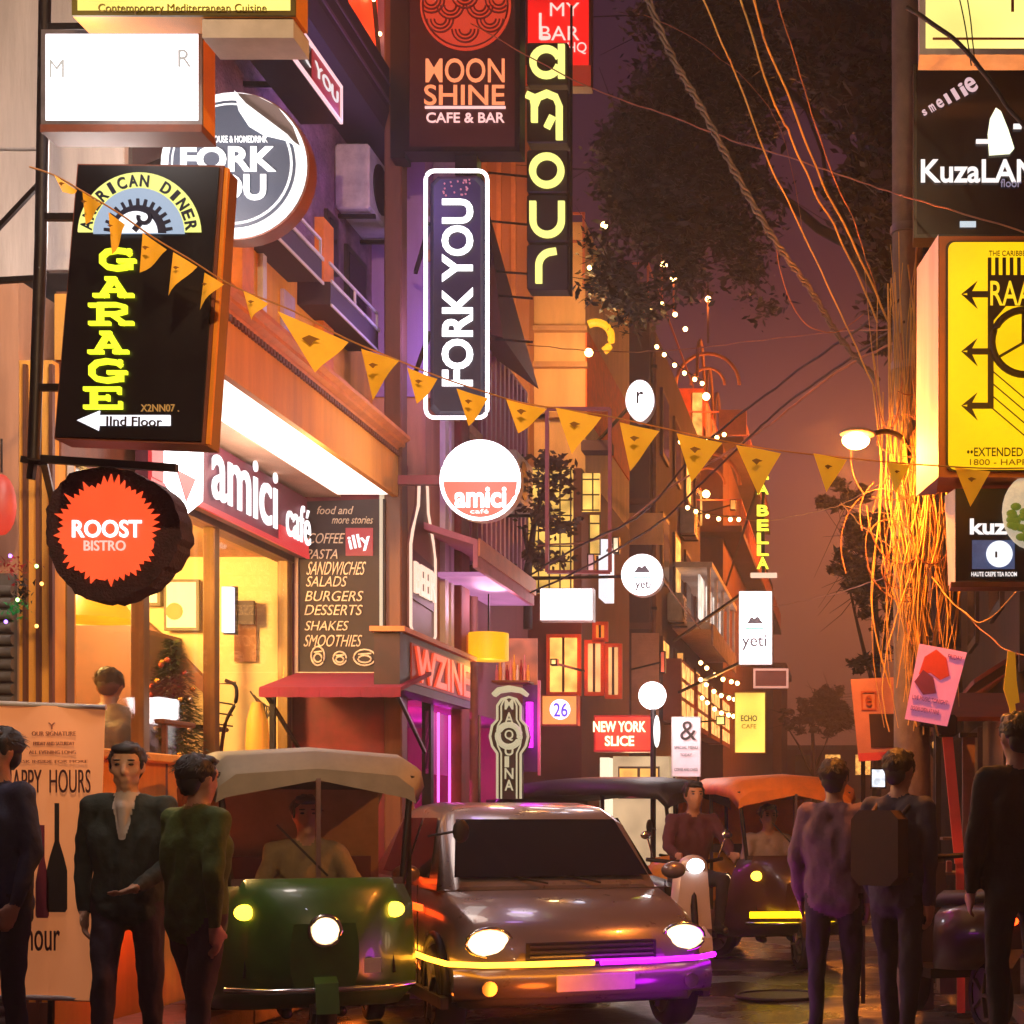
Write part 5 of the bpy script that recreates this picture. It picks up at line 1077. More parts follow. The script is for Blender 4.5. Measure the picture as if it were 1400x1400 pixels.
# ---------------------------------------------------------------- trees
def tree(label, name, trunk_pts, trunk_r, limbs, blobs, nleaf, leafm, barkm, ls=0.09):
    t = thing(name, label, 'tree', trunk_pts[0])
    mb = MB(); n = len(trunk_pts); mb.tube(trunk_pts, [trunk_r*(1-0.6*i/(n-1)) for i in range(n)], 10); mb.build('trunk', barkm, t)
    for l_ in limbs:
        m_ = MB(); pts = [Vector(p) for p in l_]; fine = []
        for i in range(len(pts)-1):
            for s in range(4): fine.append(pts[i].lerp(pts[i+1], s/4)+Vector((pnoise(pts[i]*3+Vector((s, 0, 0))), 0, pnoise(pts[i]*2+Vector((0, s, 0)))))*0.08)
        fine.append(pts[-1]); m_.tube(fine, [max(0.012, trunk_r*0.45*(1-i/len(fine))) for i in range(len(fine))], 6)
        m_.build('limb', barkm, t)
    g = MB(); tot = sum(b[1][0]*b[1][1]*b[1][2] for b in blobs)
    vs = []; fs = []
    for c, r in blobs:
        k = int(nleaf*(r[0]*r[1]*r[2])/tot)
        cl = [Vector((rnd.gauss(0, .5)*r[0], rnd.gauss(0, .5)*r[1], rnd.gauss(0, .5)*r[2])) for _ in range(max(3, k//110))]
        for i in range(k):
            p = Vector(c)+rnd.choice(cl)+Vector((rnd.gauss(0, .12), rnd.gauss(0, .12), rnd.gauss(0, .09)))*max(r)
            a = Vector((rnd.gauss(0, 1), rnd.gauss(0, 1), rnd.gauss(0, .5))).normalized(); b = a.cross(Vector((rnd.gauss(0, 1), rnd.gauss(0, 1), 1))).normalized()
            s = ls*rnd.choice((.5, .8, 1, 1.2, 1.7))*rnd.uniform(.8, 1.2); q = len(vs)
            vs += [p-a*s, p+b*s*.38, p+a*s, p-b*s*.38]; fs.append((q, q+1, q+2, q+3))
    tw = MB()
    for c, r in blobs:
        for _ in range(9):
            d = Vector((rnd.gauss(0, 1)*r[0], rnd.gauss(0, .6)*r[1], rnd.gauss(0, 1)*r[2])); m1 = Vector(c)+d*.5+Vector((rnd.uniform(-.08, .08), 0, rnd.uniform(-.08, .08))); tw.tube([Vector(c), m1, Vector(c)+d*1.05], [.012, .008, .003], 4)
    tw.build('twigs', barkm, t)['kind'] = 'stuff'
    g.add(vs, fs); o = g.build('crown', leafm, t); o['kind'] = 'stuff'
    return t
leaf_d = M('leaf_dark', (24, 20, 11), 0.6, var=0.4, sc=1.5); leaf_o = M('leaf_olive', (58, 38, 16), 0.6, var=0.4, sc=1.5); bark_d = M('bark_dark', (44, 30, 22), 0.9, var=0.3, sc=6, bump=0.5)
def P3(px, py, Y): return Vector(px3(px, py, Y))
Yt = 19.0
b = [((P3(px, py, Yt+dy)), (rx, 1.1, rz)) for px, py, dy, rx, rz in ((905, 190, 0, .62, .6), (960, 130, .5, .7, .5), (880, 290, -.3, .42, .42), (935, 300, .2, .5, .42), (995, 240, .3, .5, .5), (850, 400, -.2, .3, .25),
     (1010, 350, .4, .28, .2), (870, 240, 0, .4, .4), (1030, 90, .5, .6, .5), (960, 20, 0, .7, .4), (1090, 30, 0, .6, .4), (930, 380, 0, .2, .16), (828, 370, 0, .16, .3))]
b += [(P3(px, py, Yt), (.6, 1, .5)) for px, py in ((1130, 40), (1180, 30), (1225, 60))]
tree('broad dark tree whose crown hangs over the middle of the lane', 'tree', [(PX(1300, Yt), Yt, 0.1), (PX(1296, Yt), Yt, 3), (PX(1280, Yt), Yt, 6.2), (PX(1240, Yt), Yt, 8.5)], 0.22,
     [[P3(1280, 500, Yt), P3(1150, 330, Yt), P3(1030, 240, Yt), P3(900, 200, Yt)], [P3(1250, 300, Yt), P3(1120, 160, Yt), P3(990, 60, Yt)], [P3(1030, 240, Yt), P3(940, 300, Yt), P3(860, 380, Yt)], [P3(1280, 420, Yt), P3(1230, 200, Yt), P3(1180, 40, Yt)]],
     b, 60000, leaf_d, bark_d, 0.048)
Yt = 15.5
b = [(P3(px, py, Yt+dy), (rx, .8, rz)) for px, py, dy, rx, rz in ((1200, 120, 0, .35, .5), (1235, 220, 0, .3, .5), (1180, 260, .3, .22, .35), (1210, 340, 0, .28, .4), (1150, 110, .2, .3, .3), (1240, 420, 0, .25, .3), (1100, 60, 0, .3, .25), (1290, 150, 0, .4, .6), (1225, 30, 0, .4, .3))]
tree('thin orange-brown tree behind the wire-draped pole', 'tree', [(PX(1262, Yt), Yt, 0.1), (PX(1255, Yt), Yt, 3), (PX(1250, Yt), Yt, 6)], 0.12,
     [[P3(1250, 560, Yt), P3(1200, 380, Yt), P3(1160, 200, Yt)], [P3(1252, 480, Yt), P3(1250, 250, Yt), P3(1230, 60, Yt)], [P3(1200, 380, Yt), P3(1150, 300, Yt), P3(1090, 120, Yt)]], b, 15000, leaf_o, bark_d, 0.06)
for i, (px, py, Yt, w_, h_, n, lab) in enumerate(((1110, 980, 52, 1.3, 1.1, 9000, 'rounded orange-lit tree low at the far end of the lane'), (1195, 760, 33, 1.0, 1.7, 9000, 'loose rusty-leaved tree glowing below the street lamp'), (1290, 930, 27, 1.2, 1.3, 8000, 'dark low tree behind the hanging posters'))):
    c = P3(px, py, Yt)
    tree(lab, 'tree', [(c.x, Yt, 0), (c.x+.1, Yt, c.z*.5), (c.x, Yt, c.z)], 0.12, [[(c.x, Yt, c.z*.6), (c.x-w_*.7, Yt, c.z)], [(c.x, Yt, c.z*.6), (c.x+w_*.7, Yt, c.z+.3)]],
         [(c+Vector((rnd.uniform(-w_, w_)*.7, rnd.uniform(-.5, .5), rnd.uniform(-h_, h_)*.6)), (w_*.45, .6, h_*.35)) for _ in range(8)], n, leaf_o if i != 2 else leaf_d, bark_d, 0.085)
# leafy creeper in front of the lattice windows
t = thing('balcony_plant', 'dark leafy potted creeper in front of the yellow lattice window', 'plant', P3(722, 860, 16.8))
m_ = MB(); m_.tube([P3(722, 860, 16.8), P3(722, 780, 16.8), P3(730, 720, 16.8), P3(745, 660, 16.8)], [.05, .045, .03, .02], 7).tube([P3(724, 770, 16.8), P3(716, 720, 16.8)], .02, 5); m_.build('stem', M('stem_plum', (50, 26, 30), 0.8), t)
g = MB()
for px, py, w_, h_, n in ((755, 660, 30, 26, 150), (740, 700, 26, 18, 110), (765, 720, 30, 16, 90), (730, 760, 18, 20, 80), (750, 630, 26, 12, 80), (755, 765, 26, 10, 50)):
    for _ in range(n):
        p = P3(px+rnd.gauss(0, .5)*w_, py+rnd.gauss(0, .5)*h_, 16.8+rnd.uniform(-.3, .3)); a = Vector((rnd.uniform(-1, 1), rnd.uniform(-.5, .5), rnd.uniform(-.5, .5))).normalized()*rnd.uniform(.03, .07); q = a.cross(Vector((0.2, 1, .1))).normalized()*.02
        g.add([p-a, p+q, p+a, p-q], [(0, 1, 2, 3)])
g.build('leaves', M('leaf_plum', (66, 40, 30), 0.6, var=0.3), t)['kind'] = 'stuff'

# ---------------------------------------------------------------- pole, wires, street lamp
wire_y = M('wire_lamplit', (190, 150, 72), 0.5, var=0.3, sc=3); wire_d = M('wire_dark', (40, 24, 20), 0.6); wire_b = M('wire_brown', (150, 96, 60), 0.55, var=0.3)  # the lamp's yellow light is put into the ochre wire colour
def spline(pts, n=8):
    out = []; P_ = [Vector(p) for p in pts]
    for i in range(len(P_)-1):
        p0, p1, p2, p3 = P_[max(i-1, 0)], P_[i], P_[i+1], P_[min(i+2, len(P_)-1)]
        for s in range(n):
            t_ = s/n; out.append(0.5*((2*p1)+(-p0+p2)*t_+(2*p0-5*p1+4*p2-p3)*t_*t_+(-p0+3*p1-3*p2+p3)*t_**3))
    return out+[P_[-1]]
Yp = 10.6
t = thing('utility_pole', 'concrete utility pole at right wrapped in hanging wires', 'pole', (PX(1243, Yp), Yp, 0.1))
MB().tube([(PX(1250, Yp), Yp, 0.1), (PX(1236, Yp), Yp, 7.8)], [.13, .085], 12).build('pole', concrete, t)
for z in (3.2, 4.3, 5.2): MB().cyl((PX(1243, Yp), Yp, z), (PX(1243, Yp), Yp, z+.05), .125, n=12).build('band', grey_metal, t)
MB().box(PX(1255, Yp), Yp-.25, 1.95, PX(1275, Yp)+.02, Yp-.12, 2.2).build('junction_box', dark_metal, t)
w_ = MB()
for i in range(74):
    x = PX(rnd.choice((1215, 1228, 1240, 1250, 1262, 1275, 1285))+rnd.uniform(-9, 9), Yp); y = Yp-.16-rnd.uniform(0, .15)
    zt = PZ(rnd.uniform(330, 560), Yp); zb = PZ(rnd.uniform(780, 1010), Yp); dx = rnd.uniform(-.16, .16)
    pts = [(x+dx*(1-s)*1.2+.06*math.sin(s*7+i)*(.3+s), y, zt+(zb-zt)*s) for s in [k/7 for k in range(8)]]
    w_.tube(spline(pts, 3), rnd.choice((.0025, .004, .006)), 5)
o = w_.build('hanging_wires', wire_y, t); o['kind'] = 'stuff'
w_ = MB()
for i in range(26):        # loose loops around the pole
    cx, cy = rnd.uniform(1195, 1290), rnd.uniform(480, 880); r1, r2 = rnd.uniform(15, 60), rnd.uniform(20, 90)
    a0 = rnd.uniform(0, 360); pts = [px3(cx+r1*math.cos(R(a0+s*26)), cy+r2*math.sin(R(a0+s*26)), Yp-.3+.05*math.sin(s)) for s in range(rnd.randint(4, 9))]
    w_.tube(spline(pts, 4), rnd.choice((.003, .005)), 5)
w_.build('loose_loops', wire_b, t)['kind'] = 'stuff'

def cable(label, pts, Y0, Y1, r, m, group='cables strung across the lane', sag=0):
    n = len(pts); P_ = [P3(p[0], p[1], Y0+(Y1-Y0)*i/(n-1)) for i, p in enumerate(pts)]
    o = MB().tube([p+Vector((pnoise(p*6), 0, pnoise(p*6+Vector((9, 0, 0)))))*.012 for p in spline(P_, 8)], r*.62, 6).build('cable', m); tag(o, label, 'cable', group); return o
t = MB()
C = spline([P3(870, -40, 9.6), P3(915, 70, 9.7), P3(960, 150, 9.8), P3(1010, 245, 9.9), P3(1060, 330, 10), P3(1110, 400, 10.2), P3(1150, 465, 10.4), P3(1200, 520, Yp-.1)], 16)
for ph in (0, math.pi*2/3, math.pi*4/3):
    t.tube([p+Vector((math.cos(i*.85+ph)*.017, math.sin(i*.85+ph)*.017, .01*math.sin(i*2.1+ph))) for i, p in enumerate(C)], .009, 5)
tag(t.build('twisted_cable', M('cable_grey', (96, 82, 78), 0.6, var=0.2)), 'thick twisted cable coming down from the top of the view to the pole', 'cable')
cable('bright ochre cable just right of the thick twisted one', ((945, -40), (992, 70), (1003, 95), (1046, 210), (1072, 265), (1098, 320), (1150, 430), (1200, 540)), 9.2, 10.4, .009, wire_y)
cable('ochre cable with knots, second right of the twisted one', ((1000, -40), (1045, 105), (1070, 165), (1082, 190), (1115, 265), (1148, 325), (1200, 440)), 9.0, 10.4, .011, wire_y)
cable('knotted thicker ochre cable running down to the lamp side', ((1020, -30), (1038, 30), (1052, 75), (1085, 150), (1120, 240), (1165, 330), (1215, 440)), 8.8, 10.4, .012, wire_y)
cable('thin pinkish cable, rightmost of the parallel falling cables', ((1052, -40), (1090, 90), (1130, 215), (1170, 310), (1205, 420)), 8.8, 10.4, .007, wire_b)
cable('long thin cable crossing from the maroon sign to the black sign', ((640, 30), (790, 112), (920, 160), (1010, 195), (1100, 222), (1215, 262), (1262, 276), (1420, 322)), 13, 8.7, .008, wire_b)
cable('pale wire sloping up from the mauve building to the pole', ((700, 470), (820, 480), (930, 478), (1110, 457), (1262, 448)), 18, 10.4, .008, wire_b)
cable('upper black cable rising from the creeper towards the pole', ((717, 790), (790, 748), (880, 700), (960, 610), (1060, 530), (1140, 472), (1230, 410)), 16, 10.5, .016, wire_d)
cable('middle black cable rising from the creeper towards the pole', ((722, 812), (800, 775), (900, 715), (980, 640), (1060, 565), (1140, 505), (1235, 440)), 16, 10.5, .016, wire_d)
cable('lowest black cable rising past the round mountain sign', ((735, 745), (820, 735), (915, 668), (1000, 615), (1060, 575), (1145, 508), (1240, 460)), 16, 10.5, .014, wire_b)
cable('ochre wire sagging from the terrace building to the lamp pole', ((950, 700), (1035, 712), (1090, 705), (1150, 690), (1215, 655), (1240, 640)), 26, 10.5, .007, wire_y)
cable('ochre wire falling right from the wire knot under the lamp', ((1150, 688), (1180, 720), (1225, 752)), 12, 10.5, .007, wire_y)
cable('ochre wire running level right from the wire knot under the lamp', ((1148, 690), (1195, 700), (1240, 702)), 12, 10.5, .006, wire_y)
cable('thin wire from the yeti box sign up to the pole', ((1058, 830), (1140, 812), (1235, 780)), 20, 10.5, .008, wire_b)
cable('thin wire falling from the round mountain sign to the menu board', ((905, 790), (930, 825), (958, 860)), 18, 17.5, .01, wire_b)
cable('dark cable across the top right corner signs', ((1240, 10), (1300, 50), (1345, 100), (1400, 175), (1430, 210)), 8.6, 8.2, .02, wire_d)
cable('thin twin wire across the top right corner', ((1305, -30), (1320, 40), (1328, 90)), 8.6, 8.5, .006, wire_d)
cable('thin wire beside the twin wire across the top right corner', ((1318, -30), (1328, 40), (1333, 90)), 8.6, 8.5, .006, wire_d)
cable('thin wire curling below the lower black sign', ((1275, 790), (1310, 830), (1345, 850), (1400, 800), (1420, 780)), 10.2, 9, .006, wire_y)
cable('ochre wire hanging from the pole beside the posters', ((1300, 820), (1340, 860), (1380, 890), (1420, 900)), 10, 9, .007, wire_b)
cable('two-bend wire hanging left of the pole down to the tilted poster', ((1245, 780), (1225, 850), (1210, 905), (1207, 950), (1215, 1000)), 10.3, 9.9, .007, wire_y)
cable('faint wire high across the plum sky', ((880, 20), (960, 60), (1060, 160), (1100, 330)), 12, 11, .004, wire_b)
cable('faint looping wire left of the falling cables', ((1060, 330), (1075, 400), (1100, 440), (1140, 455), (1180, 430)), 10, 10.4, .005, wire_b)

Yl = 9.9
t = thing('street_lamp', 'bright amber street lamp glowing in the haze by the pole', 'street lamp', px3(1245, 640, 10.6))
MB().tube(spline([P3(1245, 640, 10.6), P3(1238, 605, 10.4), P3(1215, 590, 10.1), P3(1190, 594, Yl)], 5), .018, 6).build('arm', dark_metal, t)
MB().ell(P3(1172, 593, Yl), (.115, .09, .035), 0, 14, 8).build('lamp_head', grey_metal, t)
MB().ell(P3(1170, 602, Yl), (.085, .07, .055), 0, 14, 8).build('bulb', E('sodium_bulb', (255, 200, 110), 40), t)
lamp('lamp_light', P3(1170, 617, Yl-.10), 300, (255, 140, 45), 0.06, t)
# added lamps: one down the lane to light the haze, one unseen behind the camera
Y2 = 40.0; t = thing('street_lamp', 'added amber street lamp further down the lane, mostly hidden by the hanging wires', 'street lamp', (PX(1262, Y2), Y2, 0.1))
MB().tube([(PX(1262, Y2), Y2, .1), P3(1262, 690, Y2), P3(1238, 672, Y2)], [.07, .05, .03], 8).build('post', dark_metal, t)
MB().ell(P3(1232, 674, Y2), (.2, .13, .06), 0, 12, 8).build('lamp_head', grey_metal, t); MB().ell(P3(1232, 680, Y2), (.14, .11, .07), 0, 12, 8).build('bulb', E('sodium_bulb', (0, 0, 0), 1), t)
lamp('lamp_light', P3(1225, 712, Y2-.3), 3000, (255, 138, 46), 0.12, t)
t = thing('street_lamp', 'added street lamp behind the viewer, lighting the left facades', 'street lamp', (1.9, -1.5, 0.1))
MB().tube([(1.9, -1.5, .1), (1.9, -1.5, 6.4)], .05, 8).build('post', dark_metal, t); MB().tube(spline([(1.9, -1.5, 6.4), (1.5, -1.5, 6.8), (.6, -1.5, 6.9)], 5), .025, 6).build('arm', dark_metal, t)
MB().ell((.5, -1.5, 6.9), (.2, .13, .07), 0, 14, 8).build('lamp_head', grey_metal, t); MB().ell((.5, -1.5, 6.85), (.13, .1, .06), 0, 12, 8).build('bulb', E('sodium_bulb', (0, 0, 0), 1), t)
aim = Vector((-4.2, 12.0, 4.6))-Vector((.5, -1.5, 6.7))
lamp('lamp_light', (.5, -1.5, 6.7), 2500, (255, 210, 150), 0.12, t, 'SPOT', 44, aim.to_track_quat('-Z', 'Y').to_euler())

# ---------------------------------------------------------------- bunting
def bunting():
    t = thing('bunting', 'string of orange-yellow triangular pennants crossing the lane', 'bunting', px3(60, 235, 6.6))
    st = [(40, 228), (75, 240), (110, 260), (160, 290), (210, 325), (260, 355), (320, 392), (400, 425), (475, 464), (545, 493), (600, 515), (660, 535), (720, 552), (820, 567), (900, 584), (985, 602), (1065, 616), (1155, 626), (1240, 634), (1340, 640), (1400, 640)]
    yy = lambda px: 6.4+2.0*min(1, px/1300)
    MB().tube(spline([P3(a, b, yy(a)) for a, b in st], 4), .004, 5).build('string', M('string_tan', (190, 130, 70), 0.7), t)
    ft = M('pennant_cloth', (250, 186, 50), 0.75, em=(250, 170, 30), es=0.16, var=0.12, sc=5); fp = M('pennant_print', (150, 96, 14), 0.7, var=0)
    fl = [((75, 240), (105, 260), (95, 270)), ((112, 262), (140, 280), (111, 302)), ((148, 290), (172, 308), (150, 346)), ((195, 318), (229, 342), (190, 372)), ((237, 345), (269, 364), (232, 406)), ((279, 372), (306, 389), (268, 420)),
          ((333, 398), (366, 414), (346, 440)), ((380, 426), (476, 467), (436, 514)), ((493, 476), (546, 494), (504, 542)), ((557, 503), (598, 518), (574, 556)), ((624, 531), (668, 545), (640, 582)), ((692, 546), (748, 560), (708, 592)),
          ((760, 558), (822, 570), (784, 624)), ((847, 577), (902, 590), (860, 642)), ((925, 592), (988, 606), (944, 656)), ((1006, 608), (1068, 620), (1036, 674)), ((1112, 620), (1158, 628), (1130, 676)), ((1212, 632), (1244, 636), (1224, 676)), ((1305, 638), (1354, 645), (1327, 692))]
    for i, (a, b_, c) in enumerate(fl):
        Y = yy(a[0])-.01; A, B, Cc = P3(*a, Y), P3(*b_, Y), P3(*c, Y); n = 6; vs = []; fs = []
        ph = rnd.uniform(0, 6)
        for j in range(n+1):
            for s in range(n+1-j):
                u, v = s/n, j/n; p = A*(1-u-v)+B*u+Cc*v
                vs.append(p+Vector((0, .025*math.sin(u*4+ph)*(.3+v)+.03*v*math.sin(ph), 0)))
        idx = lambda s, j: sum(n+1-q for q in range(j))+s
        for j in range(n):
            for s in range(n-j):
                fs.append((idx(s, j), idx(s+1, j), idx(s, j+1)))
                if s < n-j-1: fs.append((idx(s+1, j), idx(s+1, j+1), idx(s, j+1)))
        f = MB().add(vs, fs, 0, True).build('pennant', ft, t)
        c_ = A*.36+B*.34+Cc*.3+Vector((0, -.04, 0)); w = (B-A).length*.12
        MB().prism([(c_.x-w, c_.z), (c_.x-w*.2, c_.z+w*.35), (c_.x+w, c_.z-w*.1), (c_.x+w*.3, c_.z-w*.3), (c_.x-w*.1, c_.z-w*.8)], 'XZ', c_.y-.002, c_.y).build('print', fp, f)
    t = thing('hanging_pennant', 'crumpled yellow pennant dangling from a wire at the right edge', 'pennant', px3(1383, 895, 9.0))
    MB().prism([(PX(a, 9), PZ(b_, 9)) for a, b_ in ((1378, 890), (1388, 892), (1390, 930), (1394, 960), (1388, 962), (1392, 1004), (1384, 1006), (1380, 968), (1372, 942))], 'XZ', 9.0, 9.015).build('cloth', ft, t)
bunting()

# ---------------------------------------------------------------- posters on the wires
def posters():
    Y = 10.2
    t = thing('tilted_poster', 'tilted pinkish event poster tied to the wires', 'poster', px3(1280, 990, Y))
    q = lambda px, py, y=Y: (PX(px, y), PZ(py, y))
    MB().prism([q(1237, 983), q(1295, 993), q(1322, 892), q(1257, 880)], 'XZ', Y, Y+.012).build('board', M('poster_pink', (220, 150, 190), 0.6, em=(200, 120, 170), es=0.3, var=0.15), t)
    MB().prism([q(1256, 922), q(1264, 898), q(1280, 888), (q(1294, 900)), q(1298, 924), q(1285, 930), q(1272, 920)], 'XZ', Y-.006, Y-.002).build('red_print', M('print_coral', (190, 70, 80), 0.6), t)
    MB().prism([q(1250, 932), q(1262, 916), q(1276, 926), q(1280, 948), q(1262, 950)], 'XZ', Y-.009, Y-.004).build('violet_print', M('print_violet', (110, 50, 120), 0.6), t)
    for s, r in (('LIVE MUSIC TONIGHT', (1247, 954, 1296, 960)), ('DOORS OPEN AT NINE', (1245, 968, 1284, 974)), ('FRIDAY', (1296, 896, 1316, 902))): txt(t, s, M('print_violet', (0, 0, 0)), r, Y-.004, bold=0.0, rot=-10)
    MB().bar(px3(1285, 880, Y), px3(1275, 700, Y+.2), .006).build('tie_wire', wire_b, t)
    Y = 10.9
    t = thing('poster_board', 'large faded poster board with dark square print left of the tilted poster', 'poster', px3(1205, 1040, Y))
    q = lambda px, py: (PX(px, Y), PZ(py, Y))
    MB().prism([q(1174, 1041), q(1256, 1036), q(1250, 924), q(1163, 929)], 'XZ', Y, Y+.02).build('board', M('poster_faded', (176, 120, 110), 0.7, var=0.2, sc=3), t)
    MB().prism([q(1191, 1022), q(1226, 1022), q(1224, 976), q(1188, 976)], 'XZ', Y-.006, Y-.001).build('dark_print', M('print_black', (44, 24, 28), 0.6, var=.3), t)
    MB().prism([q(1174, 1041), q(1256, 1036), q(1255, 1026), q(1173, 1030)], 'XZ', Y-.006, Y-.001).build('red_strip', M('print_coral', (0, 0, 0)), t)
    rr = MB(); ribbon(rr, [q(1179, 970), q(1197, 970), q(1197, 946), q(1178, 946)], .012, Y-.006, .004, closed=True); rr.build('emblem_box', M('print_rust2', (150, 70, 50), 0.6), t); txt(t, 'e', M('print_rust2', (0, 0, 0)), (1183, 950, 1192, 965), Y-.006)
    for x in (1180, 1250): MB().bar(px3(x, 1036, Y+.02), (PX(x, Y), Y+.02, .1), .03).build('leg', dark_metal, t)
    Y = 10.4
    t = thing('red_post', 'slim red post standing under the tilted poster', 'post', (PX(1310, Y), Y, 0.1))
    MB().bar(px3(1295, 1005, Y), px3(1312, 1180, Y), .065).bar(px3(1312, 1180, Y), (PX(1314, Y), Y, .1), .05).build('post', M('post_red', (190, 60, 44), 0.5, em=(190, 50, 40), es=.12), t)
    MB().rbox(PX(1279, Y), Y-.08, PZ(1008, Y), PX(1308, Y), Y+.06, PZ(978, Y), .02).build('dark_box', dark_metal, t)
    t = thing('grey_post', 'flat grey-brown post right of the slim red post', 'post', (PX(1330, 10.5), 10.5, 0.1))
    MB().box(PX(1316, 10.5), 10.5, .1, PX(1333, 10.5), 10.56, PZ(1008, 10.5)).build('post', M('post_grey', (130, 104, 92), 0.6, var=.2), t); MB().box(PX(1312, 10.5), 10.48, PZ(1008, 10.5), PX(1336, 10.5), 10.58, PZ(1002, 10.5)).build('cap', dark_metal, t)
    # small white lit marks hanging by the shop
    Y = 12.2
    t, *_ = signbox('small_lit_sign', 'tiny cold white lit sign below the poster board', 'sign', (1190, 1050, 1212, 1078), Y, .05, dark_metal, E('lit_tiny', (230, 240, 250), 1.0, .4, 20), .012)
    # dim stall
    Y = 11.4
    t = thing('street_stall', 'dim street stall with shelves of goods behind the dark pedestrians', 'stall', (PX(1320, Y), Y, .11))
    MB().box(PX(1285, Y), Y, .11, PX(1395, Y), Y+.6, .75).build('counter', M('stall_brown', (96, 70, 54), 0.7, var=.3), t)
    for z in (.95, 1.2): MB().box(PX(1290, Y), Y+.1, z, PX(1390, Y), Y+.5, z+.02).build('shelf', wood, t)
    for x in (1288, 1390): MB().bar((PX(x, Y), Y+.5, .11), (PX(x, Y), Y+.5, 2.1), .04).build('post', dark_metal, t)
    MB().prism([(Y-.4, 2.05), (Y+.7, 2.3), (Y+.7, 2.27), (Y-.4, 2.02)], 'YZ', PX(1270, Y), PX(1420, Y)).build('canopy', M('stall_cloth', (110, 50, 40), 0.8), t)
    MB().box(PX(1330, Y), Y-.3, PZ(1305, Y), PX(1420, Y), Y-.05, PZ(1287, Y)).build('front_tray', M('tray_lilac', (170, 130, 160), 0.5), t)
    for i in range(9):
        x = PX(1296+i*10, Y); m = M('goods_%d' % (i % 3), ((150, 60, 40), (190, 150, 70), (80, 90, 110))[i % 3], 0.5); z = (.97, 1.22)[i % 2]
        o = MB().rbox(x, Y+.15, z, x+.04, Y+.25, z+.08+.03*(i % 3), .006).build('goods_packet', m); tag(o, ('rust red', 'straw yellow', 'slate blue')[i % 3]+' packet on the dim stall, '+('leftmost', 'middle', 'rightmost')[i//3]+' of its colour', 'packet', ('rust red', 'straw yellow', 'slate blue')[i % 3]+' packets on the stall shelves')
posters()

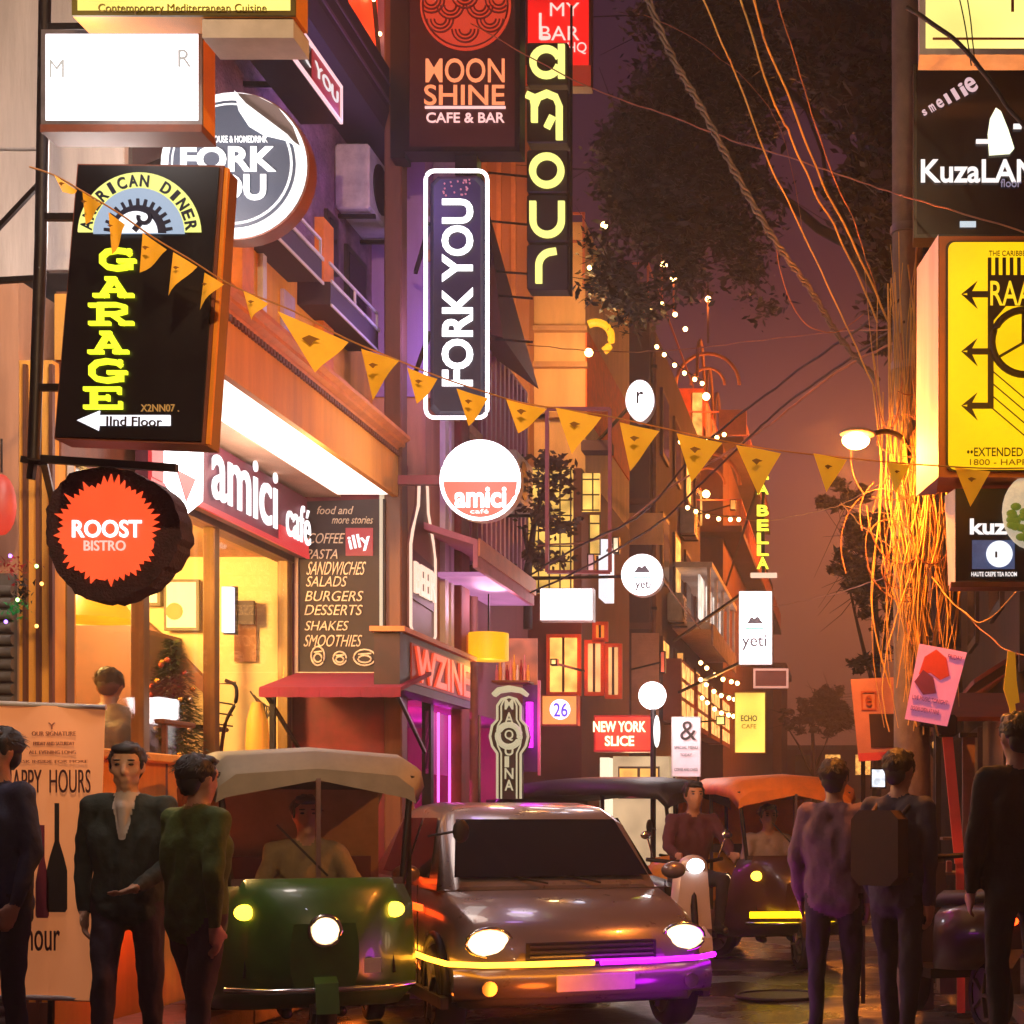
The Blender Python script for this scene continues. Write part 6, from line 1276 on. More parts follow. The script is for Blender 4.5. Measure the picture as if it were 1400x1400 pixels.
# ---------------------------------------------------------------- small clutter on the facades
def clutter():
    def ac(lab, x, y, z):
        t = thing('air_conditioner', lab, 'air conditioner', (x, y, z), 'air conditioners on the facades')
        MB().rbox(x, y, z, x+.28, y+.78, z+.52, .02).build('casing', M('ac_casing', (170, 160, 156), .5, var=.2, sc=8), t)
        MB().cyl((x+.28, y+.30, z+.26), (x+.29, y+.30, z+.26), .2, n=20).build('fan_grille', dark_metal, t)
        for k in range(7): MB().box(x+.281, y+.56, z+.08+k*.055, x+.29, y+.74, z+.10+k*.055).build('vent_slat', dark_metal, t)
        MB().bar((x, y+.1, z-.03), (x+.3, y+.1, z-.03), .03).bar((x, y+.68, z-.03), (x+.3, y+.68, z-.03), .03).build('bracket', dark_metal, t)
    ac('grey air conditioner high on the violet wall behind the tall neon sign', XB, 14.15, 6.8); ac('air conditioner low on the plum side wall past the round cafe sign', XB, 16.4, 4.6)
    ac('air conditioner on the mauve block near the egg-shaped sign', -3.4, 29.6, 5.0); ac('air conditioner on the mauve block above the tall shutter', -3.4, 31.8, 7.0); ac('air conditioner on the rough plaster wall above the window ledge', -4.15, 12.9, 6.25)
    for i, (x, y, z0, z1, lab) in enumerate(((XB+.03, 15.55, .2, 9.5, 'rusty drainpipe at the end of the violet wall'), (-4.1, 14.25, 4.6, 9.2, 'drainpipe beside the tall brown column'), (-3.36, 27.3, .2, 9.6, 'drainpipe on the corner of the mauve block'))):
        t = thing('drainpipe', lab, 'pipe', (x, y, z0)); MB().cyl((x, y, z0), (x, y, z1), .045, n=8).build('pipe', M('pipe_rust', (110, 70, 60), .6, var=.3), t)
        for z in (z0+.8, (z0+z1)/2, z1-.6): MB().cyl((x, y, z), (x, y, z+.05), .06, n=8).build('clamp', dark_metal, t)
    # shelf of bottles over the totem sign
    Y = 15.8; t = thing('bottle_shelf', 'lit wooden shelf over the totem sign', 'shelf', px3(700, 932, Y))
    MB().box(PX(672, Y), Y, PZ(933, Y), PX(722, Y), Y+.3, PZ(930, Y)).build('board', wood, t); MB().box(PX(672, Y), Y+.3, PZ(933, Y), PX(726, Y), Y+.33, PZ(868, Y)).build('back_panel', E('lit_peach_panel', (230, 110, 70), .5, .5, 6), t)
    cs = (('pink', (220, 130, 130)), ('amber', (240, 170, 60)), ('clear', (230, 210, 190)), ('dark red', (150, 40, 40)))
    for i in range(10):
        x = PX(676+i*4.8, Y); nm, c = cs[i % 4]; h = .16+.05*((i*7) % 3)
        o = MB().tube([(x, Y+.1, PZ(930, Y)), (x, Y+.1, PZ(930, Y)+h*.6), (x, Y+.1, PZ(930, Y)+h*.75), (x, Y+.1, PZ(930, Y)+h)], [.017, .017, .007, .007], 8).build('bottle', M('bottle_'+nm.replace(' ', '_'), c, .15, var=0))
        tag(o, '%s bottle, number %s from the left on the shelf over the totem sign' % (nm, ('one', 'two', 'three', 'four', 'five', 'six', 'seven', 'eight', 'nine', 'ten')[i]), 'bottle', 'bottles on the shelf over the totem sign')
    # string lights over the far shops
    t = thing('string_lights', 'warm string lights over the far shop windows left of the yellow box', 'string lights', px3(985, 900, 26))
    for r_, (a, b_, c, d) in enumerate(((958, 902, 1008, 930), (958, 925, 1004, 952), (960, 950, 1003, 975), (735, 868, 800, 862), (898, 470, 960, 520), (940, 690, 1010, 706), (930, 600, 990, 590))):
        P_ = spline([P3(a, b_, 26), P3((a+c)/2, (b_+d)/2+6, 26), P3(c, d, 26)], 5); MB().tube(P_, .01, 4).build('wire', wire_d, t)
        for i, p in enumerate(P_):
            if i % 2 == 0: MB().ell(p+Vector((0, 0, -.05)), .035, 0, 7, 5).build('bulb', bulb_m, t)
    lamp('string_glow', px3(985, 940, 25.5), 40, (255, 150, 70), .3, t)
    # small lit boxes and windows further down the lane
    for i, (px, py, w_, h_, Y, c, lab) in enumerate(((930, 905, 10, 26, 29, (255, 170, 80), 'tall narrow amber box sign near the tall shutter'), (842, 745, 9, 22, 20.5, (255, 220, 180), 'slim pale box sign right of the empty frame'), (985, 985, 12, 12, 28, (255, 230, 130), 'little square yellow box sign left of the large yellow one'),
        (906, 905, 7, 30, 24, (230, 90, 60), 'thin red upright box sign above the globe lamp'), (808, 770, 10, 26, 20, (210, 150, 150), 'rosy upright box sign left of the white side sign'), (757, 905, 9, 9, 19.5, (255, 200, 120), 'tiny cream box sign above the number box'), (1002, 690, 8, 14, 34, (255, 150, 70), 'orange box sign on the lower terrace'), (968, 620, 9, 12, 33, (250, 130, 150), 'pink box sign between the two terraces'))):
        t, *_ = signbox('small_light_box', lab, 'sign', (px-w_/2, py-h_/2, px+w_/2, py+h_/2), Y, .12, dark_metal, E('lit_small_%d' % i, c, 1.2, .4, 5), .015)
        t['group'] = 'small light boxes down the lane'
        MB().bar((PX(px-w_/2, Y), Y+.06, PZ(py, Y)), (-3.45, Y+1.2, PZ(py, Y)), .025).build('bracket', dark_metal, t)
    # manhole cover and litter
    t = thing('manhole_cover', 'round iron manhole cover in the lane', 'manhole cover', (-.55, 12.2, .012)); MB().cyl((-.55, 12.2, -.01), (-.55, 12.2, .014), .32, n=28).build('lid', M('iron', (60, 52, 48), .45, .7, var=.3, sc=12, bump=.4), t)
    MB().ring((-.55, 12.2, .012), .33, .015, n=28, axis='Z').build('rim', dark_metal, t)
    g = MB()
    for i in range(120):
        x, y = rnd.uniform(-3, 1), rnd.uniform(10.6, 18); a = rnd.uniform(0, 6.28); s = rnd.uniform(.015, .05)
        g.add([(x, y, .016), (x+s*math.cos(a), y+s*math.sin(a), .022), (x+s*math.cos(a+1), y+s*math.sin(a+1), .018), (x+s*.6*math.cos(a+2), y+s*.6*math.sin(a+2), .016)], [(0, 1, 2, 3)])
    tag(g.build('litter', M('litter_paper', (150, 130, 110), .8, var=.4, sc=3)), kind='stuff')
clutter()
# ---------------------------------------------------------------- inside the cafe
def cafe_inside():
    Y = 13.1
    for lab, (a, b_, c, d), dark in (('framed print with a peach shape on the cafe end wall', (224, 792, 272, 862), 1), ('smaller framed print half hidden left of the peach print', (196, 788, 219, 828), 0)):
        t = thing('framed_picture', lab, 'picture', px3((a+c)/2, d, Y))
        MB().box(PX(a, Y), Y, PZ(d, Y), PX(c, Y), Y+.03, PZ(b_, Y)).build('frame', M('frame_olive', (90, 80, 44), 0.5), t)
        MB().box(PX(a+4, Y), Y-.006, PZ(d-4, Y), PX(c-4, Y), Y+.001, PZ(b_+4, Y)).build('print', M('paper', (244, 238, 200), 0.7, em=(250, 240, 190), es=.25, var=0), t)
        if dark: MB().prism([(p[0], p[1]) for p in arc(PX(239, Y), PZ(836, Y), .07, 0, 360, 16)], 'XZ', Y-.01, Y-.006).build('print_shape', M('peach_print', (220, 150, 90), 0.7), t)
    t = thing('wall_light', 'narrow upright white wall light seen through the right cafe pane', 'lamp', px3(310, 865, 12.6))
    MB().box(PX(303, 12.6), 12.6, PZ(864, 12.6), PX(317, 12.6), 12.66, PZ(802, 12.6)).build('diffuser', E('lit_tube_lilac', (240, 235, 255), 1.5), t); MB().box(PX(301, 12.6), 12.66, PZ(866, 12.6), PX(319, 12.6), 12.7, PZ(800, 12.6)).build('mount', dark_metal, t)
    t = thing('white_column', 'pale lit column between the middle cafe mullions', 'column', (PX(281, 12.8), 12.8, 1.19))
    MB().box(PX(281, 12.8), 12.8, 1.19, PX(292, 12.8), 12.85, PZ(810, 12.8)).build('shaft', E('lit_shaft', (255, 244, 210), .9), t)  # column glows by emission in place of room light
    t = thing('wall_menu', 'small dark framed wall menu inside the right cafe pane', 'menu', px3(335, 855, 13.1))
    MB().box(PX(322, 13.1), 13.06, PZ(854, 13.1), PX(349, 13.1), 13.1, PZ(822, 13.1)).build('board', M('menu_dark', (60, 34, 30), 0.6), t)
    # glowing lamp cove
    Y = 11.2
    t = thing('pendant_lamp', 'wide amber pendant shade glowing behind the left cafe pane', 'lamp', px3(120, 852, Y))
    MB().tube([px3(125, 800, Y), px3(125, 815, Y), px3(125, 848, Y)], [.06, .18, .30], 24, cap=False).build('lamp_shade', E('lit_amber_shade', (255, 160, 10), 1.1, .35, 3), t)
    MB().cyl(px3(125, 800, Y), px3(125, 700, Y), .008, n=5).build('cord', dark_metal, t)
    lamp('pendant_bulb', px3(125, 850, Y), 10, (255, 170, 50), .08, t)
    # christmas tree
    Y = 11.6
    t = thing('christmas_tree', 'small decorated christmas tree with gold baubles in the cafe window', 'christmas tree', (PX(237, Y), Y, 1.19))
    MB().cyl((PX(237, Y), Y, 1.19), (PX(237, Y), Y, PZ(880, Y)), .02, n=6).build('trunk', dark_wood, t)
    g = MB(); zb, zt = PZ(1050, Y), PZ(872, Y)
    for _ in range(5200):
        s = rnd.random()**.7; z = zt+(zb-zt)*s; r = (.04+.27*s)*(.35+.65*rnd.random()); a = rnd.uniform(0, 6.28); p = Vector((PX(237, Y)+r*math.cos(a), Y+r*math.sin(a), z)); d = Vector((math.cos(a), math.sin(a), rnd.uniform(-.6, .3)))*.055; e = Vector((-math.sin(a), math.cos(a), .2))*.011
        g.add([p-e, p+e, p+d], [(0, 1, 2)])
    g.build('needles', M('needle_green', (62, 84, 36), 0.6, var=.3), t)['kind'] = 'stuff'
    for i in range(22):
        s = rnd.uniform(.1, 1); a = rnd.uniform(3.2, 6.2); r = .05+.26*s; MB().ell((PX(237, Y)+r*math.cos(a), Y+r*math.sin(a), zt+(zb-zt)*s), .022, 0, 8, 6).build('bauble', (M('bauble_gold', (230, 190, 90), 0.25, .8), M('bauble_rose', (210, 110, 90), 0.25, .6), M('bauble_silver', (220, 220, 210), .2, .8))[i % 3], t)
    t = thing('cafe_table', 'light wooden cafe table beside the christmas tree', 'table', (PX(222, 11), 11, 1.19))
    MB().rbox(PX(196, 10.9), 10.7, PZ(992, 10.9), PX(243, 10.9), 11.2, PZ(985, 10.9), .008).build('tabletop', wood, t)
    for x in (200, 238): MB().bar((PX(x, 10.9), 10.75, 1.19), (PX(x, 10.9), 10.75, PZ(992, 10.9)), .03).build('leg', wood, t)
    t = thing('napkin_box', 'cream box standing on the cafe table', 'box', px3(204, 985, 10.85)); MB().rbox(PX(196, 10.85), 10.85, PZ(984.5, 10.85), PX(213, 10.85), 10.95, PZ(962, 10.85), .006).build('box', M('box_cream', (150, 140, 104), 0.6), t)
    t = thing('cafe_chair', 'black curved-back cafe chair right of the christmas tree', 'chair', (PX(318, 12.1), 12.1, 1.19)); Y = 12.0
    c = MB(); c.tube(spline([px3(300, 1045, Y), px3(308, 990, Y), px3(322, 960, Y), px3(322, 938, Y), px3(308, 930, Y)], 5), .014, 6).tube([px3(290, 1045, Y), px3(296, 935, Y), px3(322, 934, Y)], .014, 6); c.build('frame', dark_metal, t)
    for py in (960, 975, 990): MB().bar(px3(298, py, Y), px3(318, py+3, Y), .012).build('slat', dark_metal, t)
    MB().rbox(PX(270, Y), 11.7, PZ(1000, Y), PX(306, Y), 12.1, PZ(994, Y), .01).build('seat', dark_wood, t)
    t = thing('glow_vase', 'made-up vase with thin dark leaves standing for an orange glow at the right cafe pane', 'vase', (PX(352, 12.6), 12.6, 1.19)); Y = 12.6
    MB().tube([(PX(352, Y), Y, 1.19), px3(352, 1020, Y), px3(352, 985, Y), px3(352, 960, Y)], [.05, .09, .08, .04], 16).build('vase', M('vase_orange', (230, 150, 60), 0.6, em=(240, 150, 40), es=.25), t)  # added vase with emission, stands in for an orange glow
    g = MB()
    for i in range(7): g.tube(spline([px3(352, 1000, Y), px3(356+i*3, 970, Y), px3(350+i*5-8, 945+i*5, Y)], 4), .006, 4)
    g.build('stalks', dark_wood, t)
cafe_inside()

# ---------------------------------------------------------------- people: soft primitives merged to one continuous skin by a voxel remesh
def capsule_field(prims, voxel):
    mb = MB()
    for p in prims:
        a, b_, ra, rb = Vector(p[0]), Vector(p[1]), p[2], p[3]
        n = max(2, int((b_-a).length/max(0.012, min(ra, rb)*0.6))); n = min(n, 16)
        mb.ell(a, ra, 0, 12, 8); mb.ell(b_, rb, 0, 12, 8)
        if (b_-a).length > 1e-4: mb.tube([a.lerp(b_, i/2) for i in range(3)], [ra, (ra+rb)/2, rb], 12)
    return mb
def person(name_label, J, colors, loc, rot, voxel=0.014, group=None, hair=True, cat='person', held=None, jacket=True, collar=True):
    t = thing('person', name_label, cat, (0, 0, 0), group)
    prims = []; mats = ['skin', 'top', 'trouser', 'shoe', 'shirt', 'hairbase']
    V = {k: Vector(v) for k, v in J.items()}
    def cap(a, b_, ra, rb, m): prims.append((V[a] if isinstance(a, str) else Vector(a), V[b_] if isinstance(b_, str) else Vector(b_), ra, rb, m))
    pel, ch, nk, hd = V['pelvis'], V['chest'], V['neck'], V['head']
    side = (V['sh_r']-V['sh_l']).normalized(); up = (nk-pel).normalized(); fw = side.cross(up).normalized()
    if V.get('face') is not None: hf = V['face'].normalized()
    else: hf = fw
    hs = hf.cross(Vector((0, 0, 1))).normalized()*-1
    hu = hs.cross(hf).normalized()*-1
    if hu.z < 0: hu = -hu
    for s in (-1, 1):        # torso
        cap(pel+side*.075*s, pel+up*.14+side*.06*s, .108, .105, 2 if False else 1)
        cap(pel+up*.14+side*.06*s, ch+side*.085*s, .108, .118, 1)
        cap(ch+side*.085*s, nk-up*.07+side*.07*s, .115, .085, 1)
    cap(pel, ch, .125, .12, 1)
    cap(nk-up*.05, V['sh_l'], .07, .062, 1); cap(nk-up*.05, V['sh_r'], .07, .062, 1)
    cap(pel+side*.06-up*.06, pel-side*.06-up*.06, .115, .115, 1 if jacket else 2)
    cap(nk-up*.06, hd-hu*.06, .055, .053, 0)
    if collar: cap(nk-up*.015+fw*.012, nk-up*.055+fw*.03, .066, .07, 4); cap(nk-up*.05+fw*.085, ch+fw*.105+up*.0, .03, .022, 4)
    for s in 'lr':
        k = -1 if s == 'l' else 1
        cap('sh_'+s, 'el_'+s, .060, .050, 1); cap('el_'+s, 'wr_'+s, .050, .036, 1)
        d = (V['wr_'+s]-V['el_'+s]).normalized(); wr = V['wr_'+s]; hd_ = V.get('hand_'+s, d).normalized()
        palm_n = hd_.cross(fw); palm_n = palm_n.normalized() if palm_n.length > .1 else side
        ac = hd_.cross(palm_n).normalized()
        cap(wr-hd_*.0, wr+hd_*.02, .027, .027, 0)
        for j in (-1, 0, 1): cap(wr+hd_*.03+ac*.022*j, wr+hd_*.085+ac*.026*j, .017, .015, 0)
        for j, ln in zip((-1.5, -.5, .5, 1.5), (.055, .07, .075, .06)):
            b0 = wr+hd_*.09+ac*.019*j; b1 = b0+hd_*ln*.55; b2 = b1+(hd_*.75+palm_n*.55*k).normalized()*ln*.5; cap(b0, b1, .0095, .009, 0); cap(b1, b2, .009, .0075, 0)
        b0 = wr+hd_*.035-ac*.03; b1 = b0+(hd_*.7-ac*.7).normalized()*.04; cap(b0, b1, .012, .010, 0); cap(b1, b1+hd_*.03, .010, .008, 0)
        hp = pel+side*.09*k-up*.03
        cap(hp, 'kn_'+s, .092, .062, 2); cap('kn_'+s, 'an_'+s, .060, .046, 2)
        an = V['an_'+s]; toe = V.get('toe_'+s, an+Vector((fw.x, fw.y, 0)).normalized()*.15+Vector((0, 0, -.045)))
        cap(an+Vector((0, 0, -.03)), toe, .045, .036, 3); cap(an+Vector((0, 0, -.03)), an-(toe-an)*.25+Vector((0, 0, -.04)), .044, .036, 3)
    # head
    hp_ = []
    def hcap(o1, o2, ra, rb, m=0):
        f = lambda o: hd+hs*o[0]+hf*o[1]+hu*o[2]
        hp_.append((f(o1), f(o2), ra, rb, m))
    hcap((0, -.015, .03), (0, -.03, .03), .083, .080); hcap((0, .012, .035), (0, .012, -.02), .076, .066); hcap((0, .02, -.02), (0, .045, -.088), .062, .030)
    hcap((.03, .015, -.06), (-.03, .015, -.06), .034, .034); hcap((0, .083, .022), (0, .100, -.022), .009, .014); hcap((.012, .088, -.026), (-.012, .088, -.026), .009, .009)
    hcap((-.04, .071, .038), (.04, .071, .038), .014, .014); hcap((-.018, .078, -.054), (.018, .078, -.054), .0085, .0085); hcap((-.016, .075, -.066), (.016, .075, -.066), .009, .009)
    hcap((.045, .045, -.01), (.03, .055, -.03), .024, .02); hcap((-.045, .045, -.01), (-.03, .055, -.03), .024, .02)
    for s in (-1, 1): hcap((.078*s, -.005, .015), (.076*s, -.002, -.02), .013, .010)
    prims += hp_
    me = None
    mb = capsule_field(prims, voxel); o = mb.build('body', [], t)
    md = o.modifiers.new('r', 'REMESH'); md.mode = 'VOXEL'; md.voxel_size = voxel; md.use_smooth_shade = True
    sm = o.modifiers.new('s', 'SMOOTH'); sm.factor = .5; sm.iterations = 2
    dg = bpy.context.evaluated_depsgraph_get(); me = D.meshes.new_from_object(o.evaluated_get(dg)); o.modifiers.clear(); old = o.data; o.data = me; D.meshes.remove(old)
    me.materials.clear()
    sk, tp, tr, sh, st, hr = colors
    mk = lambda n, c, r, **k: M('%s_%02x%02x%02x' % ((n,)+c), c, r, **k)
    for m in (mk('skin', sk, .55, var=.08, sc=20), mk('top', tp, .85, var=.22, sc=6, bump=.25), mk('trouser', tr, .85, var=.2, sc=6, bump=.2), mk('shoe', sh, .4), mk('shirt', st, .8), mk('hair', hr, .6, var=.3, sc=40)): me.materials.append(m)
    n = len(me.polygons); cen = np.empty(n*3); me.polygons.foreach_get('center', cen); cen = cen.reshape(-1, 3)
    best = np.full(n, 1e9); mi = np.zeros(n, int)
    for a, b_, ra, rb, m in prims:
        a, b_ = np.array(a), np.array(b_); ab = b_-a; L2 = max(1e-9, ab@ab); tt = np.clip(((cen-a)@ab)/L2, 0, 1); d = np.linalg.norm(cen-(a+tt[:, None]*ab), axis=1)-(ra+(rb-ra)*tt)
        d += 0 if m != 1 else .001
        k = d < best; best[k] = d[k]; mi[k] = m
    nv = len(me.vertices); co = np.empty(nv*3); me.vertices.foreach_get('co', co); co = co.reshape(-1, 3); no = np.empty(nv*3); me.vertices.foreach_get('normal', no); no = no.reshape(-1, 3)
    cl = np.zeros(nv, bool)
    for p_ in me.polygons:
        if mi[p_.index] in (1, 2):
            for v_ in p_.vertices: cl[v_] = True
    sd = rnd.uniform(0, 50)
    for i in np.nonzero(cl)[0]:          # cloth folds
        c_ = co[i]; q_ = pnoise(Vector((c_[0]*9+sd, c_[1]*9, c_[2]*5+c_[0]*6)))+.5*pnoise(Vector((c_[0]*22, c_[1]*22+sd, c_[2]*14))); co[i] += no[i]*q_*.015
    me.vertices.foreach_set('co', co.ravel())
    me.polygons.foreach_set('material_index', mi); me.polygons.foreach_set('use_smooth', [True]*n); me.update()
    # hair cap, eyes, brows
    if hair:
        h = MB(); f = lambda o_: hd+hs*o_[0]+hf*o_[1]+hu*o_[2]; rm = Matrix((hs, hf, hu)).transposed()
        h.ell(f((0, -.028, .048)), (.088, .098, .085), 0, 34, 24, rot=rm); h.ell(f((0, .035, .095)), (.07, .055, .032), 0, 14, 8, rot=rm); h.ell(f((0, -.06, -.005)), (.07, .05, .07), 0, 14, 10, rot=rm)
        for s in (-1, 1): h.ell(f((.072*s, .012, .035)), (.014, .026, .045), 0, 8, 8, rot=rm)
        for i, v_ in enumerate(h.v):
            q_ = Vector(v_)-hd; h.v[i] = tuple(Vector(v_)+q_.normalized()*.013*(pnoise(q_*38+Vector((sd, 0, 0)))+.6*pnoise(q_*85)))
        for _ in range(260):       # loose strands
            u = Vector((rnd.gauss(0, 1), rnd.gauss(-.5, .8), abs(rnd.gauss(.4, .8)))).normalized(); p0 = Vector((0, -.028, .048))+Vector((u.x*.088, u.y*.098, u.z*.085)); dn = Vector((u.x*.3+rnd.gauss(0, .3), -.4+rnd.gauss(0, .4), -.6)).normalized()*.035+u*.010
            p1 = p0+dn; sdv = u.cross(dn).normalized()*.003; h.add([f((p0-sdv)[:]), f((p0+sdv)[:]), f(p1[:])], [(0, 1, 2)])
        ob = h.build('hair', me.materials[5], t)
        e = MB()
        for s in (-1, 1): e.ell(f((.032*s, .079, .020)), (.014, .006, .0065), 0, 10, 6, rot=rm)
        e.build('eyes', M('eye_dark', (26, 18, 16), 0.3, var=0), t)
        e = MB()
        for s in (-1, 1): e.ell(f((.034*s, .083, .042)), (.02, .005, .0045), 0, 8, 6, rot=rm)
        e.build('eyebrows', me.materials[5], t)
    t.location = loc; t.rotation_euler = (0, 0, R(rot))
    return t
def stand(h=1.72, step=0.0, armsw=0.0, lean=0.0, bend=0.0):
    k = h/1.72; J = dict(pelvis=(0, lean*.3, .93), chest=(0, lean*.7-bend*.3, 1.24), neck=(0, -lean-bend*.5-.0, 1.44), head=(0, -.02-lean-bend*.7, 1.585), sh_l=(-.170, -lean-bend*.4, 1.385), sh_r=(.170, -lean-bend*.4, 1.385),
        el_l=(-.24, .03+armsw*.6, 1.11), el_r=(.24, .03-armsw*.6, 1.11), wr_l=(-.22, -.04+armsw, .87), wr_r=(.22, -.04-armsw, .87),
        kn_l=(-.10, -.02-step*.6, .50), kn_r=(.10, -.03+step*.35, .50), an_l=(-.10, -.0-step, .085), an_r=(.10, .0+step, .09+max(0, step)*.15))
    return {a: (Vector(v)*k)[:] for a, v in J.items()}
def seated(h=1.72, fwd=.0, reach=.45, hz=.82, seat=.5):
    return dict(pelvis=(0, .0, seat+.08), chest=(0, -.05-fwd*.5, seat+.40), neck=(0, -.07-fwd, seat+.60), head=(0, -.10-fwd*1.15, seat+.745), sh_l=(-.18, -.07-fwd*.9, seat+.54), sh_r=(.18, -.07-fwd*.9, seat+.54),
        el_l=(-.27, -.22-fwd, seat+.32), el_r=(.27, -.22-fwd, seat+.32), wr_l=(-.24, -reach, hz), wr_r=(.24, -reach, hz), hand_l=(0, -1, 0), hand_r=(0, -1, 0), kn_l=(-.17, -.42, seat+.04), kn_r=(.17, -.42, seat+.04), an_l=(-.15, -.36, seat-.34), an_r=(.15, -.36, seat-.34), face=(0, -1, 0))
SKIN = (168, 122, 96); BLK = (26, 22, 26); HR = (18, 14, 14)
def backpack(t, c):
    keep = t.location.copy(); rt = t.rotation_euler.copy(); t.location = (0, 0, 0)
    bm_ = M('pack_%02x%02x%02x' % c, c, .7, var=.2)
    MB().rbox(-.15, .13, .98, .15, .28, 1.40, .05).build('backpack', bm_, t)
    for s in (-1, 1): MB().tube([(s*.10, .13, 1.38), (s*.11, .02, 1.455), (s*.12, -.10, 1.38), (s*.13, -.09, 1.1), (s*.12, .12, 1.02)], .014, 6).build('strap', bm_, t)
    t.location = keep
def people():
    J = stand(1.74, .10, .06, .01); J['wr_r'] = (.12, -.26, 1.0); J['el_r'] = (.26, -.06, 1.13); J['hand_r'] = (-.5, -.6, -.2)
    J['face'] = (.12, -1, -.05)
    person('man in dark open coat and pale collar walking beside the banner', J, ((196, 150, 120), (36, 48, 42), (52, 40, 52), BLK, (200, 190, 184), HR), (PX(176, 8.3), 8.3, 0.01), 8, .0095)
    J = stand(1.70, .05, .03); person('person in blue-black shirt cut by the left edge in front of the banner', J, (SKIN, (44, 48, 74), (30, 28, 40), BLK, (44, 48, 74), HR), (PX(2, 7.8), 7.8, 0.1), -30, .015, collar=False)
    J = stand(1.66, -.12, .1); person('woman in long green coat behind the dark-coated man', J, (SKIN, (70, 92, 36), (60, 44, 50), BLK, (110, 90, 40), HR), (PX(268, 7.9), 7.9, 0.01), 150, .015)
    J = stand(1.7, .15, .12); person('pedestrian in black jacket walking below the chalkboard', J, (SKIN, (30, 24, 26), (24, 22, 28), BLK, (80, 70, 60), HR), (PX(455, 11.6), 11.6, 0.01), 75, .016)
    J = stand(1.68, .1, .08); person('pedestrian in brown sweater near the pink awning', J, (SKIN, (84, 56, 40), (40, 34, 40), BLK, (84, 56, 40), HR), (PX(560, 14.2), 14.2, .01), -20, .016, collar=False)
    J = stand(1.72, .08, .05); person('person in mauve-grey shirt standing right of the rickshaw', J, (SKIN, (112, 84, 100), (34, 28, 36), BLK, (112, 84, 100), HR), (PX(1140, 9.7), 9.7, 0), 172, .015, collar=False)
    J = stand(1.76, -.1, .08); p_ = person('tall person in slate jacket with a backpack, left of the slim red post', J, (SKIN, (50, 46, 66), (26, 24, 30), BLK, (50, 46, 66), HR), (PX(1228, 9.2), 9.2, 0), 150, .015, collar=False)
    backpack(p_, (60, 30, 26))
    J = stand(1.78, .02, .02); person('person in black coat standing at the right edge', J, (SKIN, (16, 12, 14), (14, 12, 14), BLK, (16, 12, 14), HR), (PX(1392, 8.0), 8.0, .11), 200, .016, collar=False)
    J = stand(1.65, .1, .1); person('distant pedestrian in rust top past the motorcycle', J, (SKIN, (120, 50, 36), (30, 28, 34), BLK, (120, 50, 36), HR), (PX(958, 19), 19, 0), 10, .02, collar=False)
    J = stand(1.65, -.1, .1); person('distant pedestrian in cream shirt by the kiosk', J, (SKIN, (170, 140, 110), (40, 34, 34), BLK, (170, 140, 110), HR), (PX(925, 22), 22, 0), 160, .02, collar=False)
    # customer in the cafe seen from behind
    J = seated(1.72, .30, .5, .78); J['face'] = (0, -1, -.3)
    person('customer in grey hoodie seated with back to the left cafe pane', J, ((130, 100, 80), (104, 96, 78), (60, 50, 50), BLK, (96, 88, 70), (40, 30, 26)), (PX(132, 10.3), 10.3, 0.98), 195, .016, collar=True)
    t = thing('cafe_chair', 'dark wooden chair under the customer in the grey hoodie', 'chair', (PX(135, 10.3), 10.3, 1.19)); x = PX(135, 10.3)
    MB().rbox(x-.2, 10.1, 1.6, x+.2, 10.5, 1.66, .01).build('seat', dark_wood, t)
    for a, b_ in ((-.18, -.18), (.16, -.18), (-.18, .18), (.16, .18)): MB().bar((x+a, 10.3+b_, 1.19), (x+a, 10.3+b_, 1.6), .03).build('leg', dark_wood, t)
people()

# ---------------------------------------------------------------- vehicles (built at the origin facing -Y, then placed)
def copy_tree(o, parent=None):
    c = o.copy(); COL.objects.link(c); c.parent = parent
    for ch in o.children: copy_tree(ch, c)
    return c
rubber = M('tyre_rubber', (18, 16, 16), 0.85, var=.1); chrome = M('chrome', (200, 196, 190), 0.18, 1.0, var=.05); vglass = M('vehicle_glass', (12, 12, 16), 0.06, 0, spec=.8, var=0)
def wheel(t, x, y, r, w, name='wheel'):
    mb = MB(); n = 24; prof = [(-w/2, r*.72), (-w/2, r*.93), (-w*.36, r), (w*.36, r), (w/2, r*.93), (w/2, r*.72)]; vs = []; fs = []
    for i in range(n):
        a = 2*math.pi*i/n; vs += [(x+p[0], y+p[1]*math.cos(a), r+p[1]*math.sin(a)) for p in prof]
    for i in range(n):
        for j in range(5): fs.append((i*6+j, i*6+j+1, ((i+1) % n)*6+j+1, ((i+1) % n)*6+j))
    mb.add(vs, fs, 0, True); wo_ = mb.build(name, rubber, t)
    rm = MB().cyl((x-w*.42, y, r), (x+w*.42, y, r), r*.73, n=20); 
    for k in range(5):
        a = 2*math.pi*k/5
        for s in (-1, 1): rm.bar((x+s*w*.44, y, r), (x+s*w*.46, y+r*.62*math.cos(a), r+r*.62*math.sin(a)), .04, .02)
    rm.build('rim', M('rim_grey', (120, 116, 112), 0.35, .7), wo_)
    return wo_
def loft(mb, secs, m=0, smooth=True, cap=True):
    n = len(secs[0]); k = sum(secs, [])
    mb.add(k, [(i*n+j, i*n+(j+1) % n, (i+1)*n+(j+1) % n, (i+1)*n+j) for i in range(len(secs)-1) for j in range(n)], m, smooth)
    if cap: mb.add(secs[0], [tuple(range(n))], m); mb.add(secs[-1], [tuple(reversed(range(n)))], m)
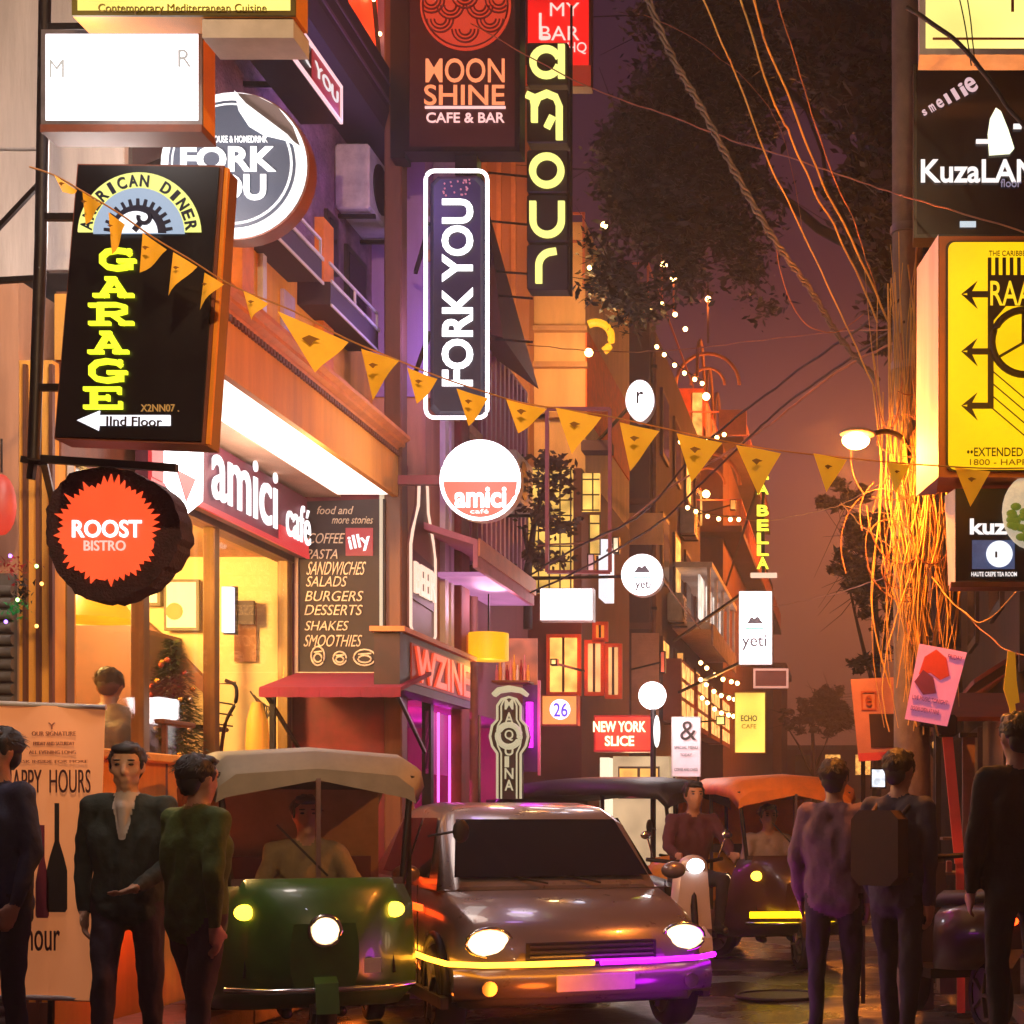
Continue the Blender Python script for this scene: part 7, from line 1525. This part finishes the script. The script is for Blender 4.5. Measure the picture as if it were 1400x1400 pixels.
def auto_rickshaw(label, body_c, roof_c, loc, rot, lights=True, group='auto rickshaws in the lane'):
    t = thing('auto_rickshaw', label, 'auto rickshaw', (0, 0, 0), group)
    bm_ = M('rick_body_%02x%02x%02x' % body_c, body_c, .35, .0, coat=.3, var=.15); rf = M('rick_roof_%02x%02x%02x' % roof_c, roof_c, .6, var=.15)
    # lower body: nose to tail
    S = []
    for y, w, z0, z1 in ((-1.28, .18, .42, .78), (-1.2, .30, .34, .95), (-1.05, .42, .30, 1.02), (-.8, .55, .28, .98), (-.5, .62, .26, .62), (-.1, .64, .26, .52), (.4, .66, .26, .60), (.8, .66, .28, .80), (1.15, .64, .32, .95), (1.28, .58, .38, .92)):
        S.append([(-w*.85, y, z0), (w*.85, y, z0), (w, y, z0+.1), (w, y, z1-.12), (w*.9, y, z1), (-w*.9, y, z1), (-w, y, z1-.12), (-w, y, z0+.1)])
    mb = MB(); loft(mb, S); mb.build('body_shell', bm_, t)
    # roof hood with rounded edges
    S = []
    for y, w, z in ((-.98, .54, 1.60), (-.9, .60, 1.70), (-.5, .64, 1.74), (.4, .66, 1.75), (1.0, .66, 1.70), (1.2, .64, 1.55), (1.27, .6, 1.3)):
        S.append([(-w, y, z-.16), (-w*.97, y, z-.07), (-w*.8, y, z), (0, y, z+.035), (w*.8, y, z), (w*.97, y, z-.07), (w, y, z-.16), (w*.9, y, z-.13), (0, y, z-.03), (-w*.9, y, z-.13)])
    mb = MB(); loft(mb, S); mb.build('roof', rf, t)
    MB().box(-.62, .95, .85, .62, 1.26, 1.55).build('rear_panel', rf, t)
    for s in (-1, 1):
        MB().tube([(s*.46, -.98, .98), (s*.52, -.93, 1.6)], .02, 6).build('windscreen_post', dark_metal, t)
        MB().bar((s*.62, -.25, .5), (s*.62, -.25, 1.6), .03).build('door_post', dark_metal, t)
        MB().box(s*.63-.01, .1, .58, s*.63+.01, .95, .86).build('side_door', bm_, t)
        MB().tube([(s*.62, -.9, 1.25), (s*.78, -.95, 1.28)], .008, 5).build('mirror_arm', dark_metal, t); MB().ell((s*.80, -.96, 1.28), (.05, .015, .07), 0, 10, 6).build('mirror', dark_metal, t)
        i_ = MB().ell((s*.40, -1.10, .84), (.055, .04, .045), 0, 10, 8).build('indicator', E('lamp_amber', (255, 200, 50), 5), t)
    MB().box(-.46, -1.0, .98, .46, -.985, 1.02).box(-.5, -.94, 1.56, .5, -.91, 1.6).box(-.012, -.99, 1.0, .012, -.93, 1.58).build('windscreen_frame', chrome, t)
    MB().add([(-.45, -.985, 1.02), (.45, -.985, 1.02), (.5, -.93, 1.58), (-.5, -.93, 1.58)], [(0, 1, 2, 3)]).build('windscreen', clear, t)
    hl = MB().ell((0, -1.28, .74), (.075, .04, .075), 0, 16, 10).build('headlight', E('lamp_head_warm', (255, 214, 160), 3), t)
    MB().ring((0, -1.29, .74), .082, .014, n=20).build('headlight_rim', chrome, hl)
    MB().box(-.55, .35, .5, .55, .85, .62).build('seat', M('seat_maroon', (60, 20, 26), .6), t); MB().box(-.55, .82, .6, .55, .93, 1.1).build('seat_back', M('seat_maroon', (0, 0, 0)), t); MB().box(-.25, -.45, .5, .25, -.15, .66).build('driver_seat', M('seat_maroon', (0, 0, 0)), t)
    MB().tube([(-.32, -.72, 1.0), (0, -.80, .96), (.32, -.72, 1.0)], .014, 6).build('handlebar', dark_metal, t)
    MB().prism([(-1.42, .3), (-1.36, .46), (-1.2, .52), (-1.02, .46), (-1.0, .4), (-1.18, .46), (-1.34, .40)], 'YZ', -.06, .06).build('mudguard', bm_, t)
    MB().tube([(-.5, -1.12, .42), (-.3, -1.3, .42), (.3, -1.3, .42), (.5, -1.12, .42)], .018, 6).build('bumper_bar', chrome, t)
    MB().box(-.30, -1.055, .90, .30, -1.04, .935).build('crest_stripe', M('stripe_yellow', (220, 180, 40), .5), t)
    MB().box(.10, -1.26, .50, .30, -1.235, .58).build('number_plate', M('plate_white', (210, 206, 196), .5), t)
    MB().bar((.05, -.99, 1.03), (-.22, -.96, 1.32), .012).build('wiper', dark_metal, t)
    for s in (-1, 1):
        for k in range(3): MB().bar((s*(.22+k*.09), -1.17+k*.04, .48), (s*(.20+k*.09), -1.13+k*.04, .70), .014).build('nose_rib', dark_metal, t)
    wheel(t, 0, -1.18, .22, .10); wheel(t, -.55, .72, .23, .11); wheel(t, .55, .72, .23, .11)
    MB().box(-.6, -.4, .24, .6, .5, .28).build('floor_pan', dark_metal, t)
    t.location = loc; t.rotation_euler = (0, 0, R(rot)); return t
def car(label, col, loc, rot, tail=True, kind='hatch'):
    t = thing('car', label, 'car', (0, 0, 0))
    pt = M('car_paint_%02x%02x%02x' % col, col, .28, .35, coat=.6, var=.04)
    S = []      # lower body; front at -Y
    for y, w, z0, z1 in ((-1.86, .50, .34, .56), (-1.80, .66, .26, .66), (-1.65, .76, .22, .74), (-1.3, .80, .20, .84), (-.8, .82, .20, .93), (0, .83, .20, .95), (.8, .83, .20, .97), (1.4, .81, .22, .98), (1.68, .76, .26, .95), (1.78, .66, .34, .86)):
        S.append([(-w*.9, y, z0), (w*.9, y, z0), (w*.98, y, z0+.1), (w, y, z0+(z1-z0)*.5), (w*.97, y, z1-.08), (w*.86, y, z1), (-w*.86, y, z1), (-w*.97, y, z1-.08), (-w, y, z0+(z1-z0)*.5), (-w*.98, y, z0+.1)])
    mb = MB(); loft(mb, S); mb.build('body', pt, t)
    S = []
    for y, w, z in ((-.98, .70, .92), (-.45, .62, 1.36), (-.25, .60, 1.43), (.3, .60, 1.47), (.95, .60, 1.45), (1.25, .60, 1.38), (1.66, .68, .96)):
        S.append([(-.76, max(-1.0, min(1.7, y*1.02)), .90), (.76, max(-1.0, min(1.7, y*1.02)), .90), (w, y, z-.05), (w*.85, y, z), (-w*.85, y, z), (-w, y, z-.05)])
    mb = MB(); loft(mb, S); cb = mb.build('cabin', pt, t)
    # windows proud of the cabin
    def pane(p, name='side_window'): MB().add(p, [tuple(range(len(p)))]).build(name, vglass, t)
    MB().add([(-.64, -.96, .98), (.64, -.96, .98), (.54, -.50, 1.35), (-.54, -.50, 1.35)], [(0, 1, 2, 3)]).build('windscreen', vglass, t)
    MB().add([(-.60, 1.665, 1.02), (.60, 1.665, 1.02), (.50, 1.31, 1.36), (-.50, 1.31, 1.36)], [(0, 1, 2, 3)]).build('rear_window', vglass, t)
    for s in (-1, 1):
        for a, b_, c, d in ((-.72, .18, -.32, .16), (.26, 1.15, .24, 1.0)): pane([(s*.752, a, .97), (s*.752, b_, .97), (s*.625, d, 1.36), (s*.625, c, 1.36)])
        for y in (-.75, .22, 1.1): MB().box(s*.828, y, .3, s*.834, y+.012, .93).build('door_seam', dark_metal, t)
        for y in (.02, .92): MB().box(s*.83, y, .80, s*.848, y+.13, .825).build('door_handle', pt, t)
        MB().ell((s*.90, -.72, 1.0), (.09, .05, .06), 0, 10, 8).build('mirror', pt, t)
        MB().box(s*.80, -1.6, .22, s*.845, 1.5, .29).build('side_skirt', M('trim_black', (20, 18, 20), .6), t)
        for y in (-1.17, 1.18):
            MB().ring((s*.80, y, .30), .335, .03, n=20, k=6, axis='X', arc=(0, 180)).build('wheel_arch', M('trim_black', (0, 0, 0)), t); wheel(t, s*.74, y, .29, .18)
        MB().ell((s*.66, 1.74, .80), (.10, .05, .13), 0, 12, 8).build('tail_light', E('lamp_tail', (255, 60, 16), 6 if tail else 1), t)
        MB().ell((s*.60, -1.78, .62), (.13, .07, .08), 0, 12, 8).build('headlight', E('lamp_head_warm', (0, 0, 0), 1), t)
    MB().rbox(-.72, 1.72, .30, .72, 1.86, .50, .03).build('rear_bumper', pt, t); S = [[(x*1.0, y, z) for y, z in ((-1.93+abs(x)**3*.35, .30), (-1.95+abs(x)**3*.35, .38), (-1.92+abs(x)**3*.35, .46), (-1.70, .47), (-1.70, .27))] for x in (-.80, -.7, -.5, -.25, 0, .25, .5, .7, .80)]
    mb = MB(); loft(mb, S); mb.build('front_bumper', pt, t)
    MB().rbox(-.24, -1.965, .33, .24, -1.955, .43, .006).build('number_plate', M('plate_white', (210, 206, 196), .5), t)
    for z in (.50, .53, .56, .59): MB().box(-.38, -1.885, z, .38, -1.865, z+.012).build('grille_slat', chrome, t)
    MB().bar((-.05, -1.02, .935), (-.5, -.86, 1.03), .012).bar((.3, -1.02, .935), (-.1, -.86, 1.03), .012).build('wiper', dark_metal, t)
    for s in (-1, 1): MB().cyl((s*.62, -1.86, .36), (s*.62, -1.90, .36), .045, n=12).build('fog_light', chrome, t); MB().ring((s*.60, -1.80, .62), (.135, .085), .012, n=20).build('headlight_rim', chrome, t)
    MB().box(-.25, 1.862, .52, .25, 1.87, .64).build('number_plate', M('plate_yellow', (220, 180, 60), .5), t)
    MB().box(-.4, -1.872, .48, .4, -1.862, .62).build('grille', M('trim_black', (0, 0, 0)), t)
    t.location = loc; t.rotation_euler = (0, 0, R(rot)); return t
def scooter(label, col, loc, rot, rider=None, group=None):
    t = thing('scooter', label, 'scooter', (0, 0, 0), group); pt = M('scooter_%02x%02x%02x' % col, col, .3, .2, coat=.5, var=.05)
    wheel(t, 0, -.62, .22, .09); wheel(t, 0, .58, .22, .10)
    S = []
    for y, w, z0, z1 in ((-.52, .16, .45, .92), (-.42, .20, .32, 1.0), (-.36, .18, .26, .96)): S.append([(-w, y, z0), (w, y, z0), (w*.7, y-.03, z1), (-w*.7, y-.03, z1)])
    mb = MB(); loft(mb, S); mb.build('leg_shield', pt, t)
    S = []
    for y, w, z0, z1 in ((.0, .12, .34, .60), (.15, .17, .34, .72), (.5, .18, .36, .76), (.82, .10, .50, .76)): S.append([(-w, y, z0), (w, y, z0), (w, y, z1-.06), (w*.7, y, z1), (-w*.7, y, z1), (-w, y, z1-.06)])
    mb = MB(); loft(mb, S); mb.build('rear_body', pt, t)
    MB().box(-.16, -.38, .27, .16, .06, .33).build('footboard', dark_metal, t); S = []
    for y, w, z in ((0, .10, .76), (.12, .14, .79), (.45, .15, .80), (.74, .10, .83)): S.append([(-w, y, z-.06), (w, y, z-.06), (w, y, z-.01), (w*.7, y, z+.02), (-w*.7, y, z+.02), (-w, y, z-.01)])
    mb = MB(); loft(mb, S); mb.build('seat', M('seat_black', (22, 18, 20), .5), t)
    MB().tube([(0, -.62, .22), (0, -.48, .9)], .03, 8).build('fork', dark_metal, t); MB().tube([(-.33, -.30, 1.02), (-.15, -.42, 1.0), (.15, -.42, 1.0), (.33, -.30, 1.02)], .018, 6).build('handlebar', dark_metal, t)
    MB().ell((0, -.50, .98), (.12, .09, .08), 0, 12, 8).build('head_cowl', pt, t); h = MB().ell((0, -.575, .97), (.075, .03, .06), 0, 12, 8).build('headlight', E('lamp_head_cool', (240, 245, 255), 8), t)
    MB().prism([(-.84, .24), (-.80, .40), (-.62, .48), (-.44, .40), (-.42, .34), (-.62, .44), (-.78, .36)], 'YZ', -.06, .06).build('mudguard', pt, t)
    for s in (-1, 1): MB().tube([(s*.28, -.33, 1.02), (s*.34, -.36, 1.2)], .007, 5).build('mirror_stem', chrome, t); MB().ell((s*.35, -.36, 1.22), (.05, .012, .035), 0, 10, 6).build('mirror', chrome, t)
    MB().ell((0, .83, .66), (.06, .03, .03), 0, 10, 6).build('tail_light', E('lamp_tail', (0, 0, 0), 1), t)
    t.location = loc; t.rotation_euler = (0, 0, R(rot)); return t
def attach(root, parts, lamps=()):
    """extra parts given in the vehicle's own coordinates"""
    keep = root.location.copy(); root.location = (0, 0, 0)
    for n_, mb, m in parts: mb.build(n_, m, root)
    for l_ in lamps: lamp(*l_, root)
    root.location = keep
def traffic():
    def W(px, Y): return (PX(px, Y), Y, 0)
    o_ = auto_rickshaw('orange-roofed auto rickshaw facing the viewer right of centre', (70, 40, 22), (226, 124, 28), W(1050, 15.6), 18)
    attach(o_, [('trail_bumper_strip', MB().tube([(-.5, -1.24, .50), (0, -1.36, .5), (.3, -1.3, .5)], .03, 6), E('strip_yellow', (255, 200, 10), 4))])  # added yellow glowing strip, stands in for a light trail
    J = seated(1.7, .02, .62, .98, .62); person('driver in white shirt steering the orange-roofed rickshaw', J, (SKIN, (150, 130, 120), (60, 50, 50), BLK, (150, 130, 120), HR), W(1046, 15.4), 18, .018, collar=False)
    g_ = auto_rickshaw('green auto rickshaw with pale roof line at left behind the walkers', (52, 92, 30), (120, 112, 96), (-3.42, 9.95, 0), 25)
    attach(g_, [('trail_side_strip', MB().box(-.70, -.3, .78, -.675, 1.2, .82), E('strip_red', (255, 70, 16), 4)), ('trail_side_strip', MB().box(.675, -.3, .78, .70, 1.2, .82), E('strip_red', (0, 0, 0), 4))], [('trail_side_glow', (-.95, .4, .8), 10, (255, 80, 20), .2), ('trail_side_glow', (.95, .4, .8), 10, (255, 80, 20), .2)])  # added red strips and lamps, stand in for light trails
    J = seated(1.7, .02, .62, .98, .62); person('driver in khaki shirt inside the green rickshaw', J, (SKIN, (120, 104, 70), (60, 50, 50), BLK, (120, 104, 70), HR), (-3.42+.1, 9.75, 0), 25, .016, collar=False)
    auto_rickshaw('yellow-waisted auto rickshaw half hidden behind the silver car', (190, 130, 30), (30, 26, 26), (-2.35, 16.4, 0), 60)
    c = car('silver hatchback with added amber and violet strips standing for light trails', (112, 102, 106), (-2.35, 11.35, 0), 25)
    # amber strip on flank and corner, violet on the rest, added for light trails
    am = E('strip_amber', (255, 160, 40), 6); vi = E('strip_violet', (200, 20, 240), 5)
    attach(c, [('trail_strip', MB().tube([(-.875, 1.4, .52), (-.885, 0, .50), (-.865, -1.3, .50), (-.83, -1.72, .50), (-.66, -1.90, .50), (-.3, -1.975, .50), (-.02, -1.985, .50)], .018, 6), am), ('trail_strip', MB().tube([(.02, -1.985, .50), (.3, -1.975, .50), (.66, -1.90, .50), (.83, -1.72, .50)], .018, 6), vi)],
           [('trail_glow', (.5, -2.3, .3), 9, (200, 20, 240), .15), ('trail_glow', (-1.15, .2, .3), 16, (255, 110, 30), .2), ('trail_glow', (-.4, -2.3, .3), 10, (255, 120, 30), .15)])  # added lamps spreading the trail colours over the road
    scooter('dark parked scooter between the tall slate-jacketed person and the stall', (52, 40, 40), (PX(1300, 9.9), 9.9, 0.11), 200)
    scooter('white-fronted scooter parked between the car and the rickshaw', (200, 180, 170), W(920, 13.6), 25)
    J = seated(1.7, .05, .42, 1.04, .80); person('rider in maroon jacket on the white-fronted scooter', J, (SKIN, (70, 26, 40), (40, 32, 40), BLK, (70, 26, 40), HR), (PX(920, 13.6)+.1, 13.85, 0), 25, .017, collar=False)
    scooter('orange scooter with warm tail light behind the white-fronted one', (190, 70, 30), W(965, 17.5), 30)
    car('dark car parked far down the lane behind the rickshaw', (50, 26, 26), W(985, 27), 5)
traffic()

# ---------------------------------------------------------------- night haze lit by the lamps
def haze():
    hz = D.materials.new('night_haze'); hz.use_nodes = True; n = hz.node_tree.nodes; n.remove(n['Principled BSDF'])
    v = n.new('ShaderNodeVolumePrincipled'); v.inputs['Density'].default_value = HAZE; v.inputs['Color'].default_value = (0.85, 0.78, 0.76, 1); v.inputs['Anisotropy'].default_value = 0.35
    hz.node_tree.links.new(v.outputs[0], n['Material Output'].inputs['Volume'])
    o = MB().box(-16, -8, -1.3, 16, 125, 16).build('haze', hz); tag(o, kind='stuff')
HAZE = 0.0046
if HAZE > 0: haze()
